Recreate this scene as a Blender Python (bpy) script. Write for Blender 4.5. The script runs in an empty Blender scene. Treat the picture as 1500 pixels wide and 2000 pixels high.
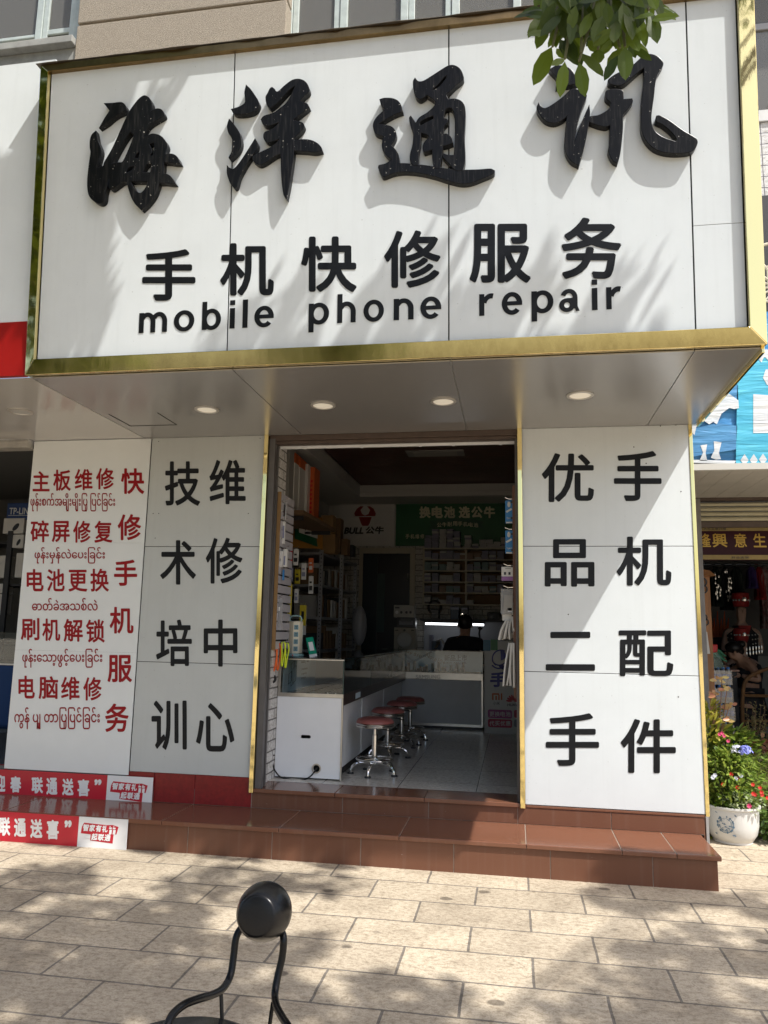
import bpy, bmesh, math, random
from mathutils import Vector, Matrix
from mathutils.geometry import tessellate_polygon
random.seed(7)
sc = bpy.context.scene
COL = sc.collection
# ------------------------------------------------------------------ camera
YAW, PITCH, ROLL, FPX = math.radians(9.785), math.radians(8.97), math.radians(1.09), 1485.0
CAM = Vector((0, 0, 1.45))
FWD = Vector((-math.sin(YAW)*math.cos(PITCH), math.cos(YAW)*math.cos(PITCH), math.sin(PITCH)))
_r = Vector((math.cos(YAW), math.sin(YAW), 0)); _u = _r.cross(FWD)
RGT = math.cos(ROLL)*_r + math.sin(ROLL)*_u
UPV = -math.sin(ROLL)*_r + math.cos(ROLL)*_u
cam = bpy.data.objects.new('camera', bpy.data.cameras.new('camera')); COL.objects.link(cam)
m4 = Matrix.Identity(4)
for i in range(3):
    m4[i][0], m4[i][1], m4[i][2], m4[i][3] = RGT[i], UPV[i], -FWD[i], CAM[i]
cam.matrix_world = m4
cam.data.sensor_fit = 'HORIZONTAL'; cam.data.sensor_width = 36; cam.data.lens = 36*FPX/1500
cam.data.clip_start = 0.05; cam.data.clip_end = 500
sc.camera = cam
# ------------------------------------------------------------------ world, sun, exposure
SUN = Vector((0.574, -0.352, 1.0)).normalized()          # towards the sun
w = bpy.data.worlds.new('World'); sc.world = w; w.use_nodes = True
nt = w.node_tree
sky = nt.nodes.new('ShaderNodeTexSky'); sky.sky_type = 'NISHITA'; sky.sun_disc = False
sky.sun_elevation = math.asin(SUN.z); sky.sun_rotation = math.atan2(SUN.x, SUN.y)
sky.air_density = 1.0; sky.dust_density = 3.0; sky.ozone_density = 1.0
nt.links.new(sky.outputs[0], nt.nodes['Background'].inputs[0])
nt.nodes['Background'].inputs[1].default_value = 0.145
sl = bpy.data.lights.new('sun', 'SUN'); sl.energy = 3.9; sl.angle = math.radians(0.5); sl.color = (1, 0.97, 0.915)
so = bpy.data.objects.new('sun', sl); COL.objects.link(so)
so.rotation_euler = SUN.to_track_quat('Z', 'Y').to_euler(); so.location = (6, -4, 12)
sc.view_settings.view_transform = 'Standard'; sc.view_settings.look = 'None'
sc.view_settings.exposure = 0.66; sc.view_settings.gamma = 1
sc.render.engine = 'CYCLES'
sc.cycles.use_denoising = True
try: sc.cycles.denoiser = 'OPENIMAGEDENOISE'
except Exception: pass
sc.cycles.max_bounces = 10; sc.cycles.diffuse_bounces = 5; sc.cycles.glossy_bounces = 5
sc.cycles.transmission_bounces = 8; sc.cycles.transparent_max_bounces = 16
sc.cycles.sample_clamp_indirect = 6; sc.cycles.caustics_reflective = False; sc.cycles.caustics_refractive = False

# ------------------------------------------------------------------ measuring: a photo point on a real plane
def ray(x, y): return FWD + RGT*((x-750)/FPX) - UPV*((y-1000)/FPX)
def PY(x, y, Y): d = ray(x, y); return CAM + d*((Y-CAM.y)/d.y)
def PZ(x, y, Z): d = ray(x, y); return CAM + d*((Z-CAM.z)/d.z)
def PX(x, y, X): d = ray(x, y); return CAM + d*((X-CAM.x)/d.x)

# ------------------------------------------------------------------ materials
MATS = {}
def mat(name, col=(.5,.5,.5), rough=.5, metal=0, spec=.5, var=0, vscale=8, vcol=None, bump=0, bscale=40,
        emit=None, estr=1, trans=0, alpha=1, coat=0, stretch=None, ior=1.45, rvar=0):
    if name in MATS: return MATS[name]
    m = bpy.data.materials.new(name); m.use_nodes = True; t = m.node_tree; n = t.nodes; L = t.links
    b = n['Principled BSDF']
    b.inputs['Base Color'].default_value = (*col, 1); b.inputs['Roughness'].default_value = rough
    b.inputs['Metallic'].default_value = metal; b.inputs['Specular IOR Level'].default_value = spec
    b.inputs['IOR'].default_value = ior
    b.inputs['Transmission Weight'].default_value = trans; b.inputs['Alpha'].default_value = alpha
    b.inputs['Coat Weight'].default_value = coat; b.inputs['Coat Roughness'].default_value = .06
    if emit: b.inputs['Emission Color'].default_value = (*emit, 1); b.inputs['Emission Strength'].default_value = estr
    if var or bump or rvar:
        tc = n.new('ShaderNodeTexCoord'); mp = n.new('ShaderNodeMapping'); L.new(tc.outputs['Object'], mp.inputs[0])
        if stretch: mp.inputs['Scale'].default_value = stretch
    if var or rvar:
        nz = n.new('ShaderNodeTexNoise'); nz.inputs['Scale'].default_value = vscale; nz.inputs['Detail'].default_value = 6
        nz.inputs['Roughness'].default_value = .65
        L.new(mp.outputs[0], nz.inputs[0])
    if var:
        cr = n.new('ShaderNodeValToRGB'); cr.color_ramp.elements[0].position = .35; cr.color_ramp.elements[1].position = .68
        v = vcol or tuple(c*(1-var) for c in col)
        cr.color_ramp.elements[0].color = (*v, 1); cr.color_ramp.elements[1].color = (*col, 1)
        L.new(nz.outputs[0], cr.inputs[0]); L.new(cr.outputs[0], b.inputs['Base Color'])
    if rvar:
        mr = n.new('ShaderNodeMapRange'); mr.inputs['To Min'].default_value = max(0, rough-rvar); mr.inputs['To Max'].default_value = min(1, rough+rvar)
        L.new(nz.outputs[0], mr.inputs[0]); L.new(mr.outputs[0], b.inputs['Roughness'])
    if bump:
        n2 = n.new('ShaderNodeTexNoise'); n2.inputs['Scale'].default_value = bscale; n2.inputs['Detail'].default_value = 4
        L.new(mp.outputs[0], n2.inputs[0])
        bp = n.new('ShaderNodeBump'); bp.inputs['Strength'].default_value = bump; bp.inputs['Distance'].default_value = .01
        L.new(n2.outputs[0], bp.inputs['Height']); L.new(bp.outputs[0], b.inputs['Normal'])
    MATS[name] = m; return m

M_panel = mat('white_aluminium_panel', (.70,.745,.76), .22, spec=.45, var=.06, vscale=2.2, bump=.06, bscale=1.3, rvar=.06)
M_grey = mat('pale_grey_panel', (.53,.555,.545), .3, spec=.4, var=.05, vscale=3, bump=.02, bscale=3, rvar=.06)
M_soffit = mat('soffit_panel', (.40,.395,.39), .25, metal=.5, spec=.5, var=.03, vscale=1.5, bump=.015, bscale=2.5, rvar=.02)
M_white = mat('white_laminate', (.83,.85,.87), .3, var=.05, vscale=5, rvar=.05)
M_seam = mat('seam_black', (.012,.012,.014), .7)
M_vinyl = mat('black_vinyl', (.010,.011,.013), .4, spec=.25, var=.3, vscale=30)
M_redv = mat('red_vinyl', (.29,.006,.010), .4, spec=.3)
M_gold = mat('gold_steel', (.92,.76,.34), .05, metal=1, bump=.06, bscale=7, stretch=(1,1,.5))
def streak(m, amt=.10, dark=(.62,.62,.60), mode='MULTIPLY'):
    t = m.node_tree; n = t.nodes; L = t.links; b = n['Principled BSDF']; src = b.inputs['Base Color'].links[0].from_socket
    tc = n.new('ShaderNodeTexCoord'); mp = n.new('ShaderNodeMapping'); mp.inputs['Scale'].default_value = (26,26,.9); L.new(tc.outputs['Object'], mp.inputs[0])
    a = n.new('ShaderNodeTexNoise'); a.inputs['Scale'].default_value = 1.0; a.inputs['Detail'].default_value = 5; L.new(mp.outputs[0], a.inputs[0])
    r = n.new('ShaderNodeMapRange'); r.inputs['From Min'].default_value = .52; r.inputs['From Max'].default_value = .78; r.inputs['To Max'].default_value = amt*2.2; r.clamp = True; L.new(a.outputs[0], r.inputs[0])
    c = n.new('ShaderNodeTexNoise'); c.inputs['Scale'].default_value = 55; c.inputs['Detail'].default_value = 2; L.new(tc.outputs['Object'], c.inputs[0])
    d = n.new('ShaderNodeMapRange'); d.inputs['From Min'].default_value = .735; d.inputs['From Max'].default_value = .76; d.inputs['To Max'].default_value = .5; d.clamp = True; L.new(c.outputs[0], d.inputs[0])
    mx = n.new('ShaderNodeMath'); mx.operation = 'MAXIMUM'; L.new(r.outputs[0], mx.inputs[0]); L.new(d.outputs[0], mx.inputs[1])
    x = n.new('ShaderNodeMix'); x.data_type = 'RGBA'; x.blend_type = mode; L.new(mx.outputs[0], x.inputs[0]); L.new(src, x.inputs[6]); x.inputs[7].default_value = (*dark, 1); L.new(x.outputs[2], b.inputs['Base Color'])
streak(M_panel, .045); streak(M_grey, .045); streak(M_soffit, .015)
M_goldb = mat('worn_gold_steel', (.84,.69,.32), .10, metal=1, var=.14, vscale=9, bump=.07, bscale=9, rvar=.06, stretch=(1.2,1,.4))
M_chrome = mat('chrome', (.75,.74,.72), .12, metal=1, rvar=.05, vscale=9)
M_alu = mat('brushed_aluminium', (.58,.55,.50), .34, metal=1, var=.1, vscale=12)
M_steelgrey = mat('grey_painted_steel', (.20,.20,.215), .45, var=.15, vscale=8)
M_rust = mat('brown_oxide_steel', (.10,.07,.055), .5, var=.3, vscale=10)
M_black = mat('black_plastic', (.012,.012,.013), .35)
M_satin = mat('satin_black_paint', (.006,.006,.0065), .25, spec=.28, rvar=.05, vscale=20)
M_dark = mat('dark_fitting', (.03,.03,.032), .5)
M_rubber = mat('black_rubber', (.015,.015,.015), .7)
M_wood = mat('orange_wood', (.42,.19,.07), .5, var=.35, vscale=5, bump=.1, bscale=12, stretch=(4,4,.6))
M_kraft = mat('kraft_cardboard', (.33,.20,.085), .8, var=.15, vscale=6)
M_kraftd = mat('brown_cardboard', (.20,.12,.06), .8, var=.15, vscale=6)
M_orange = mat('orange_card', (.62,.13,.03), .5, var=.1, vscale=8)
M_red = mat('red_plastic', (.55,.02,.02), .35)
M_skin = mat('skin', (.42,.24,.16), .5, var=.12, vscale=12)
M_hair = mat('black_hair', (.012,.010,.010), .45, var=.3, vscale=60)
M_cloth = mat('dark_cloth', (.016,.017,.022), .85, var=.3, vscale=20, bump=.2, bscale=60)
M_leaf = None

def leafmat(name, c1, c2, tr=.35, rough=.42):
    if name in MATS: return MATS[name]
    m = bpy.data.materials.new(name); m.use_nodes = True; t = m.node_tree; n = t.nodes; L = t.links
    b = n['Principled BSDF']; b.inputs['Roughness'].default_value = rough
    oi = n.new('ShaderNodeNewGeometry')
    cr = n.new('ShaderNodeValToRGB'); cr.color_ramp.elements[0].color = (*c1, 1); cr.color_ramp.elements[1].color = (*c2, 1)
    L.new(oi.outputs['Random Per Island'], cr.inputs[0]); L.new(cr.outputs[0], b.inputs['Base Color'])
    tl = n.new('ShaderNodeBsdfTranslucent'); mx = n.new('ShaderNodeMixShader'); mx.inputs[0].default_value = tr
    hs = n.new('ShaderNodeHueSaturation'); hs.inputs['Value'].default_value = 1.7; hs.inputs['Hue'].default_value = .485
    L.new(cr.outputs[0], hs.inputs['Color']); L.new(hs.outputs[0], tl.inputs[0])
    L.new(b.outputs[0], mx.inputs[1]); L.new(tl.outputs[0], mx.inputs[2]); L.new(mx.outputs[0], n['Material Output'].inputs[0])
    MATS[name] = m; return m
M_leaf = leafmat('mango_leaf', (.030,.055,.006), (.125,.185,.018), .5)
M_herb = leafmat('herb_leaf', (.09,.17,.025), (.30,.38,.07), .35)
M_grassl = leafmat('dry_grass_leaf', (.22,.22,.08), (.42,.36,.16), .3)
M_dkleaf = leafmat('dark_leaf', (.03,.06,.02), (.08,.12,.04), .3)
M_pinkl = leafmat('pink_leaf', (.30,.12,.09), (.45,.28,.12), .3)

def glass(name, tint=(.85,.93,.92), k=.12):
    if name in MATS: return MATS[name]
    m = bpy.data.materials.new(name); m.use_nodes = True; t = m.node_tree; n = t.nodes; L = t.links
    n.remove(n['Principled BSDF'])
    tr = n.new('ShaderNodeBsdfTransparent'); tr.inputs[0].default_value = (*tint, 1)
    gl = n.new('ShaderNodeBsdfGlossy'); gl.inputs['Roughness'].default_value = .02
    fr = n.new('ShaderNodeFresnel'); fr.inputs[0].default_value = 1.5
    ad = n.new('ShaderNodeMath'); ad.operation = 'ADD'; ad.inputs[1].default_value = k; ad.use_clamp = True
    mx = n.new('ShaderNodeMixShader'); L.new(fr.outputs[0], ad.inputs[0]); L.new(ad.outputs[0], mx.inputs[0])
    L.new(tr.outputs[0], mx.inputs[1]); L.new(gl.outputs[0], mx.inputs[2]); L.new(mx.outputs[0], n['Material Output'].inputs[0])
    MATS[name] = m; return m
def dusty(name):
    m = glass(name, (.8,.82,.81), 0.0); t = m.node_tree; n = t.nodes; L = t.links; o = n['Material Output']; src = o.inputs[0].links[0].from_socket
    d = n.new('ShaderNodeBsdfDiffuse'); d.inputs[0].default_value = (.34,.33,.30,1); x = n.new('ShaderNodeMixShader'); x.inputs[0].default_value = .38
    L.new(src, x.inputs[1]); L.new(d.outputs[0], x.inputs[2]); L.new(x.outputs[0], o.inputs[0]); return m
M_glass = glass('case_glass', (.92,.96,.955), .01); M_wglass = dusty('window_glass')
M_film = glass('clear_film', (.88,.9,.92), .06)

def brickmat(name, c1, c2, mort, bw, rh, ms, off=.5, rough=.6, bump=.3, axes='XY', stain=0, grime=.3, spec=.4, coat=0, smooth=.1, origin=(0,0)):
    m = bpy.data.materials.new(name); m.use_nodes = True; t = m.node_tree; n = t.nodes; L = t.links
    b = n['Principled BSDF']; b.inputs['Roughness'].default_value = rough; b.inputs['Specular IOR Level'].default_value = spec
    b.inputs['Coat Weight'].default_value = coat
    tc = n.new('ShaderNodeTexCoord'); sp = n.new('ShaderNodeSeparateXYZ'); cb = n.new('ShaderNodeCombineXYZ')
    L.new(tc.outputs['Object'], sp.inputs[0])
    for i, a in enumerate(axes):
        ad = n.new('ShaderNodeMath'); ad.inputs[1].default_value = origin[i]; L.new(sp.outputs['XYZ'.index(a)], ad.inputs[0]); L.new(ad.outputs[0], cb.inputs[i])
    # slightly wandering joints
    wn = n.new('ShaderNodeTexNoise'); wn.inputs['Scale'].default_value = 9; L.new(cb.outputs[0], wn.inputs[0])
    ws = n.new('ShaderNodeVectorMath'); ws.operation = 'SCALE'; ws.inputs['Scale'].default_value = .008*smooth*10; L.new(wn.outputs['Color'], ws.inputs[0])
    va = n.new('ShaderNodeVectorMath'); va.operation = 'ADD'; L.new(cb.outputs[0], va.inputs[0]); L.new(ws.outputs[0], va.inputs[1])
    br = n.new('ShaderNodeTexBrick'); br.offset = off; br.inputs['Scale'].default_value = 1
    br.inputs['Brick Width'].default_value = bw; br.inputs['Row Height'].default_value = rh; br.inputs['Mortar Size'].default_value = ms
    br.inputs['Mortar Smooth'].default_value = .2; br.inputs['Bias'].default_value = 0
    br.inputs['Color1'].default_value = (*c1, 1); br.inputs['Color2'].default_value = (*c2, 1); br.inputs['Mortar'].default_value = (*mort, 1)
    L.new(va.outputs[0], br.inputs['Vector'])
    col = br.outputs['Color']; hgt = br.outputs['Fac']
    def noise(scale, det, lo, hi, st=None):
        nz = n.new('ShaderNodeTexNoise'); nz.inputs['Scale'].default_value = scale; nz.inputs['Detail'].default_value = det; nz.inputs['Roughness'].default_value = .7
        if st:
            mp = n.new('ShaderNodeMapping'); mp.inputs['Scale'].default_value = st; L.new(cb.outputs[0], mp.inputs[0]); L.new(mp.outputs[0], nz.inputs[0])
        else: L.new(cb.outputs[0], nz.inputs[0])
        mr = n.new('ShaderNodeMapRange'); mr.inputs['From Min'].default_value = lo; mr.inputs['From Max'].default_value = hi; mr.clamp = True
        L.new(nz.outputs[0], mr.inputs[0]); return mr.outputs[0]
    def mult(c, f, dark):
        mx = n.new('ShaderNodeMix'); mx.data_type = 'RGBA'; mx.blend_type = 'MULTIPLY'
        L.new(f, mx.inputs[0]); L.new(c, mx.inputs[6]); mx.inputs[7].default_value = (*dark, 1); return mx.outputs[2]
    if grime:
        col = mult(col, noise(3.2, 9, .44, .72), (1-grime, 1-grime*1.05, 1-grime*1.1))
        col = mult(col, noise(38, 9, .46, .66, (.85, 1.2, 1)), (.58,.55,.51))
        col = mult(col, noise(130, 3, .48, .72), (.62,.60,.57))
    if stain:
        vo = n.new('ShaderNodeTexVoronoi'); vo.inputs['Scale'].default_value = 3.4
        mp = n.new('ShaderNodeMapping'); mp.inputs['Scale'].default_value = (.75, 1, 1); L.new(va.outputs[0], mp.inputs[0]); L.new(mp.outputs[0], vo.inputs[0])
        wob = n.new('ShaderNodeTexNoise'); wob.inputs['Scale'].default_value = 12; L.new(cb.outputs[0], wob.inputs[0])
        sb = n.new('ShaderNodeMath'); sb.operation = 'MULTIPLY_ADD'; sb.inputs[1].default_value = .13; L.new(wob.outputs[0], sb.inputs[0]); L.new(vo.outputs['Distance'], sb.inputs[2])
        mr = n.new('ShaderNodeMapRange'); mr.inputs['From Min'].default_value = .175; mr.inputs['From Max'].default_value = .145; mr.clamp = True
        mr.inputs['To Min'].default_value = 0; mr.inputs['To Max'].default_value = .75; L.new(sb.outputs[0], mr.inputs[0])
        col = mult(col, mr.outputs[0], (.22,.21,.21))
        # fine cracks
        v2 = n.new('ShaderNodeTexVoronoi'); v2.feature = 'DISTANCE_TO_EDGE'; v2.inputs['Scale'].default_value = 1.4
        w2 = n.new('ShaderNodeTexNoise'); w2.inputs['Scale'].default_value = 6; w2.inputs['Detail'].default_value = 5; L.new(cb.outputs[0], w2.inputs[0])
        a2 = n.new('ShaderNodeVectorMath'); a2.operation = 'MULTIPLY_ADD'; a2.inputs[1].default_value = (.5,.5,.5); L.new(w2.outputs['Color'], a2.inputs[0]); L.new(cb.outputs[0], a2.inputs[2])
        L.new(a2.outputs[0], v2.inputs[0])
        m3 = n.new('ShaderNodeMapRange'); m3.inputs['From Min'].default_value = .006; m3.inputs['From Max'].default_value = .001; m3.clamp = True
        m3.inputs['To Min'].default_value = 0; m3.inputs['To Max'].default_value = .4; L.new(v2.outputs['Distance'], m3.inputs[0])
        col = mult(col, m3.outputs[0], (.35,.33,.3))
    L.new(col, b.inputs['Base Color'])
    if bump:
        nz = n.new('ShaderNodeTexNoise'); nz.inputs['Scale'].default_value = 45; nz.inputs['Detail'].default_value = 8; L.new(cb.outputs[0], nz.inputs[0])
        ma = n.new('ShaderNodeMath'); ma.operation = 'MULTIPLY_ADD'; ma.inputs[1].default_value = -1.0; L.new(hgt, ma.inputs[0]); L.new(nz.outputs[0], ma.inputs[2])
        bp = n.new('ShaderNodeBump'); bp.inputs['Strength'].default_value = bump; bp.inputs['Distance'].default_value = .006
        L.new(ma.outputs[0], bp.inputs['Height']); L.new(bp.outputs[0], b.inputs['Normal'])
    MATS[name] = m; return m
M_pave = brickmat('stone_pavers', (.58,.495,.375), (.46,.39,.295), (.21,.185,.155), .585, .309, .0065, rough=.75, bump=.55, stain=1, grime=.34, origin=(.512, -3.181+.309*10))
M_tile = brickmat('floor_tiles', (.80,.765,.70), (.76,.725,.66), (.08,.075,.07), .57, .57, .003, off=0, rough=.24, bump=.02, grime=.12, spec=.5, smooth=0, origin=(.57*10+.05, 0))
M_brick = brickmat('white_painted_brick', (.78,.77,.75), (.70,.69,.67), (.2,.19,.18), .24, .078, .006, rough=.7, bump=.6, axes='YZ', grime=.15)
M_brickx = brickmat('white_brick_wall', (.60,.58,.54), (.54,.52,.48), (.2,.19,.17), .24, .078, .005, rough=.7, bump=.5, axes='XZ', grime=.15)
M_wtile = brickmat('white_wall_tiles', (.78,.78,.76), (.74,.74,.73), (.16,.15,.17), .10, .10, .004, off=0, rough=.3, bump=.1, axes='XZ', grime=.08)
M_granite = mat('brown_granite', (.20,.086,.050), .15, spec=.5, var=.16, vscale=420, rvar=.03)
M_granitef = mat('brown_granite_riser', (.18,.078,.046), .3, spec=.4, var=.25, vscale=380, rvar=.05)
M_redtile = mat('red_painted_tile', (.25,.014,.014), .3, var=.3, vscale=40)
M_grout = mat('grout', (.36,.31,.26), .8, var=.3, vscale=20)
M_stucco = mat('pebble_dash_stucco', (.42,.36,.28), .9, var=.35, vscale=120, bump=.9, bscale=150)
M_frame = mat('pale_green_window_frame', (.50,.56,.53), .5, var=.2, vscale=12)

streak(M_granitef, .035, (.42,.36,.31), 'MIX'); streak(M_granite, .03, (.40,.34,.30), 'MIX')
# ------------------------------------------------------------------ mesh builder
class MB:
    def __init__(s): s.v = []; s.f = []; s.m = []; s.k = 0
    def add(s, vs, fs):
        o = len(s.v); s.v += [tuple(v) for v in vs]
        for f in fs: s.f.append(tuple(i+o for i in f)); s.m.append(s.k)
        return s
    def box(s, a, b):
        x0,y0,z0 = (min(a[i],b[i]) for i in range(3)); x1,y1,z1 = (max(a[i],b[i]) for i in range(3))
        return s.add([(x0,y0,z0),(x1,y0,z0),(x1,y1,z0),(x0,y1,z0),(x0,y0,z1),(x1,y0,z1),(x1,y1,z1),(x0,y1,z1)],
              [(0,3,2,1),(4,5,6,7),(0,1,5,4),(1,2,6,5),(2,3,7,6),(3,0,4,7)])
    def obox(s, c, ax, ay, az):            # oriented box from centre and half-axes
        c = Vector(c); P = []
        for k in (-1,1):
            for (i,j) in ((-1,-1),(1,-1),(1,1),(-1,1)): P.append(c+Vector(ax)*i+Vector(ay)*j+Vector(az)*k)
        return s.add(P, [(0,3,2,1),(4,5,6,7),(0,1,5,4),(1,2,6,5),(2,3,7,6),(3,0,4,7)])
    def hexa(s, q0, q1):                   # two matching quads joined
        n = len(q0)
        return s.add(list(q0)+list(q1), [tuple(range(n))[::-1], tuple(range(n,2*n))]+[(i,(i+1)%n,n+(i+1)%n,n+i) for i in range(n)])
    def quad(s, *p): return s.add(p, [tuple(range(len(p)))])
    def tube(s, path, r, seg=8, cap=True):
        path = [Vector(p) for p in path]; n = len(path); R = r if isinstance(r,(list,tuple)) else [r]*n
        V = []; F = []; t0 = (path[1]-path[0]).normalized()
        a = t0.orthogonal().normalized()
        for i in range(n):
            t = (path[min(i+1,n-1)]-path[max(i-1,0)])
            t = t.normalized() if t.length > 1e-9 else t0
            a = (a - t*a.dot(t)); a = a.normalized() if a.length > 1e-6 else t.orthogonal().normalized()
            b = t.cross(a)
            for k in range(seg):
                th = 2*math.pi*k/seg; V.append(path[i]+(a*math.cos(th)+b*math.sin(th))*R[i])
        for i in range(n-1):
            for k in range(seg):
                F.append((i*seg+k, i*seg+(k+1)%seg, (i+1)*seg+(k+1)%seg, (i+1)*seg+k))
        if cap: F += [tuple(range(seg))[::-1], tuple(range((n-1)*seg, n*seg))]
        return s.add(V, F)
    def lathe(s, prof, c=(0,0,0), seg=24, axis=(0,0,1), sx=1, sy=1, cap=True):
        ax = Vector(axis).normalized(); a = ax.orthogonal().normalized() if abs(ax.z) < .99 else Vector((1,0,0)); b = ax.cross(a)
        c = Vector(c); V = []; F = []; n = len(prof)
        for (r,h) in prof:
            for k in range(seg):
                th = 2*math.pi*k/seg; V.append(c+a*(r*sx*math.cos(th))+b*(r*sy*math.sin(th))+ax*h)
        for i in range(n-1):
            for k in range(seg): F.append((i*seg+k, i*seg+(k+1)%seg, (i+1)*seg+(k+1)%seg, (i+1)*seg+k))
        if cap: F += [tuple(range(seg))[::-1], tuple(range((n-1)*seg, n*seg))]
        return s.add(V, F)
    def ball(s, c, r, seg=14, rings=8):
        rx,ry,rz = r if isinstance(r,(list,tuple)) else (r,r,r); V=[]; F=[]
        for i in range(rings+1):
            ph = math.pi*i/rings
            for k in range(seg):
                th = 2*math.pi*k/seg; V.append((c[0]+rx*math.sin(ph)*math.cos(th), c[1]+ry*math.sin(ph)*math.sin(th), c[2]-rz*math.cos(ph)))
        for i in range(rings):
            for k in range(seg): F.append((i*seg+k, i*seg+(k+1)%seg, (i+1)*seg+(k+1)%seg, (i+1)*seg+k))
        return s.add(V, F)
    def prism(s, poly, f0, f1):            # filled outline (2D) between two placements
        n = len(poly); tri = tessellate_polygon([[Vector((p[0],p[1],0)) for p in poly]])
        area = sum(poly[i][0]*poly[(i+1)%n][1]-poly[(i+1)%n][0]*poly[i][1] for i in range(n))
        V = [f0(*p) for p in poly]+[f1(*p) for p in poly]
        F = [tuple(t) for t in tri]+[tuple(i+n for i in t) for t in tri]+[(i,(i+1)%n,n+(i+1)%n,n+i) for i in range(n)]
        return s.add(V, F)
    def leaf(s, base, tip, nrm, wd, fold=.18, bend=.0):
        base, tip, nrm = Vector(base), Vector(tip), Vector(nrm); d = tip-base; L = d.length
        sd = d.cross(nrm); sd = sd.normalized() if sd.length > 1e-6 else d.orthogonal().normalized(); up = sd.cross(d).normalized()
        V = [base]
        for t, wf in ((.28,.85),(.6,1.0),(.85,.6)):
            c = base+d*t - up*(bend*L*t*t)
            V += [c-sd*wd*.5*wf+up*fold*wd*wf*.5, c, c+sd*wd*.5*wf+up*fold*wd*wf*.5]
        V.append(tip-up*bend*L)
        F = [(0,2,1),(0,3,2),(1,2,5,4),(2,3,6,5),(4,5,8,7),(5,6,9,8),(7,8,10),(8,9,10)]
        return s.add(V, F)
    def text(s, T, f):                     # T = (verts2d, faces) in unit box
        return s.add([f(*p) for p in T[0]], T[1])
    def build(s, name, material, parent=None, smooth=False, bevel=0, seg=2, recalc=True, kind=None, label=None):
        me = bpy.data.meshes.new(name)
        inv = Vector((0,0,0))
        if parent is not None: inv = world_loc(parent)
        me.from_pydata([tuple(Vector(v)-inv) for v in s.v], [], s.f)
        for m in (material if isinstance(material,(list,tuple)) else [material]): me.materials.append(m)
        me.polygons.foreach_set('material_index', s.m)
        if recalc:
            bm = bmesh.new(); bm.from_mesh(me); bmesh.ops.recalc_face_normals(bm, faces=bm.faces); bm.to_mesh(me); bm.free()
        o = bpy.data.objects.new(name, me); COL.objects.link(o)
        if parent is not None: o.parent = parent
        if smooth:
            me.polygons.foreach_set('use_smooth', [True]*len(me.polygons)); me.update()
            try: me.set_sharp_from_angle(angle=math.radians(38))
            except Exception: pass
        if bevel:
            md = o.modifiers.new('bevel','BEVEL'); md.width = bevel; md.segments = seg; md.limit_method = 'ANGLE'; md.angle_limit = math.radians(40)
        if kind: o['kind'] = kind
        if label: o['label'] = label
        return o
def world_loc(o):
    v = Vector(o.location)
    while o.parent is not None: o = o.parent; v += Vector(o.location)
    return v
def thing(name, label, cat, loc=(0,0,0), group=None):
    o = bpy.data.objects.new(name, None); COL.objects.link(o); o.location = loc; o.empty_display_size = .1
    o['label'] = label; o['category'] = cat
    if group: o['group'] = group
    return o
def tag(o, label, cat, group=None):
    o['label'] = label; o['category'] = cat
    if group: o['group'] = group
    return o
def rebase(o):                              # a one-mesh thing gets its origin at its base centre
    me = o.data; vs = [v.co for v in me.vertices]
    c = Vector(((min(v.x for v in vs)+max(v.x for v in vs))/2, (min(v.y for v in vs)+max(v.y for v in vs))/2, min(v.z for v in vs)))
    me.transform(Matrix.Translation(-c)); o.location = Vector(o.location)+c; return o
def dup(root, loc, rz=0, label=None, scale=None):
    def cp(o, par):
        c = o.copy(); COL.objects.link(c)
        if par is not None: c.parent = par
        for ch in o.children: cp(ch, c)
        return c
    r = cp(root, None); r.location = loc; r.rotation_euler = (0,0,rz)
    if scale: r.scale = scale
    if label: r['label'] = label
    return r
# ------------------------------------------------------------------ lettering
_TC = {}
def glyphs(s, off=.0, thick=0, fit=True):
    key = (s, off, thick)
    if key in _TC: return _TC[key]
    c = bpy.data.curves.new('t','FONT'); c.body = s; c.offset = 0; c.resolution_u = 4
    o = bpy.data.objects.new('t', c); COL.objects.link(o)
    bpy.context.view_layer.update()
    me = bpy.data.meshes.new_from_object(o.evaluated_get(bpy.context.evaluated_depsgraph_get()))
    V = [(v.co.x, v.co.y) for v in me.vertices]; F = [tuple(p.vertices) for p in me.polygons]
    bpy.data.objects.remove(o); bpy.data.curves.remove(c); bpy.data.meshes.remove(me)
    r = thick if thick else off*.8
    V0, F0 = list(V), list(F); V, F = [], []
    for k,(dx,dy) in enumerate([(r*math.cos(math.pi*j/4),r*math.sin(math.pi*j/4)) for j in range(8)] if r else ((0,0),)):   # heavier stroke: copies nudged diagonally
        o_ = len(V); V += [(x+dx,y+dy,k) for x,y in V0]; F += [tuple(i+o_ for i in f) for f in F0]
    x0,x1 = min(p[0] for p in V), max(p[0] for p in V); y0,y1 = min(p[1] for p in V), max(p[1] for p in V)
    T = ([((x-x0)/max(x1-x0,1e-6), (y-y0)/max(y1-y0,1e-6), k) for x,y,k in V], F, (x1-x0, y1-y0))
    _TC[key] = T; return T
LIFT = Vector((0,-.00008,0))
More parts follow.
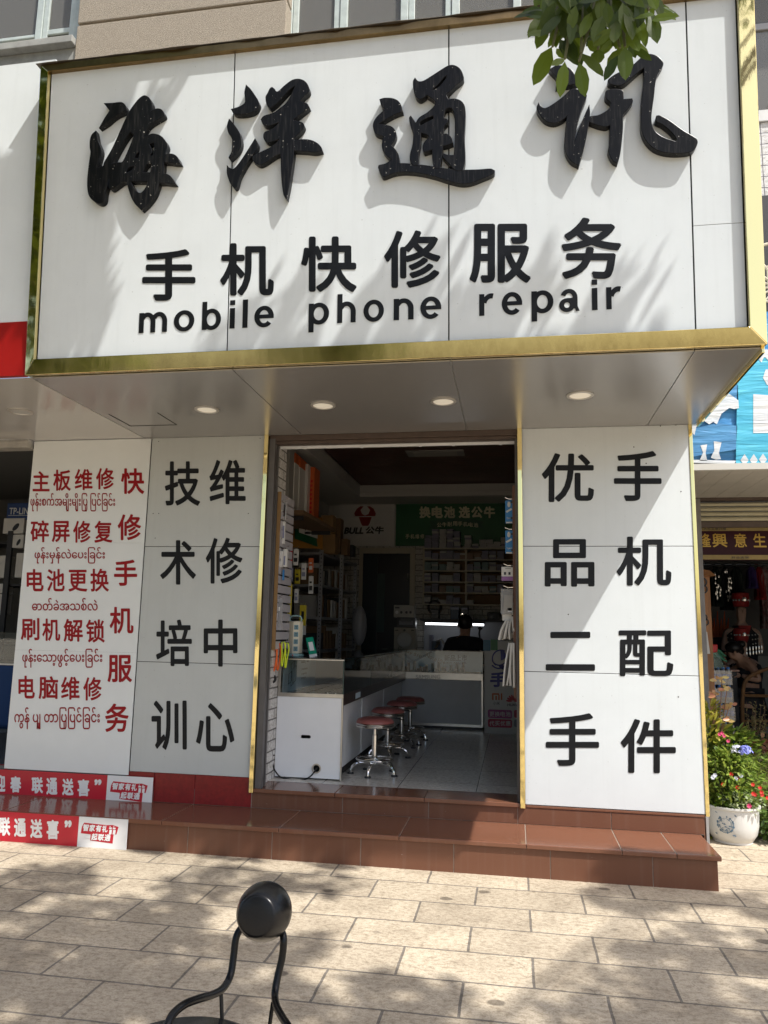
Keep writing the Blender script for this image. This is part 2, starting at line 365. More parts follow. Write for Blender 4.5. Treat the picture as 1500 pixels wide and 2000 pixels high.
def put(mb, s, plane, box, off=.028, thick=0, lift=.002, shear=0, mirror=False):
    """lettering filling the photo box (x0,y0,x1,y1) measured on a vertical plane; plane(x,y)->point; normal towards -Y"""
    x0,y0,x1,y1 = box; cx, cy = (x0+x1)/2, (y0+y1)/2
    l, r, t, b = plane(x0,cy), plane(x1,cy), plane(cx,y0), plane(cx,y1)
    ux = r-l; uz = t-b; o = l - uz*.5 + Vector((0,-lift,0))
    o = o + uz*((b+uz*.5 - (l+ux*.5)).dot(uz)/uz.length_squared)
    T = glyphs(s, off, thick)
    if mirror: mb.add([o+ux*(1-u)+uz*v+LIFT*k for u,v,k in T[0]], T[1])
    else: mb.add([o+ux*(u+shear*(v-.5))+uz*v+LIFT*k for u,v,k in T[0]], T[1])
def putw(mb, s, o, ux, uz, off=.02, thick=0):   # text in a world parallelogram
    T = glyphs(s, off, thick); o, ux, uz = Vector(o), Vector(ux), Vector(uz)
    mb.add([o+ux*u+uz*v+LIFT*k for u,v,k in T[0]], T[1])
# ================================================================== GROUND
g = MB(); g.quad((-60,-60,0),(60,-60,0),(60,70,0),(-60,70,0))
tag(g.build('pavement', M_pave, kind='structure'), 'beige stone pavers in running bond with dark joints and worn stains', 'pavement')
FZ, YF, BW = .33, 5.45, 10.9        # shop floor level, face of the pillars, back wall
SOF = 2.93                          # underside of the sign box
YS = 4.962                          # front of the lower step

# ================================================================== STEPS
st = thing('entrance_steps', 'two polished brown granite steps running along the foot of the shopfront', 'steps', (-1.4, YS, 0))
b = MB(); b.box((-4.6,YS+.003,.0),(1.152,YF+.3,.1665)); b.box((-4.6,YS+.0,.1665),(1.15,YF+.3,.1925)); b.box((-4.6,YF+.003,.1925),(1.2,YF+.9,FZ-.03)); b.build('core', M_grout, st)
seam1 = [PY(x,1690-(1200-x)*.03,YS).x for x in (365,530,704,886,1075,1275)]
xs = [-4.6]+[seam1[0]-.59*k for k in (3,2,1)]+seam1+[1.16]
b = MB()
for x0,x1 in zip(xs[:-1], xs[1:]): b.box((x0+.002,YS,-.05),(x1-.002,YS+.02,.166))
b.box((1.153,YS+.022,-.05),(1.162,YF+.3,.166))
b.build('lower_riser', M_granitef, st, bevel=.002)
b = MB(); tx = [PZ(x,1600,.195).x for x in (285,560,830,1040)]; tx = [-4.6,-3.4]+[-2.3,-1.45,-.62]+[PZ(1035,1632,.195).x-.6*0, PZ(1395,1650,.195).x-.32]+[1.18]
tx = [-4.6,-3.45,-2.3,-1.5,-.72,.06,.62,.93,1.18]
for x0,x1 in zip(tx[:-1], tx[1:]): b.box((x0+.0015,YS-.016,.168),(x1-.0015,YF+.02,.195))
b.build('lower_tread', M_granite, st, bevel=.004)
xr = [-1.86]+[PY(x,1570,YF).x for x in (669,837,1011,1193)]+[1.205]
b = MB()
for x0,x1 in zip(xr[:-1], xr[1:]): b.box((x0+.002,YF,.197),(x1-.002,YF+.014,FZ-.03))
b.box((1.2,YF+.016,0),(1.207,YF+.9,FZ-.03))
b.build('upper_riser', M_granitef, st, bevel=.002)
b = MB(); xl = [-4.6,-3.8,-3.2,-2.61,PY(379,1560,YF).x,-1.862]
for x0,x1 in zip(xl[:-1], xl[1:]): b.box((x0+.002,YF-.002,.197),(x1-.002,YF+.014,.40))
b.build('painted_riser', M_redtile, st, bevel=.002, label='red painted riser tiles under the grey pillar')
b = MB()
for x0,x1 in zip([-1.86,-1.25,-.62],[-1.25,-.62,.07]): b.box((x0+.0015,YF-.016,FZ-.028),(x1-.0015,YF+.28,FZ-.001))
b.box((.07,YF-.004,FZ-.028),(1.21,YF+.28,FZ-.012))
b.build('threshold', M_granite, st, bevel=.003)

# ================================================================== SHOP BUILDING
bl = thing('shop_building', 'two storey shop building with white pillars and beige pebble dash above the big sign', 'building', (-.8, YF, 0))
b = MB()
b.box((-2.80,YF+.012,.30),(-1.85,YF+.16,SOF)); b.box((.06,YF+.012,.30),(1.205,YF+.5,SOF))       # piers behind the panels
b.box((-2.9,YF+.16,.0),(-1.99,YF+.2,3.6)); b.box((-2.83,YF+.06,SOF),(1.22,YF+.3,4.9)); b.box((1.19,YF+.3,.0),(1.25,BW+.2,3.7)); b.box((-2.81,YF+.2,0),(-2.72,BW+.2,3.7))
b.box((-2.81,BW,.0),(1.25,BW+.12,3.7)); b.build('inner_wall', mat('painted_plaster', (.58,.57,.54), .8, var=.1), bl)
b = MB(); b.quad((-2.72,YF+.28,FZ),(1.2,YF+.28,FZ),(1.2,BW,FZ),(-2.72,BW,FZ)); b.build('floor', M_tile, bl)
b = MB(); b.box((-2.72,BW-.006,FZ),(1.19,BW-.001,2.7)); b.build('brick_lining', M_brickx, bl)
b = MB(); b.box((-2.74,YF+.16,3.6),(1.2,BW,3.7)); b.box((-2.74,YF+.3,3.30),(-2.1,BW,3.36)); b.box((-2.1,10.2,3.30),(1.2,BW,3.36)); b.box((.95,YF+.3,3.30),(1.2,10.2,3.36)); b.box((-2.1,YF+.3,3.30),(.95,6.2,3.36))
b.box((-2.1,10.18,3.36),(.95,10.2,3.46)); b.box((-2.12,6.2,3.36),(-2.1,10.2,3.46))
b.build('ceiling_border', mat('ceiling_white', (.55,.54,.51), .7), bl)
b = MB(); y = 6.2
while y < 10.17: b.box((-2.098,y,3.47),(.95,y+.085,3.49)); y += .09
b.box((-2.098,6.2,3.492),(.95,10.2,3.5)); b.build('wood_ceiling', mat('dark_red_wood', (.11,.034,.022), .35, var=.4, vscale=5, stretch=(.6,6,1)), bl)
b = MB(); b.box((-1.872,YF+.115,FZ),(-1.83,YF+.42,2.925)); b.build('brick_jamb', M_brick, bl)
b = MB(); b.box((-1.842,YF+.0,FZ-.012),(-1.795,YF+.05,2.9)); b.box((-1.842,YF+.085,FZ-.012),(-1.795,YF+.11,2.9)); b.box((-1.842,YF+.05,FZ-.012),(-1.835,YF+.085,2.9))
b.build('shutter_track', mat('dark_track_steel',(.12,.112,.11),.45,var=.2), bl, bevel=.002); b = MB(); b.box((.012,YF+.03,FZ-.012),(.03,YF+.12,2.9))
b.build('shutter_track', mat('dark_track_steel',(.12,.112,.11),.45,var=.2), bl, bevel=.002)
b = MB(); b.box((-1.842,YF+.005,2.885),(.03,YF+.115,2.928)); b.box((-1.842,YF+.02,2.862),(.03,YF+.1,2.884)); b.build('door_header', M_rust, bl, bevel=.003)
b = MB(); b.box((-1.79,YF+.115,2.845),(.01,YF+.128,2.87))
for x in (-1.6,-1.15,-.7,-.45,-.1): b.box((x,YF+.105,2.838),(x+.02,YF+.114,2.85))
b.build('shutter_edge', M_white, bl)
# pillar cladding
def pillar(x0,x1,z0,seams,m,lab):
    zs = [z0]+seams+[SOF-.003]
    root = MB(); root.box((x0+.002,YF+.004,z0),(x1-.002,YF+.011,SOF-.003)); r = root.build('pillar_panel', M_seam, bl, label=lab)
    for a,c in zip(zs[:-1],zs[1:]):
        q = MB(); q.box((x0,YF-.004,a+.002),(x1,YF+.003,c-.002)); q.build('cladding_sheet', m, r, bevel=.0015)
    return r
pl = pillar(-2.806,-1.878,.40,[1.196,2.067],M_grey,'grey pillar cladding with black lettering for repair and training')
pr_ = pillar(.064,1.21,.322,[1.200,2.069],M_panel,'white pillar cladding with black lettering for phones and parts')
pp = lambda x,y: PY(x,y,YF-.004)
def lettering(parent, items, plane, m, off=.028, name='character', lift=.002):
    for it in items:
        q = MB(); put(q, it[0], plane, it[1:5], off, lift=lift); q.build(name, m, parent, recalc=False)
lettering(pl, [('维',409,898,480,985),('技',322,901,391,988),('术',313,1055,383,1142),('修',402,1050,474,1140),('培',305,1210,375,1301),('中',398,1210,464,1302),('训',296,1368,365,1465),('心',383,1373,458,1468)], pp, M_vinyl, .022)
lettering(pr_, [('优',1058,885,1160,981),('手',1199,881,1292,979),('品',1064,1053,1161,1146),('机',1204,1048,1311,1144),('二',1066,1234,1162,1310),('配',1208,1231,1315,1321),('手',1066,1393,1170,1496),('件',1212,1404,1320,1510)], pp, M_vinyl, .022)
q = MB()                                         # rivet heads, drips and a broken hook near the top of the right pillar
for (x,y) in [(1238,873),(1320,830),(1290,832),(1262,905),(1330,960),(1325,1361),(1250,890),(1110,1200),(1285,1420)]:
    p = pp(x,y); q.ball(p,(.004,.003,.005),8,5)
for (x,y) in [(299,1003),(310,1003),(485,1003),(303,1051),(310,862),(508,856)]:
    p = pp(x,y); q.ball(p,(.004,.003,.004),8,5)
p = pp(1262,826); q.tube([p+Vector((-.02,-.004,.01)),p+Vector((0,-.02,0)),p+Vector((.02,-.012,-.02))],.004,6)
q.build('fixing', M_dark, bl)
def strip(name,x0,x1,z0,z1,yo=.028,m=M_gold):
    q = MB(); q.box((x0,YF-yo,z0),(x1,YF+.02,z1)); return q.build(name, m, bl, bevel=.003)
strip('gold_trim', -1.876,-1.844,.30,SOF-.002); strip('gold_trim', .030,.063,.30,SOF-.002); strip('gold_trim', 1.211,1.236,.31,SOF-.002,.010)
# upper storey: projecting pebble-dash pier between windows
ZW = lambda x,y: PY(x,y,YF)
b = MB(); xa, xb = ZW(149,100).x, ZW(560,40).x
g1 = ZW(150,52).z
for (z0,z1) in ((4.9,g1-.012),(g1+.012,g1+.62),(g1+.645,9)): b.box((xa,YF-.02,z0),(xb,YF+.3,z1))
b.box((xa+.015,YF+.0,4.9),(xb-.015,YF+.29,9))
b.build('upper_wall', M_stucco, bl, bevel=.008)
def window(x0,x1,z0,z1,y,posts,rail,parent):
    f = MB(); t=.055
    f.box((x0,y,z0),(x1,y+.06,z0+t)); f.box((x0,y,z1-t),(x1,y+.06,z1))
    for p in posts: f.box((p-.032,y-.002,z0+t),(p+.032,y+.062,z1-t))
    for k in range(len(posts)-1):
        a,c = posts[k]+.036, posts[k+1]-.036
        if k%2==0:
            f.box((a,y+.008,z0+t+.002),(a+.05,y+.05,z1-t-.002)); f.box((c-.05,y+.008,z0+t+.002),(c,y+.05,z1-t-.002))
            f.box((a+.05,y+.01,z0+t),(c-.05,y+.048,z0+t+.05)); f.box((a+.05,y+.01,rail),(c-.05,y+.048,rail+.05)); f.box((a+.05,y+.01,z1-t-.05),(c-.05,y+.048,z1-t))
        else: f.box((a,y+.01,rail-.01),(c,y+.05,rail+.02))
    o = f.build('window', M_frame, parent, bevel=.004)
    g_ = MB(); g_.box((x0+.03,y+.028,z0+.03),(x1-.03,y+.032,z1-.03)); g_.build('pane', M_wglass, o)
    r = MB(); r.box((x0-.1,y+.30,z0-.1),(x1+.1,y+.33,z1+.1)); r.box((x0-.1,y+.1,z1),(x1+.1,y+.3,z1+.05)); r.box((x0-.1,y+.1,z0-.1),(x1+.1,y+.3,z0-.05)); r.build('dark_room', mat('dim_room', (.50,.47,.42), .9), o)
    cu = MB()
    for k in range(26):
        xx = x1-.12-.022*k; cu.tube([(xx,y+.14+.012*(k%2),z0+.05),(xx,y+.14+.012*(k%2),z1-.03)],.016,6)
    cu.build('curtain', mat('pale_curtain', (.42,.40,.37), .9), o)
    return o
YW = YF+.12
wz = PY(0,112,YW).z-.03
p0 = [PY(x,60,YW).x for x in (-160,-60,75,150)]
window(p0[0]-.05,xa+.01,wz,wz+1.6,YW,p0,PY(30,70,YW).z-.02,bl)
p1 = [PY(x,10,YW).x for x in (565,672,790,890,1010)]
window(xb-.01,1.24,wz-.28+.0,wz+1.6,YW,p1,wz+.75,bl)
s_ = MB(); s_.box((-4.6,YF-.07,wz-.07),(xa-.005,YF+.3,wz-.002)); s_.box((-4.6,YF,4.5),(xa-.005,YF+.25,wz-.075)); s_.build('window_sill', mat('weathered_sill', (.36,.36,.33), .8, var=.3), bl, bevel=.006); s_ = MB(); s_.box((xb+.005,YF-.07,wz-.36),(1.24,YF+.3,wz-.29)); s_.build('window_sill', mat('weathered_sill'), bl, bevel=.006)
# ================================================================== BIG SIGN BOX
SA = Vector((0,3.972,3.02)); SD = Vector((0,-.122,1.83)).normalized(); SN = Vector((0,-SD.z,SD.y))
def SF(u,v,off=0): return SA+Vector((u,0,0))+SD*v+SN*off
def SPX(x,y,off=0):
    d = ray(x,y); o = SA+SN*off; return CAM+d*((o-CAM).dot(SN)/d.dot(SN))
def SUV(x,y,off=0):
    p = SPX(x,y,off)-SA; return p.x, p.dot(SD)
sg = thing('shop_sign', 'huge white projecting shop sign with raised black brush characters and gold frame above the doorway', 'sign', (-.83,3.97,SOF))
uL = SUV(72,700)[0]; uR = SUV(1461,645)[0]; vB = SUV(900,667)[1]; vT = SUV(105,145)[1]
us = [uL, (SUV(460,105)[0]+SUV(442,690)[0])/2, (SUV(878,55)[0]+SUV(875,670)[0])/2, (SUV(1340,5)[0]+SUV(1358,640)[0])/2, uR]
vm = SUV(1400,438)[1]
def sbox(mb,u0,u1,v0,v1,o0,o1):
    q0=[SF(u0,v0,o0),SF(u1,v0,o0),SF(u1,v1,o0),SF(u0,v1,o0)]; q1=[SF(u0,v0,o1),SF(u1,v0,o1),SF(u1,v1,o1),SF(u0,v1,o1)]; return mb.hexa(q0,q1)
b = MB(); sbox(b,uL-.02,uR+.02,vB-.02,vT+.03,-.03,-.008); b.build('backing', M_seam, sg)
for k in range(4):
    parts = [(vB-.01,vT+.02)] if k<3 else [(vB-.01,vm-.0015),(vm+.0015,vT+.02)]
    for v0,v1 in parts:
        b = MB(); sbox(b,us[k]+.004,us[k+1]-.004,v0,v1,-.007,0); b.build('face_panel', M_panel, sg, bevel=.001)
oL = SUV(52,722,.005)[0]; oR = SUV(1497,662,.005)[0]; oB = SUV(900,699,.005)[1]; oT = SUV(85,130,.005)[1]
hi, lo = .032, .022
def trim(name, q, m):       # q: outer a, outer b, inner b, inner a  (u,v)
    t = MB(); f0=[SF(*q[0],lo),SF(*q[1],lo),SF(*q[2],hi),SF(*q[3],hi)]; f1=[SF(*q[0],-.035),SF(*q[1],-.035),SF(*q[2],-.006),SF(*q[3],-.006)]
    t.hexa(f1,f0); return t.build(name, m, sg, bevel=.003)
trim('frame_trim',[(oL,oB),(oR,oB),(uR,vB),(uL,vB)],M_goldb)
trim('frame_trim',[(oR,oB),(oR,oT),(uR,vT),(uR,vB)],M_gold)
trim('frame_trim',[(oR,oT),(oL,oT),(uL,vT),(uR,vT)],mat('shaded_gold_steel',(.30,.20,.09),.28,metal=1,var=.3,vscale=10,bump=.1,bscale=14))  # top gold trim darkened in colour for the shade under the flashing
trim('frame_trim',[(oL,oT),(oL,oB),(uL,vB),(uL,vT)],M_gold)
# body of the box behind the face
b = MB(); zt = SF(0,oT).z
b.box((oL+.01,4.02,SOF+.004),(oR-.005,YF+.06,SOF+.02)); b.box((oR-.02,4.0,SOF+.02),(oR-.005,YF+.06,zt-.05)); b.box((oL+.01,4.0,SOF+.02),(oL+.02,YF+.06,zt-.05)); b.box((oL+.01,3.95,zt-.05),(oR-.005,YF+.0,zt-.03))
b.build('box_body', M_grey, sg)
b = MB(); n=46; rp=[]
for i in range(n+1):
    u = oL-.03+(oR-oL+.03)*i/n; d = random.uniform(0,.022); rp.append((SF(u,oT+.012-d*.5,.02+d), Vector((u,4.6,zt+.03+random.uniform(0,.03)))))
b.add([p for pr2 in rp for p in pr2],[(2*i,2*i+2,2*i+3,2*i+1) for i in range(n)])
o = b.build('rain_flashing', mat('rusty_sheet', (.16,.14,.11), .6, metal=.5, var=.4, vscale=9), sg); md=o.modifiers.new('solid','SOLIDIFY'); md.thickness=.003
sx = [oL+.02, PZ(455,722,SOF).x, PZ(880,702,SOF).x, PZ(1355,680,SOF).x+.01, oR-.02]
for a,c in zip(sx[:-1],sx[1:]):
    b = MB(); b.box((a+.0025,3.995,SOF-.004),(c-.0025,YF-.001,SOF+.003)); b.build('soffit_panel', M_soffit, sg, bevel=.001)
b = MB(); b.box((oR-.022,3.99,SOF-.03),(oR-.004,YF-.03,SOF+.006)); b.build('gold_edge', M_gold, sg, bevel=.003)
b = MB(); hx=[PZ(217,808,SOF),PZ(262,831,SOF),PZ(350,831,SOF),PZ(312,807,SOF)]
x0,x1,y0,y1 = hx[1].x-.03,hx[2].x,hx[0].y,hx[1].y
for a,c in (((x0,y0),(x0+.006,y1)),((x0,y1-.006),(x1,y1)),((x1-.005,y0),(x1,y1))): b.box((a[0],a[1],SOF-.0065),(c[0],c[1],SOF-.0045))
b.build('hatch_gap', M_seam, sg)
M_lens = mat('downlight_lens', (.8,.76,.66), .4, emit=(1,.90,.72), estr=.17)
for (x,y) in ((404,798),(631,790),(866,782),(1133,770)):
    c = PZ(x,y,SOF); q = MB(); q.lathe([(.083,-.005),(.083,-.010),(.078,-.013),(.066,-.013),(.064,-.006)],c,32,cap=False); r = q.build('downlight', mat('downlight_rim', (.55,.53,.49), .3, metal=.4), sg, smooth=True)
    q = MB(); q.lathe([(.001,-.0095),(.05,-.0095),(.0655,-.008),(.0655,-.0055)],c,32); q.build('lens', M_lens, r, smooth=True)
# flat lettering on the face
spx = lambda x,y: SPX(x,y,.0)
lettering(sg, [('手',278,487,382,588),('机',430,475,535,578),('快',588,462,697,571),('修',750,450,861,563),('服',917,437,1037,553),('务',1096,425,1214,546)], spx, M_vinyl, .03)
q = MB(); zl = SUV(272,647)[1]; zx = SUV(300,608)[1]; 
zl = (SUV(300,647)[1]+SUV(1200,607)[1])/2; hx_ = (SUV(845,585)[1]-SUV(845,626)[1])*1.02; ha = hx_*1.36; hd = -.36*hx_
FW = dict(zip('mobilephnra','ｍｏｂｉｌｅｐｈｎｒａ'))
# bold sans letters drawn from strokes; x-height 1
def _ring(cx,cy,rx,ry,ix,iy,a0,a1,n=26):
    V=[];F=[]
    for i in range(n+1):
        t=math.radians(a0+(a1-a0)*i/n); V+= [(cx+rx*math.cos(t),cy+ry*math.sin(t)),(cx+ix*math.cos(t),cy+iy*math.sin(t))]
    return V,[(2*i,2*i+1,2*i+3,2*i+2) for i in range(n)]
def _rc(x0,y0,x1,y1): return [(x0,y0),(x1,y0),(x1,y1),(x0,y1)],[(0,1,2,3)]
SW=.275
def _arch(x0,x1): c=(x0+x1)/2; w_=(x1-x0)/2; return [_ring(c,.52,w_,.49,w_-SW,.27,0,150),_rc(x1-SW,0,x1,.53)]
def _bowl(x0,x1): c=(x0+x1)/2; w_=(x1-x0)/2; return [_ring(c,.5,w_,.525,w_-SW,.315,0,360,40)]
ABC={'o':(1.1,_bowl(0,1.1)),'n':(1.0,[_rc(0,0,SW,1)]+_arch(0.0,1.0)),'h':(1.0,[_rc(0,0,SW,1.38)]+_arch(0.0,1.0)),
 'm':(1.58,[_rc(0,0,SW,1)]+_arch(0.0,.925)+_arch(.655,1.58)),'b':(1.08,[_rc(0,0,SW,1.38)]+_bowl(0,1.08)),'p':(1.08,[_rc(0,-.38,SW,1)]+_bowl(0,1.08)),
 'l':(SW,[_rc(0,0,SW,1.38)]),'i':(SW,[_rc(0,0,SW,1),_rc(0,1.14,SW,1.38)]),'r':(.68,[_rc(0,0,SW,1),_ring(.64,.50,.50,.52,.26,.28,75,168)]),
 'e':(1.04,[_ring(.52,.5,.52,.525,.25,.315,0,318,40),_rc(.20,.41,1.038,.60)]),
 'a':(1.04,[_ring(.50,.62,.44,.405,.19,.205,0,160),_rc(.67,.12,.94,.63),_ring(.40,.29,.40,.315,.145,.125,0,360,34),_rc(.40,.44,.80,.61),([(.80,.14),(.84,0),(1.04,0),(.94,.22)],[(0,1,2,3)])])}
for ch,x0,x1 in [('m',272,327),('o',340,380),('b',395,432),('i',449,459),('l',474,484),('e',497,535),('p',603,643),('h',659,695),('o',710,750),('n',769,808),('e',821,862),('r',936,961),('e',980,1020),('p',1038,1081),('a',1092,1132),('i',1156,1167),('r',1184,1210)]:
    ym = 628-(x0-272)*.044
    u0,u1 = SUV(x0,ym)[0], SUV(x1,ym)[0]; wd,pcs = ABC[ch]; q = MB()
    for k,(V,F) in enumerate(pcs): q.add([SF(u0+(u1-u0)*x/wd, zl+hx_*y, .0025+.00012*k) for x,y in V], F)
    q.build('letter', M_vinyl, sg, recalc=False)
# raised brush characters, outlines measured on the photograph, real thickness
M_char = mat('dusty_black_acrylic', (.016,.018,.022), .33, spec=.22, bump=.03, bscale=12)
def charmat():
    m = M_char; t = m.node_tree; n = t.nodes; L = t.links; b = n['Principled BSDF']
    tc = n.new('ShaderNodeTexCoord'); mp = n.new('ShaderNodeMapping'); mp.inputs['Scale'].default_value=(60,60,3); L.new(tc.outputs['Object'],mp.inputs[0])
    a = n.new('ShaderNodeTexNoise'); a.inputs['Scale'].default_value=1.6; a.inputs['Detail'].default_value=5; L.new(mp.outputs[0],a.inputs[0])
    r = n.new('ShaderNodeValToRGB'); r.color_ramp.elements[0].position=.5; r.color_ramp.elements[0].color=(.006,.0065,.008,1); r.color_ramp.elements[1].position=.85; r.color_ramp.elements[1].color=(.036,.035,.034,1)
    L.new(a.outputs[0],r.inputs[0])
    c = n.new('ShaderNodeTexNoise'); c.inputs['Scale'].default_value=70; c.inputs['Detail'].default_value=3; L.new(tc.outputs['Object'],c.inputs[0])
    d = n.new('ShaderNodeMapRange'); d.inputs['From Min'].default_value=.70; d.inputs['From Max'].default_value=.74; d.clamp=True; L.new(c.outputs[0],d.inputs[0])
    x = n.new('ShaderNodeMix'); x.data_type='RGBA'; L.new(d.outputs[0],x.inputs[0]); L.new(r.outputs[0],x.inputs[6]); x.inputs[7].default_value=(.4,.39,.36,1)
    L.new(x.outputs[2], b.inputs['Base Color'])
charmat()
DEP = .044
def smooth_loop(pts, sub=4):
    n=len(pts); P=[Vector(p) for p in pts]; out=[]
    def corner(i):
        a=(P[i]-P[i-1]).normalized(); c=(P[(i+1)%n]-P[i]).normalized(); return a.dot(c) < .35
    for i in range(n):
        p1,p2=P[i],P[(i+1)%n]; c1,c2=corner(i),corner((i+1)%n); L=(p2-p1)
        t1 = L if c1 else (p2-P[i-1])*.5; t2 = L if c2 else (P[(i+2)%n]-p1)*.5
        for t in (t1,t2):
            if t.length > L.length*1.2: t *= L.length*1.2/t.length
        for k in range(sub):
            t=k/sub; h00=2*t**3-3*t*t+1; h10=t**3-2*t*t+t; h01=-2*t**3+3*t*t; h11=t**3-t*t
            out.append(p1*h00+t1*h10+p2*h01+t2*h11)
    return out
def raised(loops, org, scale, dep=DEP):
    cu = bpy.data.curves.new('ch','CURVE'); cu.dimensions='2D'; cu.fill_mode='BOTH'; cu.extrude=dep/2-.003; cu.bevel_depth=.003; cu.bevel_resolution=1
    for lp in loops:
        pts = smooth_loop([SUV(org[0]+x/scale, org[1]+y/scale, dep) for x,y in lp])
        sp = cu.splines.new('POLY'); sp.points.add(len(pts)-1); sp.use_cyclic_u=True
        for p,v in zip(sp.points,pts): p.co=(v.x,v.y,0,1)
    o = bpy.data.objects.new('ch',cu); COL.objects.link(o); bpy.context.view_layer.update()
    me = bpy.data.meshes.new_from_object(o.evaluated_get(bpy.context.evaluated_depsgraph_get()))
    V=[SF(v.co.x,v.co.y,v.co.z+dep/2+.001) for v in me.vertices]; F=[tuple(p.vertices) for p in me.polygons]
    bpy.data.objects.remove(o); bpy.data.curves.remove(cu); bpy.data.meshes.remove(me)
    q=MB(); q.add(V,F); return q
C1=[[(300,150),(400,147),(520,135),(570,170),(585,218),(560,250),(440,310),(330,400),(240,460),(305,345),(372,245),(335,195)],
 [(820,48),(885,70),(925,140),(930,195),(905,262),(935,242),(1000,220),(1060,235),(1092,295),(1075,322),(960,390),(880,450),(830,530),(800,600),(860,592),(910,562),(965,556),(1040,580),(1100,640),(1132,710),(1112,790),(1108,832),(1160,822),(1220,830),(1270,870),(1305,945),(1240,945),(1150,932),(1085,932),(1075,1085),(1130,1092),(1185,1130),(1240,1215),(1180,1215),(1100,1205),(1022,1205),(1005,1260),(960,1370),(880,1480),(790,1565),(700,1470),(650,1370),(615,1260),(600,1185),(540,1192),(470,1240),(400,1287),(362,1265),(366,1110),(350,1180),(310,1320),(290,1440),(240,1478),(180,1460),(105,1390),(78,1300),(75,1160),(95,960),(118,800),(108,740),(108,650),(130,570),(180,520),(192,590),(205,650),(250,770),(225,900),(190,1005),(280,985),(300,930),(400,760),(510,520),(620,280),(740,110)],
 [(640,525),(698,565),(640,720),(560,900),(530,935),(470,938),(390,955),(440,850),(550,650)],[(770,780),(768,830),(750,885),(690,880),(720,820)],[(890,690),(970,660),(965,780),(945,850),(890,852),(928,790)],
 [(620,1002),(710,975),(680,1030),(600,1078),(575,1080)],[(850,965),(940,940),(910,1070),(805,1068)],[(640,1185),(880,1185),(850,1270),(795,1338),(740,1335),(690,1280)]]
C2=[[(380,165),(430,215),(490,300),(525,360),(530,400),(500,460),(440,495),(340,515),(240,510),(200,458),(290,430),(362,385),(370,330),(362,250)],
 [(172,580),(215,630),(280,720),(310,800),(315,880),(290,950),(230,1020),(180,1060),(170,1045),(205,970),(215,830),(165,740),(150,660)],
 [(487,820),(515,880),(490,960),(420,1060),(340,1190),(290,1290),(260,1400),(235,1415),(190,1360),(150,1250),(148,1150),(178,1178),(230,1185),(300,1110),(400,960)],
 [(695,190),(725,215),(742,242),(775,240),(850,170),(940,105),(1020,90),(1090,115),(1135,175),(1143,240),(1090,290),(1030,355),(1060,370),(1120,390),(1145,430),(1100,470),(1010,540),(945,590),(1000,605),(1060,620),(1083,660),(1050,720),(960,810),(965,845),(1060,828),(1160,835),(1240,870),(1290,920),(1302,960),(1220,978),(1100,968),(960,960),(950,1060),(930,1200),(900,1400),(870,1545),(840,1500),(818,1350),(808,1200),(803,1000),(740,1020),(650,1080),(580,1122),(530,1130),(470,1088),(455,1040),(520,1000),(650,938),(745,878),(800,812),(720,842),(640,858),(598,815),(595,760),(620,732),(690,708),(745,665),(805,602),(720,640),(640,657),(590,640),(562,580),(600,540),(720,500),(800,440),(865,385),(930,285),(988,155),(900,222),(800,330),(740,390),(672,442),(635,400),(620,310),(645,260),(672,205)]]
C3=[[(225,450),(270,438),(350,440),(410,465),(445,515),(460,575),(380,605),(280,660),(200,714),(280,718),(350,740),(388,790),(385,850),(338,932),(380,970),(415,1030),(428,1120),(500,1122),(580,1130),(700,1142),(850,1165),(1000,1187),(1090,1190),(1250,1187),(1380,1178),(1422,1195),(1412,1225),(1300,1275),(1180,1320),(1080,1330),(960,1305),(800,1255),(650,1220),(480,1205),(370,1220),(265,1257),(240,1235),(210,1165),(215,1140),(280,1125),(330,1095),(345,1072),(300,1040),(262,990),(248,920),(258,860),(270,836),(190,810),(162,765),(158,700),(190,640),(240,590),(280,552),(245,515)]]
C3b=[[(592,228),(625,262),(680,258),(770,205),(870,140),(940,100),(1000,95),(1060,130),(1090,190),(1092,240),(1020,300),(960,360),(918,400),(940,452),(1000,445),(1060,460),(1100,500),(1115,560),(1112,700),(1105,850),(1112,1000),(1110,1110),(1085,1192),(1018,1190),(940,1110),(888,1050),(890,1018),(940,1035),(1000,1035),(1012,900),(1012,650),(988,555),(955,535),(905,560),(893,640),(930,660),(930,690),(888,740),(885,818),(925,812),(970,850),(985,905),(930,925),(880,935),(868,1040),(850,1170),(792,1165),(778,1070),(775,972),(740,985),(690,1000),(675,960),(690,900),(745,845),(715,815),(650,795),(645,900),(625,1010),(622,1137),(578,1135),(545,1095),(545,1020),(570,920),(575,800),(540,690),(535,640),(548,625),(600,700),(640,640),(720,590),(790,525),(803,465),(715,400),(680,430),(640,445),(600,410),(580,340),(575,260)],
 [(928,195),(920,230),(860,310),(800,350),(760,355),(830,290),(890,220)],[(785,618),(790,655),(720,690),(640,732),(640,690),(700,650)]]
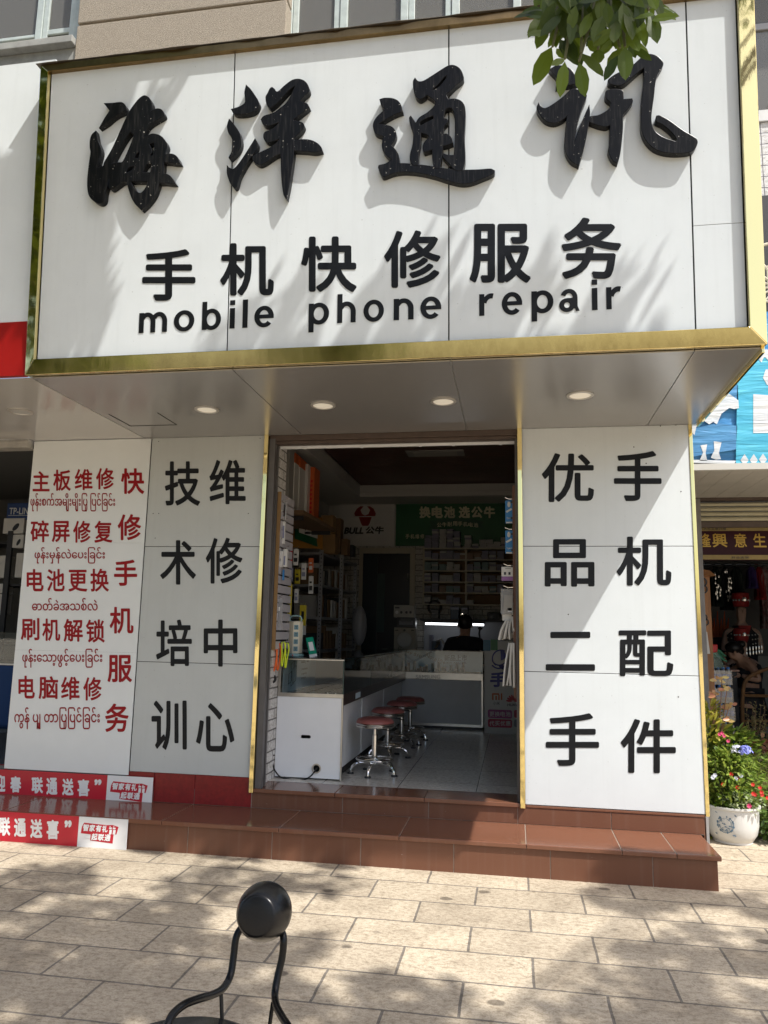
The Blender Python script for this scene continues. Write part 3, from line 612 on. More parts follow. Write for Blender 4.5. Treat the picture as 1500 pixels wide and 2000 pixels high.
C4=[[(265,230),(330,200),(420,220),(470,280),(488,345),(400,360),(320,372),(325,300)],
 [(175,505),(190,530),(230,548),(300,510),(380,450),(440,395),(500,400),(560,430),(553,480),(520,560),(490,660),(465,790),(455,855),(500,730),(550,610),(585,530),(590,590),(575,700),(545,850),(515,960),(500,1010),(440,975),(400,910),(388,840),(395,730),(410,600),(370,640),(300,665),(230,645),(180,590),(162,545)],
 [(735,402),(800,393),(855,405),(862,440),(864,475),(935,470),(938,492),(900,550),(860,600),(858,700),(850,800),(835,920),(815,990),(780,970),(745,900),(755,840),(760,680),(720,695),(650,680),(585,655),(590,615),(660,605),(720,575),(760,540),(765,500),(725,465),(720,425)],
 [(760,300),(820,262),(900,235),(955,188),(1020,130),(1075,108),(1140,125),(1185,175),(1175,215),(1140,270),(1122,340),(1110,450),(1090,600),(1095,680),(1130,745),(1200,790),(1290,820),(1303,800),(1260,740),(1190,680),(1132,650),(1136,610),(1160,608),(1240,650),(1350,730),(1450,790),(1465,830),(1430,890),(1350,910),(1230,908),(1130,880),(1060,820),(1020,740),(1012,640),(1020,450),(1035,330),(1035,210),(960,270),(880,340),(820,360),(755,345),(742,320)]]
raised(C1,(160,180),6.818).build('raised_character', M_char, sg)
raised(C2,(420,140),6.25).build('raised_character', M_char, sg)
q = raised(C3,(700,110),5.357); q2 = raised(C3b,(700,110),5.357,DEP+.0015); q.add(q2.v,q2.f); q.build('raised_character', M_char, sg)
raised(C4,(1010,80),4.1667).build('raised_character', M_char, sg)
# ================================================================== LEFT NEIGHBOUR
lb = thing('phone_shop_next_door', 'neighbouring shop on the left with white fascia and red band above its dark opening', 'building', (-4.4,YF,0))
xr_ = oL-.006
b = MB(); zb = PY(0,632,3.98).z; 
b.box((-7,3.975,zb+.002),(xr_,4.0,PY(40,124,3.975).z)); b.build('white_fascia', M_panel, lb)
b = MB(); b.box((-7,3.965,2.935),(xr_,4.0,zb)); b.build('red_band', mat('red_fascia', (.31,.008,.006), .35, var=.1), lb, bevel=.002)
b = MB(); b.box((-7,4.0,SOF-.004),(sx[0]-.004,5.37,SOF+.003)); b.build('soffit', mat('gloss_white_soffit', (.52,.51,.49), .12, spec=.8, var=.03, vscale=2), lb)
b = MB(); b.box((-3.825,5.372,SOF-.004),(sx[0]-.004,YF-.012,SOF+.003)); b.build('soffit_return', mat('gloss_white_soffit'), lb)
c = PZ(40,802,SOF); q = MB(); q.lathe([(.083,-.005),(.083,-.010),(.078,-.013),(.066,-.013),(.064,-.006)],c,32,cap=False); r = q.build('downlight', mat('downlight_rim'), lb, smooth=True)
q = MB(); q.lathe([(.001,-.0095),(.05,-.0095),(.0655,-.008),(.0655,-.0055)],c,32); q.build('lens', mat('lens_off',(.5,.5,.48),.4), r, smooth=True)
b = MB(); b.box((-7,5.372,2.86),(-3.835,5.5,2.928)); b.box((-7,5.36,2.895),(-3.835,5.372,2.91)); b.build('header', mat('dirty_white_metal', (.48,.46,.42), .5, var=.3, vscale=6), lb, bevel=.003)
zs = [.375,PY(150,1272,YF).z,PY(150,1061,YF).z,SOF-.008]
r = MB(); r.box((-3.818,YF-.0075,.375),(-2.812,YF+.011,SOF-.008)); r = r.build('service_panel', M_seam, lb)
for a,c_ in zip(zs[:-1],zs[1:]):
    q = MB(); q.box((-3.822,YF-.016,a+.0004),(-2.81,YF-.008,c_-.0004)); q.build('cladding_sheet', mat('white_sheet', (.76,.79,.79), .28, var=.04, vscale=3), r)
pw = lambda x,y: PY(x,y,YF-.016)
def c3(ch,x0,y0,x1,y1): return (ch, x0/4.6875, 850+y0/4.6875, x1/4.6875, 850+y1/4.6875)
def c4(ch,x0,y0,x1,y1): return (ch, x0/4.6875, 1150+y0/4.6875, x1/4.6875, 1150+y1/4.6875)
L = [c3('主',300,330,455,515),c3('板',488,315,650,510),c3('维',685,310,848,503),c3('修',880,300,1045,497),c3('快',1108,303,1322,540),
 c3('碎',280,780,450,980),c3('屏',475,785,640,980),c3('修',670,783,832,985),c3('复',865,783,1030,985),c3('修',1078,723,1293,962),
 c3('电',245,1225,400,1430),c3('池',430,1225,593,1430),c3('更',628,1232,800,1433),c3('换',828,1222,998,1433),c3('手',1045,1140,1257,1380),
 c4('刷',192,268,362,472),c4('机',388,272,552,477),c4('解',583,275,760,485),c4('锁',788,280,960,493),c4('机',1005,165,1223,410),
 c4('电',170,795,320,1005),c4('脑',355,800,533,1010),c4('维',560,805,730,1015),c4('修',763,808,932,1023),c4('服',985,605,1210,855),c4('务',963,1050,1180,1312)]
lettering(r, L, pw, M_redv, .026)
for it in [c3('ဖုန်းစက်အမျိုးမျိုးြပု ြပင်ြခင်း',280,530,1055,698),c3('ဖုန်းမှန်လဲေပးြခင်း',318,1025,962,1175),c3('ဓာတ်ခဲအသစ်လဲ',295,1490,895,1605),c4('ဖုန်းေသာ့ဖွင့်ေပးြခင်း',205,548,938,722),c4('ကွန် ပျူ တာြပုြပင်ြခင်း',133,1083,915,1285)]:
    q = MB(); put(q, it[0], pw, it[1:5], 0, thick=.013, lift=.0024); q.build('burmese_line', M_redv, r, recalc=False)
# dark room of the neighbour
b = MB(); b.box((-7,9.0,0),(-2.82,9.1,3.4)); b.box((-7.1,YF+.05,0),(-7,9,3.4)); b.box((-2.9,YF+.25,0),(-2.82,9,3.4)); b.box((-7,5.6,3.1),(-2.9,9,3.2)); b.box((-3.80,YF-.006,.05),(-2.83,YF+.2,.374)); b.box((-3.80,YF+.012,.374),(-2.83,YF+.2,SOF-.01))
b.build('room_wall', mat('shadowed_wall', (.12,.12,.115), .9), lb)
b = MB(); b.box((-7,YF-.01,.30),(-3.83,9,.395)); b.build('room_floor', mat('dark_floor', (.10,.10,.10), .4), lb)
YL = 7.6
rk = thing('black_rack', 'black metal rack of white router boxes in the dark shop on the left', 'rack', tuple(PY(-20,1280,YL)))
zsh = [PY(20,y,YL).z for y in (1055,1100,1130,1205,1240)]
rx0, rx1 = PY(-130,1100,YL).x, PY(62,1100,YL).x
for x in (rx0, PY(18,1100,YL).x, rx1):
    q = MB(); q.box((x-.03,YL-.03,.395),(x+.03,YL+.0,zsh[0]+.1)); q.build('post', M_dark, rk)
for z in (zsh[0]-.02,zsh[2]-.06,zsh[4]-.1,.6):
    q = MB(); q.box((rx0,YL+.005,z-.02),(rx1,YL+.5,z)); q.build('shelf', M_dark, rk)
def carton(name,x0,y0,x1,y1,Y,m,lab,cat,group=None,depth=.16,rot=0,extra=None):
    a = PY(x0,y1,Y); c_ = PY(x1,y0,Y); q = MB(); q.box((a.x,Y,a.z),(c_.x,Y+depth,c_.z)); o = q.build(name, m, None, bevel=.003)
    tag(o, lab, cat, group)
    if extra:
        e = MB(); extra(e,a,c_,Y); o2 = e.build('print', extra.m, None, recalc=False); o2.parent = o
    if rot:
        pass
    rebase(o)
    for ch in o.children: ch.data.transform(Matrix.Translation(-Vector(o.location)))
    return o
M_wbox = mat('white_box_card', (.62,.61,.58), .6, var=.08)
def ex_tp(e,a,c,Y):
    putw(e,'TP-LINK',(a.x+.03,Y-.002,c.z-.13),(c.x-a.x-.0,0,0),(0,0,.075),.02)
    e.quad((a.x+.02,Y-.002,a.z+.05),(a.x+.3,Y-.002,a.z+.05),(a.x+.3,Y-.002,a.z+.055),(a.x+.02,Y-.002,a.z+.055))
ex_tp.m = mat('pale_print', (.6,.62,.62), .5)
carton('router_box',12,982,62,1016,YL,mat('deep_blue_card',(.02,.05,.16),.4),'blue router box lettered in white on top of the black rack at the left','box',extra=ex_tp)
def ex_sw(e,a,c,Y):
    w_=c.x-a.x; h=c.z-a.z; n=14
    e.quad(*[(a.x+w_*(.62+.16*math.cos(2*math.pi*k/n)),Y-.002,a.z+h*(.42+.2*math.sin(2*math.pi*k/n)+.15*math.cos(2*math.pi*k/n))) for k in range(n)])
ex_sw.m = M_black
carton('white_carton',5,1012,48,1042,YL-.02,M_wbox,'white box with a black device picture, upper of two at the left edge','box',extra=ex_sw)
carton('white_carton',20,1044,47,1070,YL-.02,M_wbox,'white box with a black device picture, below another one at the left edge','box',extra=ex_sw)
for i,(x0,y0,x1,y1,l) in enumerate([(28,1080,50,1128,'tall plain white carton standing on the second shelf of the left black rack'),(-20,1085,12,1128,'wide plain white carton cut by the left picture edge on the second shelf'),(-15,1140,8,1158,'small plain white carton low on the left black rack'),(-25,1160,6,1200,'large plain white carton low on the left black rack')]):
    carton('white_carton',x0,y0,x1,y1,YL-.01,M_wbox,l,'box')
# glass case and blue chair inside the left shop
sc_ = thing('glass_counter', 'dim glass counter inside the dark shop at the left picture edge', 'counter', tuple(PY(-20,1450,7.0)))
a = PY(-120,1292,7.0); c_ = PY(42,1238,7.0)
q = MB(); q.box((a.x,7.0,.4),(c_.x,7.5,a.z-.05)); q.build('cabinet', mat('dim_cabinet',(.08,.09,.10),.5), sc_)
q = MB(); q.box((a.x,7.0,a.z-.05),(c_.x,7.5,a.z)); q.build('rail', M_alu, sc_)
q = MB(); q.box((a.x,7.0,a.z),(c_.x,7.005,c_.z)); q.box((a.x,7.0,c_.z),(c_.x,7.5,c_.z+.01)); q.build('case_glass', M_glass, sc_)
bc = thing('blue_chair', 'dark blue padded chair back in the left shop beside the glass counter', 'chair', tuple(PY(10,1470,6.4)))
a = PY(-30,1420,6.4); c_ = PY(32,1300,6.4)
M_blue = mat('dark_blue_fabric',(.01,.04,.13),.8)
q = MB(); q.box((a.x,6.4,a.z),(c_.x,6.46,c_.z)); q.build('backrest', M_blue, bc, bevel=.03)
q = MB(); q.box((a.x,6.46,a.z-.02),(c_.x,6.9,a.z+.05)); q.build('seat', M_blue, bc, bevel=.02)
for x in (a.x+.04,c_.x-.04):
    for y in (6.44,6.86):
        q = MB(); q.tube([(x,y,.4),(x,y,a.z-.02)],.012,8); q.build('leg', M_dark, bc)
# ================================================================== RED PROMOTION BOARDS
M_bred = mat('bright_red_board', (.52,.012,.03), .3, coat=.2); M_bwht = mat('white_board_print', (.80,.80,.80), .3); M_bredp = mat('crimson_print', (.50,.012,.03), .35)
def promo(corners, Y, chars, split, logo, lab, dy):
    (xl,yt,xr2,yb) = corners
    pl_ = lambda x,y: PY(x,y,Y)
    zt, zb2 = pl_(*dy[0]).z, pl_(*dy[1]).z
    x0, xm, x1 = xl, pl_(*split).x, pl_(*dy[0]).x
    t = thing('promotion_board', lab, 'board', ((x0+x1)/2,Y,zb2), 'red promotion boards on the step risers')
    q = MB(); q.box((x0,Y,zb2),(xm,Y+.008,zt)); q.build('red_field', M_bred, t)
    q = MB(); q.box((xm+.0005,Y,zb2),(x1,Y+.008,zt)); wf = q.build('white_field', M_bwht, t, bevel=.002)
    q = MB()
    for it in chars: put(q, it[0], pl_, it[1:5], .05 if it[0]!='”' else .06, lift=.0015)
    q.build('lettering', M_bwht, t, recalc=False)
    lx,ly,s = logo
    q = MB(); poly = [(10,30),(0,90),(90,95),(85,150),(290,165),(300,80),(325,80),(345,10),(290,-5),(240,0),(30,-8)]
    poly = [(lx+a*s, ly+b_*s+a*s*.07) for a,b_ in poly]
    P = [pl_(*p) for p in poly]; mm = [(p.x,p.z) for p in P]
    q.prism(mm, lambda u,v: Vector((u,Y-.0012,v)), lambda u,v: Vector((u,Y+.001,v))); q.build('emblem', M_bredp, wf, recalc=True)
    q = MB()
    for i,ch in enumerate('智家有礼'): put(q, ch, pl_, (lx+(22+58*i)*s, ly+(6+58*i*.07)*s, lx+(74+58*i)*s, ly+(70+58*i*.07)*s), .05, lift=.003, shear=.18)
    for i,ch in enumerate('起联通'): put(q, ch, pl_, (lx+(98+60*i)*s, ly+(92+60*i*.07)*s, lx+(154+60*i)*s, ly+(154+60*i*.07)*s), .05, lift=.003, shear=.18)
    def bar(a,b_,c2,d): 
        p,r_ = pl_(lx+a*s,ly+(d+a*.07)*s), pl_(lx+c2*s,ly+(b_+c2*.07)*s); q.quad((p.x,Y-.003,p.z),(r_.x,Y-.003,p.z),(r_.x+.003,Y-.003,r_.z),(p.x+.003,Y-.003,r_.z))
    bar(35,112,88,128)
    for k in (0,1): bar(258+34*k,38,284+34*k,80); bar(258+34*k,18,284+34*k,32); bar(263+34*k,6,272+34*k,14)
    q.build('emblem_lettering', M_bwht, wf, recalc=False)
S5 = lambda ch,x0,y0,x1,y1: (ch, x0/4.6875, 1490+y0/4.6875, x1/4.6875, 1490+y1/4.6875)
promo((-4.6,0,0,0), YF-.026, [S5('迎',-45,110,50,265),S5('春',95,122,195,272),S5('联',290,130,395,280),S5('通',425,135,527,292),S5('送',570,142,675,298),S5('喜',710,150,820,306),S5('”',865,150,930,205)], (208,1540), (215,1527,1/4.6875), 'upper red promotion board with white lettering, leaning on the top riser', ((299,1519),(298,1570)))
promo((-4.6,0,0,0), YS-.022, [S5('春',-130,480,-30,655),S5('联',-5,497,95,668),S5('通',130,507,240,677),S5('送',278,513,390,688),S5('喜',428,522,540,700),S5('”',592,525,657,592)], (152,1625), (158,1608,1/4.6875), 'lower red promotion board with white lettering, leaning on the bottom riser', ((250,1601),(247,1662)))
# ================================================================== SHOP INTERIOR
CX0, CX1, CY0, CY1 = -1.825, -1.30, 5.86, 9.25
dc = thing('display_counter', 'long white display counter with a glass case along the left side of the shop', 'counter', (CX0,CY0,FZ))
def slab_holes(x0,x1,z0,z1,y,holes,t=.016):
    cu = bpy.data.curves.new('h','CURVE'); cu.dimensions='2D'; cu.fill_mode='BOTH'; cu.extrude=t/2
    for lp in [[(x0,z0),(x1,z0),(x1,z1),(x0,z1)]]+holes:
        sp=cu.splines.new('POLY'); sp.points.add(len(lp)-1); sp.use_cyclic_u=True
        for p,v in zip(sp.points,lp): p.co=(v[0],v[1],0,1)
    o=bpy.data.objects.new('h',cu); COL.objects.link(o); bpy.context.view_layer.update()
    me=bpy.data.meshes.new_from_object(o.evaluated_get(bpy.context.evaluated_depsgraph_get()))
    V=[(v.co.x,y+t/2-v.co.z,v.co.y) for v in me.vertices]; F=[tuple(p.vertices) for p in me.polygons]
    bpy.data.objects.remove(o); bpy.data.curves.remove(cu); bpy.data.meshes.remove(me)
    q=MB(); q.add(V,F); return q
hc = PY(597,1439,CY0); hr = PY(618,1501,CY0)
slot = [(hc.x+sx_*.028+.013*math.cos(t)*1, hc.z+.013*math.sin(t)) for sx_,ts in ((1,(-90,-45,0,45,90)),(-1,(90,135,180,225,270))) for t in map(math.radians,ts)]
rnd = [(hr.x+.027*math.cos(2*math.pi*k/20), hr.z+.030*math.sin(2*math.pi*k/20)) for k in range(20)]
slab_holes(CX0,CX1-.012,FZ+.012,.94,CY0,[slot,rnd]).build('front_panel', M_white, dc)
q = MB(); q.lathe([(.027,0),(.036,0),(.036,.006),(.027,.006)],(hr.x,CY0-.001,hr.z),24,(0,-1,0),cap=False); q.build('cable_grommet', M_alu, dc, smooth=True)
q = MB(); q.box((CX0,CY0+.3,FZ+.01),(CX1-.05,CY1,.90)); q.box((CX0,CY0+.016,FZ),(CX0+.02,CY0+.3,.94)); q.box((CX0,CY0+.02,.90),(CX1-.03,CY1,.94)); q.build('cabinet', mat('cabinet_black', (.02,.02,.02), .6), dc)
for k,(y0,y1) in enumerate(((CY0+.14,6.75),(6.8,7.9),(7.95,9.2))):
    q = MB(); q.box((CX1-.055,y0,FZ+.07),(CX1-.035,y1,.87)); q.build('side_panel', M_white, dc, bevel=.003)
q = MB(); q.box((CX0,CY0-.004,.941),(CX1,CY0+.014,.970)); q.box((CX1-.012,CY0-.004,FZ),(CX1,CY0+.012,.94)); q.box((CX0-.0,CY0-.003,.9705),(CX0+.02,CY0+.012,1.232)); q.box((CX0+.0205,CY0-.003,1.222),(CX1,CY0+.01,1.232)); q.build('edge_trim', M_alu, dc, bevel=.001)
q = MB(); q.box((CX1-.014,CY0+.02,.885),(CX1,CY1+.04,.97)); q.build('side_rail', mat('brown_anodised', (.07,.045,.04), .3, metal=.4, var=.2), dc)
q = MB(); q.box((CX0,CY0+.02,.942),(CX1-.016,CY1,.962)); q.build('display_deck', mat('deck_grey', (.42,.44,.44), .25), dc)
q = MB()
for i in range(9):
    for j in range(3):
        y = CY0+.08+i*.11; x = CX0+.08+j*.145
        q.box((x,y,.9625),(x+.125,y+.085,.970))
q.build('phone_tray', mat('tray_dark', (.04,.045,.05), .15, rvar=.05), dc)
q = MB()
for x,y in [(-1.44,5.93),(-1.41,5.96),(-1.46,6.0),(-1.38,5.94),(-1.36,6.3),(-1.35,6.6),(-1.36,6.9),(-1.35,7.2)]: q.ball((x,y,.968),(.006,.006,.004),6,4)
q.build('spot_light', mat('tiny_led', (.9,.9,.85), .3), dc)
q = MB(); q.box((CX0+.021,CY0,.9705),(CX1-.001,CY0+.006,1.222)); q.box((CX1-.007,CY0+.0065,.9705),(CX1-.001,7.0,1.222)); q.box((CX1-.007,7.006,.9705),(CX1-.001,8.2,1.222)); q.box((CX1-.007,8.206,.9705),(CX1-.001,CY1,1.222)); q.build('case_glass', M_glass, dc)
q = MB(); q.box((CX1-.006,6.999,.9705),(CX1+.0005,7.006,1.222)); q.box((CX1-.006,8.199,.9705),(CX1+.0005,8.206,1.222)); q.box((CX1-.008,CY0-.0005,.9705),(CX1+.0005,CY0+.005,1.222)); q.build('glass_seam', mat('green_glass_edge', (.02,.05,.045), .2), dc)
q = MB(); q.box((CX0-.0,CY0-.006,1.2325),(CX1+.004,CY1+.3,1.240)); q.build('glass_top', glass('smoked_glass',(.85,.9,.89),.01), dc)
M_post = mat('pale_poster', (.68,.82,.93), .4, var=.1, vscale=3)
q = MB(); q.box((CX0+.022,CY0+.05,.963),(CX0+.026,6.9,1.225)); q.build('back_poster', M_post, dc)
q = MB(); X=CX0+.0275
putw(q,'Galaxy A80',(X,6.40,1.165),(0,.26,0),(0,0,.04),.012)
for k,z in enumerate((1.12,1.08,1.045)): putw(q,'手机快修服务',(X,6.42,z-.006),(0,.20-.02*k,0),(0,0,.016),.0)
for (y0,z0,y1,z1) in ((6.12,1.0,6.20,1.20),(6.16,1.02,6.26,1.16),(6.05,1.02,6.13,1.12)):
    q.tube([(X,y0,z0),(X,y1,z0+.02),(X,y1,z1),(X,y0,z1-.02),(X,y0,z0)],.0018,5)
q.build('poster_print', mat('slate_print', (.06,.075,.09), .5), dc, recalc=False)
q = MB(); q.box((CX0+.022,6.91,.963),(CX0+.026,CY1,1.225)); q.box((CX0+.027,CY1-.05,.963),(CX1-.02,CY1-.04,1.225)); q.build('back_lining', mat('case_lining',(.60,.61,.60),.5), dc)
q = MB(); q.box((CX0+.03,CY1-.054,.985),(CX1-.02,CY1-.051,1.05)); q.build('inner_rail', M_alu, dc)
q = MB(); put(q,'SAMSUNG',lambda x,y: PY(x,y,CY1-.054),(706,1297,750,1305),.02,mirror=True,lift=.003); q.build('mirrored_lettering', M_dark, dc, recalc=False)
q = MB(); q.box((CX1+.0005,6.32,.90),(CX1+.002,6.52,.945)); q.build('sticker', M_post, dc)
# cable from the grommet
pc = lambda x,y,Y=CY0-.02: PY(x,y,Y)
cb = MB(); pth=[Vector((hr.x,CY0+.05,hr.z))]+[pc(x,y) for x,y in ((618,1501),(612,1510),(604,1518),(592,1523),(575,1524),(560,1521))]+[pc(x,y,CY0-.03) for x,y in ((547,1517),(537,1505),(532.5,1490),(532,1478),(533,1476),(536,1475))]
def smoothpath(P,n=5):
    P=[Vector(p) for p in P]; out=[]
    for i in range(len(P)-1):
        a,b,c,d=P[max(i-1,0)],P[i],P[i+1],P[min(i+2,len(P)-1)]
        for k in range(n):
            t=k/n; out.append(.5*((2*b)+(c-a)*t+(2*a-5*b+4*c-d)*t*t+(3*b-a-3*c+d)*t**3))
    out.append(P[-1]); return out
cb.tube(smoothpath(pth),.0055,7); tag(rebase(cb.build('power_cable', M_rubber, smooth=True)), 'black power cable looping out of the round hole in the white counter end', 'cable')
# back counter
BX0,BX1,BY = -1.60,-.372,9.3
bcn = thing('back_counter', 'white counter with glass case facing the street across the back of the shop', 'counter', ((BX0+BX1)/2,BY,FZ))
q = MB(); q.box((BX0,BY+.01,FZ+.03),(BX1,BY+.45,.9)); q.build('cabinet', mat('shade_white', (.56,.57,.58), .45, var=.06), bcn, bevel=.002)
q = MB(); q.box((BX0,BY-.002,FZ+.03),(BX1,BY+.008,FZ+.06)); q.box((BX1-.02,BY-.002,FZ+.0605),(BX1,BY+.008,.9)); q.build('edge_trim', M_alu, bcn)
q = MB(); q.box((BX0+.1,BY+.05,FZ),(BX1-.02,BY+.4,FZ+.03)); q.build('plinth', M_black, bcn)
q = MB(); q.box((BX0+.27,BY-.012,.90),(BX1,BY+.01,.98)); q.box((BX0,BY-.012,.90),(BX0+.269,BY+.01,.98)); q.build('rail', M_alu, bcn, bevel=.002)
q = MB(); put(q,'SAMSUNG',lambda x,y: PY(x,y,BY-.012),(812,1318,860,1326),.02); q.build('lettering', mat('faded_print', (.28,.27,.25), .5), bcn, recalc=False)
q = MB(); q.box((BX0,BY,.98),(BX1,BY+.006,1.235)); q.box((BX1-.006,BY+.0065,.98),(BX1,BY+.45,1.235)); q.build('case_glass', M_glass, bcn)
q = MB(); q.box((BX0,BY-.004,1.236),(BX1+.004,BY+.45,1.246)); q.build('glass_top', MATS['smoked_glass'], bcn)
q = MB(); q.box((BX0,BY+.40,.98),(BX1-.01,BY+.41,1.235)); q.build('back_poster', M_post, bcn)
pb = lambda x,y: PY(x,y,BY+.40)
q = MB(); put(q,'新品上市',pb,(868,1279,912,1291),.03); put(q,'NEW ARRIVAL',pb,(868,1293,912,1296),.01); q.build('poster_lettering', mat('slate_blue_print', (.10,.16,.22), .5), bcn, recalc=False)
q = MB()
def seg2(mb,a,b,wd,pl):
    a,b=pl(*a),pl(*b); d=(b-a).normalized(); n=Vector((-d.z,0,d.x))*wd*.5; o=Vector((0,-.002,0)); mb.quad(a-n+o,b-n+o,b+n+o,a+n+o)
for a,c in (((788,1276),(808,1292)),((808,1292),(843,1273)),((795,1290),(812,1296))): seg2(q,a,c,.022,pb)
q.build('poster_stroke', mat('print_blue', (.05,.16,.28), .5), bcn, recalc=False)
q = MB(); p=pb(806,1279); r_=pb(840,1300)
putw(q,'Galaxy S10',p+Vector((-.2,-.003,.06)),Vector((.30,0,-.11)),Vector((.02,0,.045)),.01); putw(q,'Note10+',p+Vector((.16,-.003,-.02)),Vector((.24,0,-.10)),Vector((.02,0,.05)),.01); q.build('poster_lettering', M_dark, bcn, recalc=False)
for i in range(12):
    x = BX0+.12+.075*i; q = MB(); q.box((x,BY+.10,.981),(x+.045,BY+.18,1.0+.02*(i%3))); q.lathe([(.02,0),(.014,.05+.02*(i%4)),(.02,.06+.02*(i%4))],(x+.03,BY+.25,.981),10); q.build('display_stand', M_dark if i%3 else mat('teal_accessory',(.05,.14,.16),.4), bcn)
# ---- four stools
M_seat = mat('red_leatherette', (.36,.12,.105), .38, var=.25, vscale=30, bump=.15, bscale=60)
def stool(p, rz, lab):
    x,y,z0 = p; t = thing('bar_stool', lab, 'stool', p, 'round red stools beside the counter'); H=.42
    q = MB(); q.lathe([(.001,H+.022),(.06,H+.021),(.11,H+.016),(.140,H+.005),(.152,H-.012),(.153,H-.022)],p,32); q.build('seat', M_seat, t, smooth=True)
    q = MB()
    for zz in (H-.03,H-.048): q.lathe([(.150+.012*math.cos(a),zz+.009*math.sin(a)) for a in [2*math.pi*k/10 for k in range(11)]],p,36,cap=False)
    q.lathe([(.02,H-.055),(.148,H-.05)],p,24,cap=False); q.build('seat_rim', M_chrome, t, smooth=True)
    q = MB(); q.lathe([(.014,.26),(.014,H-.05)],p,14); q.build('piston', M_chrome, t, smooth=True)
    q = MB(); q.lathe([(.024,.075),(.024,.30),(.019,.305),(.019,.31)],p,16); q.build('column', M_chrome, t, smooth=True)
    q = MB(); q.tube([(x+.03,y,z0+H-.07),(x+.12,y+.03,z0+H-.085),(x+.16,y+.04,z0+H-.10)],.005,6); q.build('lever', M_dark, t)
    q = MB(); q.lathe([(.145+.009*math.cos(a),.115+.009*math.sin(a)) for a in [2*math.pi*k/10 for k in range(11)]],p,36,cap=False)
    for k in range(5):
        a=rz+2*math.pi*k/5+.63; q.tube([(x+.02*math.cos(a),y+.02*math.sin(a),z0+.115),(x+.145*math.cos(a),y+.145*math.sin(a),z0+.115)],.007,6)
    q.build('foot_ring', M_chrome, t, smooth=True)
    for k in range(5):
        a = rz+2*math.pi*k/5; q = MB(); pts=[(.02,.085),(.08,.088),(.13,.082),(.168,.062),(.186,.035),(.19,.012)]
        q.tube(smoothpath([(x+r*math.cos(a),y+r*math.sin(a),z0+h) for r,h in pts],3),.0125,8); o = q.build('leg', M_chrome, t, smooth=True)
        q = MB(); q.lathe([(.014,.014),(.026,.010),(.027,.0005)],(x+.19*math.cos(a),y+.19*math.sin(a),z0),14); q.build('foot_pad', M_dark, o, smooth=True)
    return t
spots = []
for (x,y,zz) in ((733,1400,.772),(758,1381,.772),(785,1368,.772),(788,1360,.79)):
    p = PZ(x,y,zz); spots.append(p)
sl0 = stool((spots[0].x,spots[0].y,FZ), math.radians(-95), 'nearest round red stool, standing by the white counter end')
dup(sl0,(spots[1].x,spots[1].y,FZ),.4,'round red stool just behind the nearest one')
dup(sl0,(spots[2].x,spots[2].y,FZ),.9,'round red stool third from the doorway with its lever showing')
dup(sl0,(spots[3].x+.04,spots[3].y+.25,FZ),1.3,'farthest round red stool, partly hidden near the back counter')
# ---- on the counter: tower socket and payment stand
TY = 6.15
tp = PY(575,1283,TY); M_cream = mat('cream_plastic', (.70,.64,.50), .35); M_teal = mat('pale_teal_plastic', (.30,.48,.48), .4); M_tealb = mat('blue_grey_socket', (.13,.26,.30), .5)
ts = thing('tower_socket', 'cream tower power socket with pale teal sockets standing on the glass counter', 'power strip', (tp.x,TY,1.241))
c0 = (tp.x,TY,1.241)
q = MB(); q.lathe([(.078,0),(.078,.012),(.07,.022)],c0,8); q.build('base', M_teal, ts, bevel=.003)
q = MB(); q.lathe([(.064,.0225),(.064,.275),(.056,.285)],c0,8); q.build('tower_body', M_cream, ts, bevel=.004)
for r_ in range(4):
    for k in range(8):
        a = 2*math.pi*(k+.5)/8
        if k%2: continue
        n = Vector((math.cos(a),math.sin(a),0)); s_ = Vector((-n.y,n.x,0)); q = MB(); q.obox(Vector(c0)+n*.060+Vector((0,0,.06+.058*r_)), s_*.017, n*.0025, Vector((0,0,.019))); o = q.build('socket', M_tealb, ts)
        q = MB(); q.obox(Vector(c0)+n*.063+Vector((0,0,.066+.058*r_)), s_*.010, n*.0006, Vector((0,0,.002))); q.obox(Vector(c0)+n*.063+Vector((0,0,.054+.058*r_)), s_*.002, n*.0006, Vector((0,0,.006))); q.build('slot', M_dark, o)
q = MB(); q.tube(smoothpath([(tp.x-.045,TY,1.525),(tp.x-.05,TY,1.545),(tp.x-.03,TY,1.567),(tp.x+.03,TY,1.567),(tp.x+.05,TY,1.545),(tp.x+.045,TY,1.525)]),.006,8); q.build('handle', M_teal, ts, smooth=True)
q = MB(); q.ball((tp.x+.005,TY-.074,1.25),(.008,.004,.006),8,6); q.build('switch', M_red, ts)
pq = thing('payment_stand', 'green payment card standing tilted on the counter beside the tower socket', 'sign', tuple(PY(612,1284,6.05)))
cA=[PY(x,y,6.05)+Vector((0,dy,0)) for x,y,dy in ((605,1284,0),(620,1282,0),(608,1244,.05),(594,1246,.05))]
nn=Vector((0,.004,0)); q = MB(); q.hexa(cA,[c+nn for c in cA]); q.build('card', mat('green_card', (.0,.28,.17), .3), pq)
def on4(u,v,k=.0015): a,b,c,d=cA; return (a*(1-u)+b*u)*(1-v)+(d*(1-u)+c*u)*v+Vector((0,-k,0))
q = MB(); q.quad(on4(.0,.0),on4(1,.0),on4(1,.14),on4(.0,.14)); q.quad(on4(.2,.32),on4(.8,.32),on4(.8,.76),on4(.2,.76)); q.build('white_field', M_bwht, pq, recalc=False)
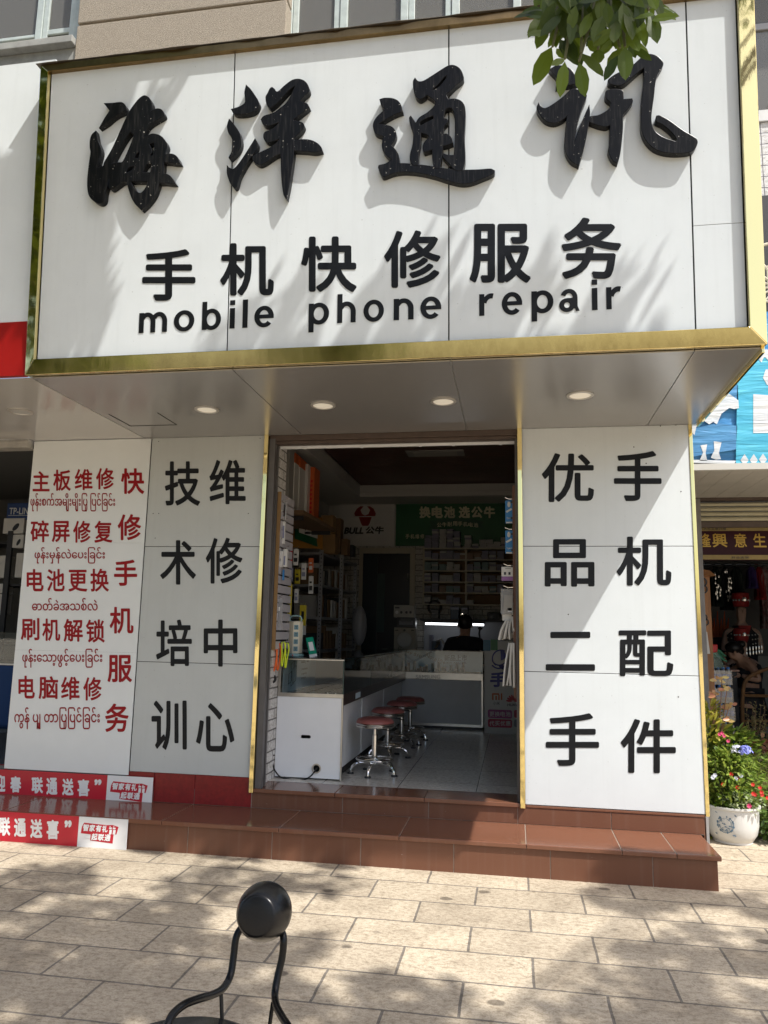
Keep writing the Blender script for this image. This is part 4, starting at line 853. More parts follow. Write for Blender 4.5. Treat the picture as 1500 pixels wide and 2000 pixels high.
# ---- hanging goods left: slatwall with hooks
sw = thing('slat_wall', 'pale slotted display panel with hooks just inside the left door jamb', 'display panel', (-1.82,6.0,1.25))
z_hi = PX(540,955,-1.80).z; z_lo = 1.3; nz_=17
for k in range(nz_):
    za = z_lo+(z_hi-z_lo)*k/nz_; q = MB(); q.box((-1.822,5.66,za+.005),(-1.80,6.03,za+(z_hi-z_lo)/nz_-.008)); q.build('slat', mat('lilac_grey_laminate', (.46,.44,.47), .4), sw)
q = MB(); q.box((-1.832,5.66,z_lo),(-1.823,6.03,z_hi)); q.build('groove_backing', M_seam, sw)
q = MB(); q.box((-1.822,5.648,z_lo),(-1.795,5.659,z_hi)); q.build('edge_strip', M_kraft, sw)
M_packw=mat('white_pack',(.66,.65,.62),.35); M_packb=mat('beige_pack',(.5,.44,.33),.4); M_packp=mat('lilac_pack',(.22,.23,.33),.35); M_blu=mat('bright_blue_card',(.03,.20,.48),.35); M_yel=mat('yellow_pack',(.45,.36,.02),.4); M_pur=mat('purple_print',(.28,.12,.33),.4); M_clr=mat('cloudy_plastic',(.45,.45,.45),.25,alpha=.45)
def pack(x0,y0,x1,y1,Y,m,name,lab,cat='packet',deco=None,grp=None,hook=True,depth=.02):
    a,c=PY(x0,y1,Y),PY(x1,y0,Y); t=thing(name,lab,cat,((a.x+c.x)/2,Y,a.z),grp); q=MB(); q.box((a.x,Y,a.z),(c.x,Y+depth,c.z)); q.build('packet_body',m,t,bevel=.003)
    if deco:
        for (u0,v0,u1,v1,dm) in deco:
            q=MB(); w_,h_=c.x-a.x,c.z-a.z; q.box((a.x+u0*w_,Y-.0018,a.z+v0*h_),(a.x+u1*w_,Y-.0004,a.z+v1*h_)); q.build('print',dm,t)
    if hook:
        sgn = -1 if a.x < -.8 else 1; q=MB(); xm=(a.x+c.x)/2
        q.tube([(xm+sgn*.07,Y+.01,c.z+.012),(xm,Y+.008,c.z+.010),(xm-sgn*.03,Y+.005,c.z+.022)],.0025,5); q.tube([(xm,Y+.008,c.z+.012),(xm,Y+.008,c.z-.005)],.002,5); q.build('hook',M_chrome,t)
    return t
pack(541,980,551,1012,5.70,M_packw,'cable_packet','beige and white cable packet on the top hook of the slotted panel',deco=[(.5,.1,.9,.95,M_packb)])
pack(551,978,560,1016,5.74,M_clr,'blister_pack','clear blister pack with a dark insert on the top hook of the slotted panel',deco=[(.3,.2,.7,.8,M_dark),(.35,.25,.5,.5,M_red)])
pack(541,1018,549,1060,5.70,M_packw,'charger_packet','lilac and white packet, left one of the second row on the slotted panel',deco=[(.15,.25,.85,.8,M_packp)])
pack(549.5,1018,557,1062,5.74,M_packw,'charger_packet','lilac and white packet, right one of the second row on the slotted panel',deco=[(.15,.25,.85,.8,M_packp)])
pack(542,1076,552,1107,5.70,M_packw,'earphone_box','small white box with a black dot hanging on the slotted panel','box',deco=[(.35,.35,.6,.52,M_black)],depth=.035)
pack(552,1072,561,1107,5.74,M_packw,'charger_box','white box with blue print hanging beside the black dot box','box',deco=[(.2,.1,.6,.6,M_packp)],depth=.035)
pack(558,1060,566,1103,6.1,M_blu,'blue_packet','tall blue edged packet behind the white hanging boxes',deco=[(.0,.0,.5,1,M_packw)])
pack(551,1113,555,1133,5.74,M_blu,'blue_packet','tiny bright blue packet low on the slotted panel')
pack(533,1168,552,1231,5.70,M_clr,'tool_bag','clear bag with a yellow handled tool on the lower slotted panel','bag',deco=[(.05,.66,.5,.74,M_yel),(.2,.05,.4,.25,M_dark),(.55,.6,.75,.72,M_packw)])
pack(556,1140,570,1202,6.05,M_yel,'yellow_packet','large yellow packet with black print behind the slotted panel',deco=[(.2,.1,.8,.2,M_black),(.2,.3,.8,.36,M_black),(.3,.6,.7,.9,M_black)])
pack(584,1182,598,1222,6.6,M_yel,'yellow_packet','yellow packet hanging farther in above the payment card',deco=[(.3,.3,.7,.7,M_black)])
pack(590,1190,598,1240,7.0,M_packw,'white_packet','narrow white packet hanging above the payment card')

for (x0,y0,x1,y1,Y,m,l,dm) in [(561,1070,571,1100,6.5,M_red,'small red packet hanging left of the steel rack',M_packw),(572,1072,583,1104,6.7,M_packw,'white packet with a dark stripe hanging left of the steel rack',M_dark),(560,1108,572,1136,6.6,M_packp,'lilac packet hanging below the small red one',M_packw),(575,1112,586,1140,6.8,M_yel,'small yellow packet in the middle hanging row by the steel rack',M_black),(588,1100,598,1132,7.0,M_packw,'plain white packet nearest the steel rack post',M_packp),(562,1145,570,1176,6.5,M_kraft,'brown packet beside the large yellow one',M_dark),(574,1150,583,1178,6.7,M_packw,'white packet with lilac print in the lower hanging row',M_packp),(602,1090,612,1118,7.3,M_orange,'orange packet hanging beside the steel rack post',M_packw),(602,1125,612,1160,7.3,M_packw,'tall white packet hanging under the orange one',M_dark)]:
    pack(x0,y0,x1,y1,Y,m,'hanging_packet',l,deco=[(.15,.2,.85,.45,dm),(.2,.6,.7,.7,dm)])
def strap(x,y0,y1,Y,m,lab,wob=.004,wd=.016):
    a,c=PY(x,y1,Y),PY(x+1.2,y0,Y); t=thing('strap',lab,'strap',tuple(a)); n=14
    for side in (-1,1):
        q=MB(); L_=[]; R_=[]
        for k in range(n+1):
            v=k/n; cx=c.x+side*wd*.75*math.sin(math.pi*v)**.6+wob*math.sin(5*v+side); z=c.z+(a.z-c.z)*v; L_.append(Vector((cx-wd*.35,Y+.012*side*math.sin(math.pi*v),z))); R_.append(Vector((cx+wd*.35,Y+.012*side*math.sin(math.pi*v),z)))
        q.add(L_+R_,[(i,i+1,n+2+i,n+1+i) for i in range(n)]); o=q.build('band',m,t,smooth=True); md=o.modifiers.new('s','SOLIDIFY'); md.thickness=.004
    q=MB(); q.tube([(c.x-.02,Y,c.z),(c.x+.02,Y,c.z)],.003,6); q.build('clip',M_dark,t)
    return t
M_neo=mat('neon_orange',(.85,.16,.03),.5); M_ney=mat('neon_yellow',(.62,.75,.03),.5)
strap(536,1264,1311,5.75,M_neo,'neon orange strap hanging at the far left of the strap bunch'); strap(543.5,1256,1310,5.77,M_neo,'neon orange strap hanging next to the yellow ones')
strap(552,1253,1302,5.77,M_ney,'neon yellow strap hanging right beside the orange straps',wob=.008); strap(559,1255,1305,5.79,M_ney,'neon yellow strap hanging nearest the tower socket',wob=.008)
a=PY(531,1326,5.76); q=MB(); R0=[]
q.lathe([(.018,-.014),(.034,-.014),(.036,0),(.034,.014),(.018,.014),(.018,-.014)],a,20,(.6,-.6,.4),cap=False); o=q.build('black_strap', M_rubber, smooth=True); o.scale=(1,1,1); tag(rebase(o),'black rolled strap hanging below the orange straps at the door jamb','strap')
# telescopic pole leaning in the jamb
tpz = thing('mop_pole','white pole with two red grips standing in the left door jamb','pole',tuple(PY(530,1285,5.55)))
pA=[PY(x,y,5.545) for x,y in ((541,868),(539,889),(536,914),(532.5,1030),(529.5,1071),(518,1290))]
q=MB(); q.tube([pA[0],pA[1]],.008,8); q.tube([pA[2],pA[3]],.010,8); q.tube([pA[4],pA[5]],.008,8); q.build('shaft', M_packw, tpz, smooth=True)
for k in (1,3):
    q=MB(); q.tube([pA[k],pA[k]*.9+pA[k+1]*.1,pA[k]*.1+pA[k+1]*.9,pA[k+1]],[.011,.015,.015,.011],10); q.build('grip', M_red, tpz, smooth=True)
# ---- left rear: tall boxes on a shelf, framed ink picture, cartons, metal rack
ws = thing('wall_shelf','dark shelf board high on the left carrying tall white and orange boxes','shelf',(-2.3,7.3,2.4))
zS = PY(580,1003,7.3).z-.03
q=MB(); q.box((-2.72,6.9,zS-.04),(PY(618,1000,7.6).x+.06,8.2,zS)); q.build('board', M_kraftd, ws)
for y in (7.0,8.1):
    q=MB(); q.box((-2.72,y,zS-.3),(-2.68,y+.03,zS-.04)); q.box((-2.68,y,zS-.08),(-2.0,y+.03,zS-.041)); q.build('bracket', M_dark, ws)
def tallbox(x0,y0,x1,Y,m,lab,top=None,mk=None):
    a=PY(x0,1000,Y); c=PY(x1,y0,Y); t=thing('tall_box',lab,'box',((a.x+c.x)/2,Y,zS+.001)); q=MB(); zt_=c.z; zc=zt_-.10 if top else zt_
    q.box((a.x,Y,zS+.001),(c.x,Y+.22,zc)); q.build('carton_body',m,t,bevel=.003)
    if top: q=MB(); q.box((a.x,Y,zc+.0005),(c.x,Y+.22,zt_)); q.build('carton_end',top,t,bevel=.003)
    if mk:
        q=MB()
        for k in range(8): z=zS+.08+(zt_-zS-.2)*k/8; q.box((a.x+(c.x-a.x)*.3,Y-.002,z),(a.x+(c.x-a.x)*.7,Y-.0003,z+.025))
        q.build('print',mk,t)
tallbox(552,868,567,7.0,mat('grey_card',(.34,.33,.31),.6),'tall plain grey box, leftmost on the high shelf')
tallbox(564,884,577,7.15,M_packw,'tall white dotted box with an orange end on the high shelf',M_orange,M_dark)
tallbox(575,893,587,7.3,M_packw,'tall white box with an orange end next to the dotted box',M_orange)
tallbox(584,900,594,7.45,M_orange,'slim tall orange box in the middle of the high shelf',None,M_packw)
tallbox(590,906,602,7.5,M_packw,'tall all white box beside the large orange box')
tallbox(601,912,615,7.6,M_orange,'large tall orange box, rightmost on the high shelf',None,M_red)
ip = thing('ink_picture','green framed ink picture leaning under the high shelf on orange boards','picture',tuple(PY(600,1060,8.0)))
def q4(mb,pts,Y,t=.01): mb.hexa([PY(x,y,Y+dd) for x,y,dd in pts],[PY(x,y,Y+dd)+Vector((0,t,0)) for x,y,dd in pts])
q=MB(); q4(q,((565,1070,0),(630,1072,.5),(630,1012,.5),(565,985,0)),7.95); q.build('orange_backing', mat('amber_board',(.42,.20,.03),.6), ip)
q=MB(); q4(q,((576,1052,0),(620,1068,.4),(614,1010,.4),(577,992,0)),7.9); q.build('picture_frame', mat('bottle_green',(.01,.10,.04),.4), ip)
q=MB(); q4(q,((584,1040,0),(620,1052,.35),(621,1022,.35),(585,1005,0)),7.87,.005); q.build('paper', M_packw, ip)
q=MB()
for (x,y,rx_,rz_) in ((599,1024,.045,.03),(606,1031,.055,.02),(593,1034,.03,.015),(612,1026,.012,.04),(600,1041,.07,.012)):
    p=PY(x,y,7.98); q.ball(p,(rx_,.004,rz_),14,8)
q.build('ink_drawing', M_black, ip)
for i,(x0,y0,x1,y1,m,l) in enumerate([(626,1006,651,1042,M_kraft,'upper of two brown cartons stacked on the metal rack'),(626,1043,655,1081,M_kraft,'lower of two brown cartons stacked on the metal rack'),(652,1012,666,1080,M_kraftd,'narrow dark carton right of the two brown cartons'),(666,1052,679,1084,M_kraftd,'dark carton near the corner of the white bull board'),(680,1064,690,1086,M_dark,'black box at the right end of the metal rack top')]):
    carton('carton',x0,y0,x1,y1,8.9+.25*(i//2),m,l,'box')
mr = thing('metal_rack','perforated grey steel rack of files and boxes behind the left counter','rack',tuple(PY(650,1300,9.2)))
M_slot=mat('slotted_angle',(.30,.30,.31),.4,metal=.3)
posts=[(624.5,8.6),(665,9.15),(692,10.2)]
rzt=[PY(640,y,9.1).z for y in (1086,1146,1206,1268)]
for x,Y in posts:
    p=PY(x,1180,Y); q=MB(); q.box((p.x-.022,Y,FZ),(p.x+.022,Y+.02,rzt[0]+.02)); o=q.build('post',M_slot,mr)
    q=MB(); z=1.2
    while z<rzt[0]-.02: q.box((p.x-.006,Y-.0015,z),(p.x+.006,Y-.0003,z+.016)); z+=.045
    q.build('slot_hole',M_black,o)
xA=PY(posts[0][0],1180,8.6).x-.02
for z in rzt:
    q=MB(); q.hexa([Vector((xA-.5,8.62,z-.03)),Vector((xA,8.62,z-.03)),Vector((-2.12,10.2,z-.03)),Vector((-2.7,10.2,z-.03))],[Vector((xA-.5,8.62,z)),Vector((xA,8.62,z)),Vector((-2.12,10.2,z)),Vector((-2.7,10.2,z))]); q.build('shelf',M_slot,mr)
rf=random.Random(3)
FI=['brown','grey','white','dark']; FM=[M_kraftd,mat('grey_card'),M_packw,M_dark]
fb=[]
for s_i,z in enumerate(rzt[1:]):
    for k in range(11):
        t=k/11; y=8.75+1.4*t; x=xA-.03-.0*t+(( -2.15)-xA)*t; h=rf.uniform(.18,.28); wd=rf.uniform(.045,.085); fi=rf.choice([0,0,0,1,2,3])
        q=MB(); q.box((x-.3,y,z+.001),(x-.03,y+wd,z+h)); o=q.build('file_box',FM[fi],bevel=.002); fb.append(o); tag(rebase(o),'dim %s file box standing upright on the grey steel rack'%FI[fi],'box','file boxes on the steel rack, %s ones'%FI[fi])
# plastic bag at the end of the rack
q=MB(); a=PY(701,1255,9.9); q.ball((a.x,9.9,a.z+.22),(.10,.09,.26),14,10); o=q.build('plastic_bag',mat('crumpled_white_film',(.35,.35,.36),.4,bump=.8,bscale=14),smooth=True); tag(rebase(o),'grey white plastic bag hanging at the right end of the steel rack','bag')
# ---- back wall boards
pw_=lambda x,y: PY(x,y,BW-.06)
bb = thing('bull_board','white wall board with a red bull head and black lettering at the back','sign',tuple(pw_(716,1066)))
a,c=pw_(661,1066),pw_(771.5,967); q=MB(); q.box((a.x,BW-.06,a.z),(c.x,BW-.02,c.z)); q.build('board',mat('board_white',(.60,.59,.57),.4),bb,bevel=.002)
q=MB()
horn=[(692,1003),(697,994),(704,989),(710,989),(704,996),(707,1004),(713,1007),(720,1004),(723,996),(717,989),(723,989),(730,994),(734,1003),(733,1008),(694,1008)]
snout=[(701,1010),(726,1010),(722,1022),(719,1027),(708,1027),(705,1022)]
for poly in (horn,snout):
    mm=[(pw_(x,y).x,pw_(x,y).z) for x,y in poly]; q.prism(mm,lambda u,v:Vector((u,BW-.066,v)),lambda u,v:Vector((u,BW-.058,v)))
q.build('bull_emblem',mat('deep_red',(.22,.012,.010),.3),bb)
q=MB(); put(q,'BULL',pw_,(673,1030,711,1043),.06,shear=.08); q.build('lettering',M_black,bb,recalc=False); q=MB(); put(q,'公牛',pw_,(714,1028,750,1043),.05,shear=.05); q.build('lettering',M_black,bb,recalc=False)
gb = thing('green_board','dark green wall board about battery replacement with pale lettering','sign',tuple(pw_(888,1066)))
a,c=pw_(772.5,1066),pw_(1004,965.5); q=MB(); q.box((a.x,BW-.06,a.z),(c.x,BW-.02,c.z)); q.build('board',mat('battery_green',(.012,.115,.035),.4,var=.15,vscale=3),gb,bevel=.002)
q=MB()
for i,ch in enumerate('换电池'): put(q,ch,pw_,(819+24*i,989,841+24*i,1012),.06,lift=.004)
q.build('lettering',mat('pale_gold_print',(.62,.58,.40),.4),gb,recalc=False); q=MB()
for i,ch in enumerate('选公牛'): put(q,ch,pw_,(896+24.5*i,989,918+24.5*i,1012),.06,lift=.004)
q.build('lettering',mat('pale_gold_print'),gb,recalc=False); q=MB()
for i,ch in enumerate('公牛耐用手机电池'): put(q,ch,pw_,(853.5+10.2*i,1018+.8*abs(i-3.5),862.5+10.2*i,1027+.8*abs(i-3.5)),.02,lift=.004)
q.build('lettering',mat('pale_gold_print'),gb,recalc=False); q=MB()
for i,ch in enumerate('手机维修'): put(q,ch,pw_,(792+9.6*i,1043,800+9.6*i,1052),.02,lift=.004)
q.build('lettering',mat('pale_gold_print',(.62,.58,.40),.4),gb,recalc=False)
q=MB()
poly=[(838,1018),(850,1016),(880,1013),(920,1013),(944,1019),(940,1025),(944,1031),(925,1028),(888,1024),(858,1029),(838,1033),(842,1026)]
mm=[(pw_(x,y).x,pw_(x,y).z) for x,y in poly]; q.prism(mm,lambda u,v:Vector((u,BW-.063,v)),lambda u,v:Vector((u,BW-.058,v))); q.build('ribbon',mat('ribbon_green',(.01,.07,.03),.4),gb)
# ---- back door
pd=lambda x,y: PY(x,y,BW-.03)
dr = thing('back_door','cream door frame with a black sheet for its dark doorway in the back wall','door',tuple(pd(752,1300)))
a,c=pd(697,1300),pd(811,1070); i0,i1=pd(704,1300),pd(801,1081)
M_cf=mat('cream_frame',(.46,.42,.33),.5)
q=MB(); q.box((a.x,BW-.03,FZ),(i0.x,BW-.008,c.z)); q.box((i1.x,BW-.03,FZ),(c.x,BW-.008,c.z)); q.box((i0.x+.001,BW-.03,i1.z),(i1.x-.001,BW-.008,c.z)); q.build('door_frame',M_cf,dr,bevel=.003)
q=MB(); q.box((i0.x,BW-.007,FZ),(i1.x,BW-.0065,i1.z)); q.build('doorway_shade_sheet',M_black,dr)  # black sheet stands in for the shade inside the open doorway
M_dd=mat('dark_blue_door',(.02,.03,.035),.3); q=MB(); a2,c2=pd(706,1290),pd(738,1083); q.box((a2.x,BW-.03,FZ),(c2.x,BW-.012,c2.z)); q.build('door_leaf',M_dd,dr)
q=MB(); a2,c2=pd(733,1235),pd(752,1120); q.box((a2.x,BW-.026,a2.z),(c2.x,BW-.009,c2.z)); q.build('glass_strip',mat('dim_glass',(.07,.10,.10),.1),dr)
q=MB(); p=pd(796,1127); q.tube([(p.x,BW-.035,p.z-.05),(p.x,BW-.035,p.z+.05)],.01,8); q.build('handle',M_chrome,dr)
# ---- wall shelves with stacks of small boxes
SHY=BW-.26
ph=lambda x,y: PY(x,y,SHY)
ss = thing('box_shelf','cream open wall shelf full of small phone accessory boxes','shelf',tuple(ph(915,1180)))
ys_=[1070,1092,1114,1136,1157,1180]
for yy in ys_:
    a,c=ph(826,yy+1.5),ph(1006,yy-1); z=ph(915,yy).z; q=MB(); q.box((a.x,SHY,z-.018),(c.x,BW-.01,z)); q.build('shelf',M_cf,ss)
zt_,zb_=ph(915,1070).z,ph(915,1180).z
for xx in (827,910,1004):
    p=ph(xx,1125)
    for k in range(5):
        zz0,zz1=ph(915,ys_[k+1]).z,ph(915,ys_[k]).z-.018
        q=MB(); q.box((p.x-.012,SHY+.002,zz0+.0005),(p.x+.012,BW-.012,zz1-.0005)); q.build('divider',M_cf,ss)
q=MB(); a,c=ph(827,1180),ph(1004,1070); q.box((a.x+.014,BW-.011,a.z),(c.x-.014,BW-.0095,c.z)); q.build('back',M_kraftd,ss)
BXM=[('lilac',mat('box_lilac',(.20,.20,.26),.5)),('white',mat('box_white',(.40,.40,.38),.5)),('teal',mat('box_teal',(.16,.24,.24),.5)),('brown',mat('box_brown',(.22,.15,.10),.5)),('black',mat('box_black',(.02,.02,.02),.4))]
protos={}
bwid=ph(856,1100).x-ph(843.5,1100).x; bh=.030
for nm,mm in BXM:
    q=MB(); q.box((-bwid/2,0,0),(bwid/2,.18,bh-.002)); q.box((-bwid*.3,-.0012,.006),(bwid*.2,-.0002,bh-.012)); protos[nm]=(q,mm)
first={}
def sbx(nm,x,y,z,w_=1):
    if nm not in first:
        q,mm=protos[nm]; o=q.build('accessory_box',mm); first[nm]=o
    else: o=first[nm].copy(); COL.objects.link(o)
    o.location=(x,y,z); o.rotation_euler=(0,0,rf.uniform(-.05,.05)); tag(o,'small flat %s accessory box in a stack on the back wall shelf'%nm,'box','%s accessory boxes on the wall shelf'%nm)
def stack(px,zbase,ztop,nm,w_=1):
    x=ph(px,1100).x; n=max(1,int((ztop-zbase)/bh))
    for k in range(n):
        nn_=nm if rf.random()<.8 else rf.choice(['white','lilac'])
        sbx(nn_,x+rf.uniform(-.006,.006),SHY+.012+rf.uniform(0,.015),zbase+.0008+k*bh)
for px,yt,nm in [(835,1044,'lilac'),(849.5,1032,'lilac'),(864,1031,'white'),(878,1032,'lilac'),(892,1033,'lilac'),(914,1042,'white'),(928,1058,'white'),(943,1050,'white'),(957,1050,'white'),(971,1056,'white'),(985,1049,'white')]:
    stack(px,zt_,ph(px,yt).z,nm)
rows=[['lilac','lilac','lilac','lilac','lilac','brown','brown','brown','lilac','lilac','lilac'],['teal','teal','teal','white','white','','lilac','teal','teal','white','lilac'],['lilac','lilac','white','white','lilac','','lilac','white','lilac','lilac','white'],['lilac','lilac','brown','teal','teal','','lilac','white','white','teal','lilac'],['black','black','white','lilac','lilac','','white','','','','']]
pxs=[835,849.5,864,878,892,903,917.5,932,947,962,977]
for k,row in enumerate(rows):
    z=ph(915,ys_[k+1]).z; zt2=ph(915,ys_[k]).z-.018
    for px,nm in zip(pxs,row):
        if nm: stack(px,z,z+(zt2-z)*rf.uniform(.72,.97) if k<4 or nm!='white' else z+.07,nm)
# ---- workbench, tube lamp, repair man
wbn = thing('work_bench','workbench against the back wall under the tube lamp','bench',tuple(PY(890,1300,10.3)))
q=MB(); q.box((-1.25,10.15,1.10),(.2,BW-.02,1.14)); q.build('bench_top',M_kraftd,wbn,bevel=.003)
for x in (-1.2,.15):
    q=MB(); q.box((x-.02,10.2,FZ),(x+.02,10.8,1.099)); q.build('leg',M_dark,wbn)
q=MB(); a,c=PY(828,1270,BW-.03),PY(985,1216,BW-.03); q.box((a.x,BW-.03,1.141),(c.x,BW-.012,c.z)); q.build('splash_panel',mat('pale_blue_panel',(.30,.31,.34),.5),wbn)
q=MB(); q.box((a.x-.02,10.5,c.z+.001),(c.x+.1,BW-.012,c.z+.03)); q.build('tool_shelf',M_dark,wbn)
zsh2=c.z+.031
tl=thing('tube_lamp','lit white tube lamp over the workbench at the back','lamp',tuple(PY(888,1219,10.55)))
a,c=PY(831,1218,10.55),PY(945,1220.5,10.55)
q=MB(); q.tube([a,c],.014,10); q.build('tube',mat('lit_tube',(1,1,1),.4,emit=(.93,.97,1.0),estr=2.6),tl,smooth=True)
q=MB(); q.box((a.x-.02,10.55-.02,a.z+.018),(c.x+.02,10.58,a.z+.04)); q.build('housing',M_dark,tl)
def gadget(name,x0,y0,x1,y1,Y,m,lab,cat,deco=(),zb=None,d=.2):
    a,c=PY(x0,y1,Y),PY(x1,y0,Y); z0=a.z if zb is None else zb; t=thing(name,lab,cat,((a.x+c.x)/2,Y,z0)); q=MB(); q.box((a.x,Y,z0),(c.x,Y+d,c.z)); q.build('casing',m,t,bevel=.006)
    for (kind,x,y,r_,dm) in deco:
        p=PY(x,y,Y); q=MB()
        if kind=='o': q.lathe([(r_,0),(r_*.9,.012),(.001,.013)],p,16,(0,-1,0))
        else: q.box((p.x-r_,Y-.006,p.z-r_*.3),(p.x+r_,Y-.0005,p.z+r_*.3))
        q.build('knob' if kind=='o' else 'panel',dm,t)
    return t
ZC=1.02
cabx=thing('side_cabinet','low dark cabinet carrying the amplifier and cooker box by the back door','cabinet',tuple(PY(790,1290,9.95)))
a,c=PY(766,1275,9.95),PY(814,1271,9.95); zc_=PY(790,1271,9.95).z
q=MB(); q.box((a.x,9.95,FZ),(c.x,10.4,zc_)); q.build('cabinet_body',M_dark,cabx)
gadget('cooker_box',769,1226,812,1271,9.97,mat('cooker_card',(.28,.25,.19),.5),'beige carton with a round cooker picture near the back door','box',[('o',790,1250,.10,mat('cooker_grey',(.36,.35,.32),.4)),('o',790,1250,.035,M_dark),('b',775,1231,.02,M_dark),('b',806,1231,.02,M_dark),('o',790,1231,.015,M_dark)])
gadget('oven',775,1206,811,1225.5,9.99,M_black,'black boxed device between the amplifier and the cooker box','device',[('b',793,1211,.07,mat('faint_print',(.10,.10,.10),.5)),('b',793,1216,.09,M_steelgrey)])
gadget('amplifier',769,1182,809,1205.5,10.0,mat('amp_silver',(.34,.32,.28),.4),'silver amplifier box with four knobs stacked on the black device','amplifier',[('o',775,1196,.022,M_packw),('o',784,1196,.018,M_black),('o',794,1196,.018,M_dark),('o',802,1196,.018,M_black),('b',776,1187,.03,M_dark)])
t=gadget('heat_station',841,1190,857,1213,10.62,M_black,'black soldering station with a coiled hose on the tool shelf','tool',[('b',849,1198,.04,M_steelgrey)],zsh2); q=MB(); p=PY(849,1186,10.65); q.lathe([(.09+.016*math.cos(k),.016*math.sin(k)) for k in [2*math.pi*i/8 for i in range(9)]],p,20,(0,-1,.2),cap=False); q.build('hose',M_rubber,t,smooth=True)
gadget('blue_power_supply',880,1186,896,1212,10.62,mat('dark_blue_metal',(.02,.05,.10),.4),'dark blue power supply on the tool shelf','tool',[('b',888,1188,.06,M_packp)],zsh2)
gadget('meter',900,1184,914,1212,10.60,M_black,'black bench meter with a small lit display on the tool shelf','tool',[('b',907,1189,.04,M_packp),('b',907,1202,.05,mat('lit_dial',(.5,.45,.3),.4,emit=(1,.85,.5),estr=.12)),('o',903,1199,.008,mat('lit_dot',(1,1,1),.4,emit=(1,.95,.8),estr=1.2))],zsh2)
gadget('small_printer',952,1196,975,1213,10.62,M_dark,'dark small device at the right end of the tool shelf','tool',[('o',960,1204,.03,M_black)],zsh2)
gadget('storage_tin',838,1240,846,1264,10.4,M_packp,'tall lilac tin standing on the workbench','tin',[],1.141,.08)
gadget('blue_organiser',843,1252,860,1266,10.3,mat('dark_blue_metal'),'low dark blue organiser on the workbench','box',[],1.141)
t=thing('clamp_stand','grey jointed clamp tool standing on the workbench','tool',tuple(PY(862,1268,10.2)))
q=MB(); P_=[PY(x,y,10.2) for x,y in ((850,1266),(856,1254),(861,1247),(866,1256),(871,1262))]; q.tube(P_,[.012,.02,.014,.02,.01],8); q.ball(P_[1],.03,8,6); q.build('arm',M_alu,t,smooth=True); q=MB(); q.lathe([(.05,0),(.04,.02)],(P_[0].x,10.2,1.141),12); q.build('foot',M_dark,t)
t=thing('desk_microphone','dark gooseneck lamp head beside the seated man','lamp',tuple(PY(940,1270,10.2)))
q=MB(); P_=[PY(x,y,10.2) for x,y in ((941,1272),(938,1250),(936,1238),(937,1229))]; q.tube(P_,.012,8); q.build('stem',M_dark,t,smooth=True); q=MB(); p=PY(938,1227,10.2); q.ball(p,(.035,.03,.022),12,8); q.build('lamp_head',M_black,t,smooth=True); q=MB(); q.lathe([(.06,0),(.06,.02)],(P_[0].x,10.2,1.141),14); q.build('base',M_dark,t)
# ---- people: one skinned surface each
def skin(joints, edges, root, sub=1):
    names=list(joints); me=bpy.data.meshes.new('sk'); me.from_pydata([joints[n][0] for n in names],[(names.index(a),names.index(b)) for a,b in edges],[])
    o=bpy.data.objects.new('sk',me); COL.objects.link(o); o.modifiers.new('s','SKIN'); md=o.modifiers.new('u','SUBSURF'); md.levels=sub; md.render_levels=sub
    sv=me.skin_vertices[0].data
    for i,n in enumerate(names):
        r=joints[n][1]; sv[i].radius=r if isinstance(r,tuple) else (r,r); sv[i].use_root=(n==root)
    bpy.context.view_layer.update()
    m2=bpy.data.meshes.new_from_object(o.evaluated_get(bpy.context.evaluated_depsgraph_get()))
    V=[tuple(v.co) for v in m2.vertices]; F=[tuple(p.vertices) for p in m2.polygons]
    bpy.data.objects.remove(o); bpy.data.meshes.remove(me); bpy.data.meshes.remove(m2)
    q=MB(); q.add(V,F); return q
def hand(q, wrist, d, nrm, curl=.5, s=1):
    d=Vector(d).normalized(); nrm=Vector(nrm).normalized(); sd=d.cross(nrm).normalized(); w_=Vector(wrist)
    palm=skin({'a':(w_,(.022*s,.028*s)),'b':(w_+d*.05*s,(.016*s,.038*s)),'c':(w_+d*.09*s,(.013*s,.036*s))},[('a','b'),('b','c')],'a'); q.add(palm.v,palm.f)
    for k,(off,L) in enumerate(((-.028,.062),(-.010,.074),(.009,.068),(.026,.052))):
        b0=w_+d*.085*s+sd*off*s; d2=(d-nrm*curl*.6).normalized(); d3=(d-nrm*curl*1.7).normalized()
        f=skin({'a':(b0,.0085*s),'b':(b0+d2*L*.5*s,.008*s),'c':(b0+d2*L*.5*s+d3*L*.5*s,.0065*s)},[('a','b'),('b','c')],'a'); q.add(f.v,f.f)
    b0=w_+d*.03*s-sd*.026*s; f=skin({'a':(b0,.011*s),'b':(b0+(d*.6-sd*.7-nrm*.3)*.04*s,.0095*s),'c':(b0+(d*.6-sd*.7-nrm*.3)*.04*s+(d-nrm*.5)*.03*s,.0075*s)},[('a','b'),('b','c')],'a'); q.add(f.v,f.f)
pm=PY(908,1222,9.85)     # head centre of the man
mx,my,mz=pm.x,9.85,pm.z
man=thing('person','man in dark clothes seated with his back to the street at the workbench','person',(mx,my,FZ))
S=lambda dx,dy,z:(mx+dx,my+dy,z)
sz=mz-.205
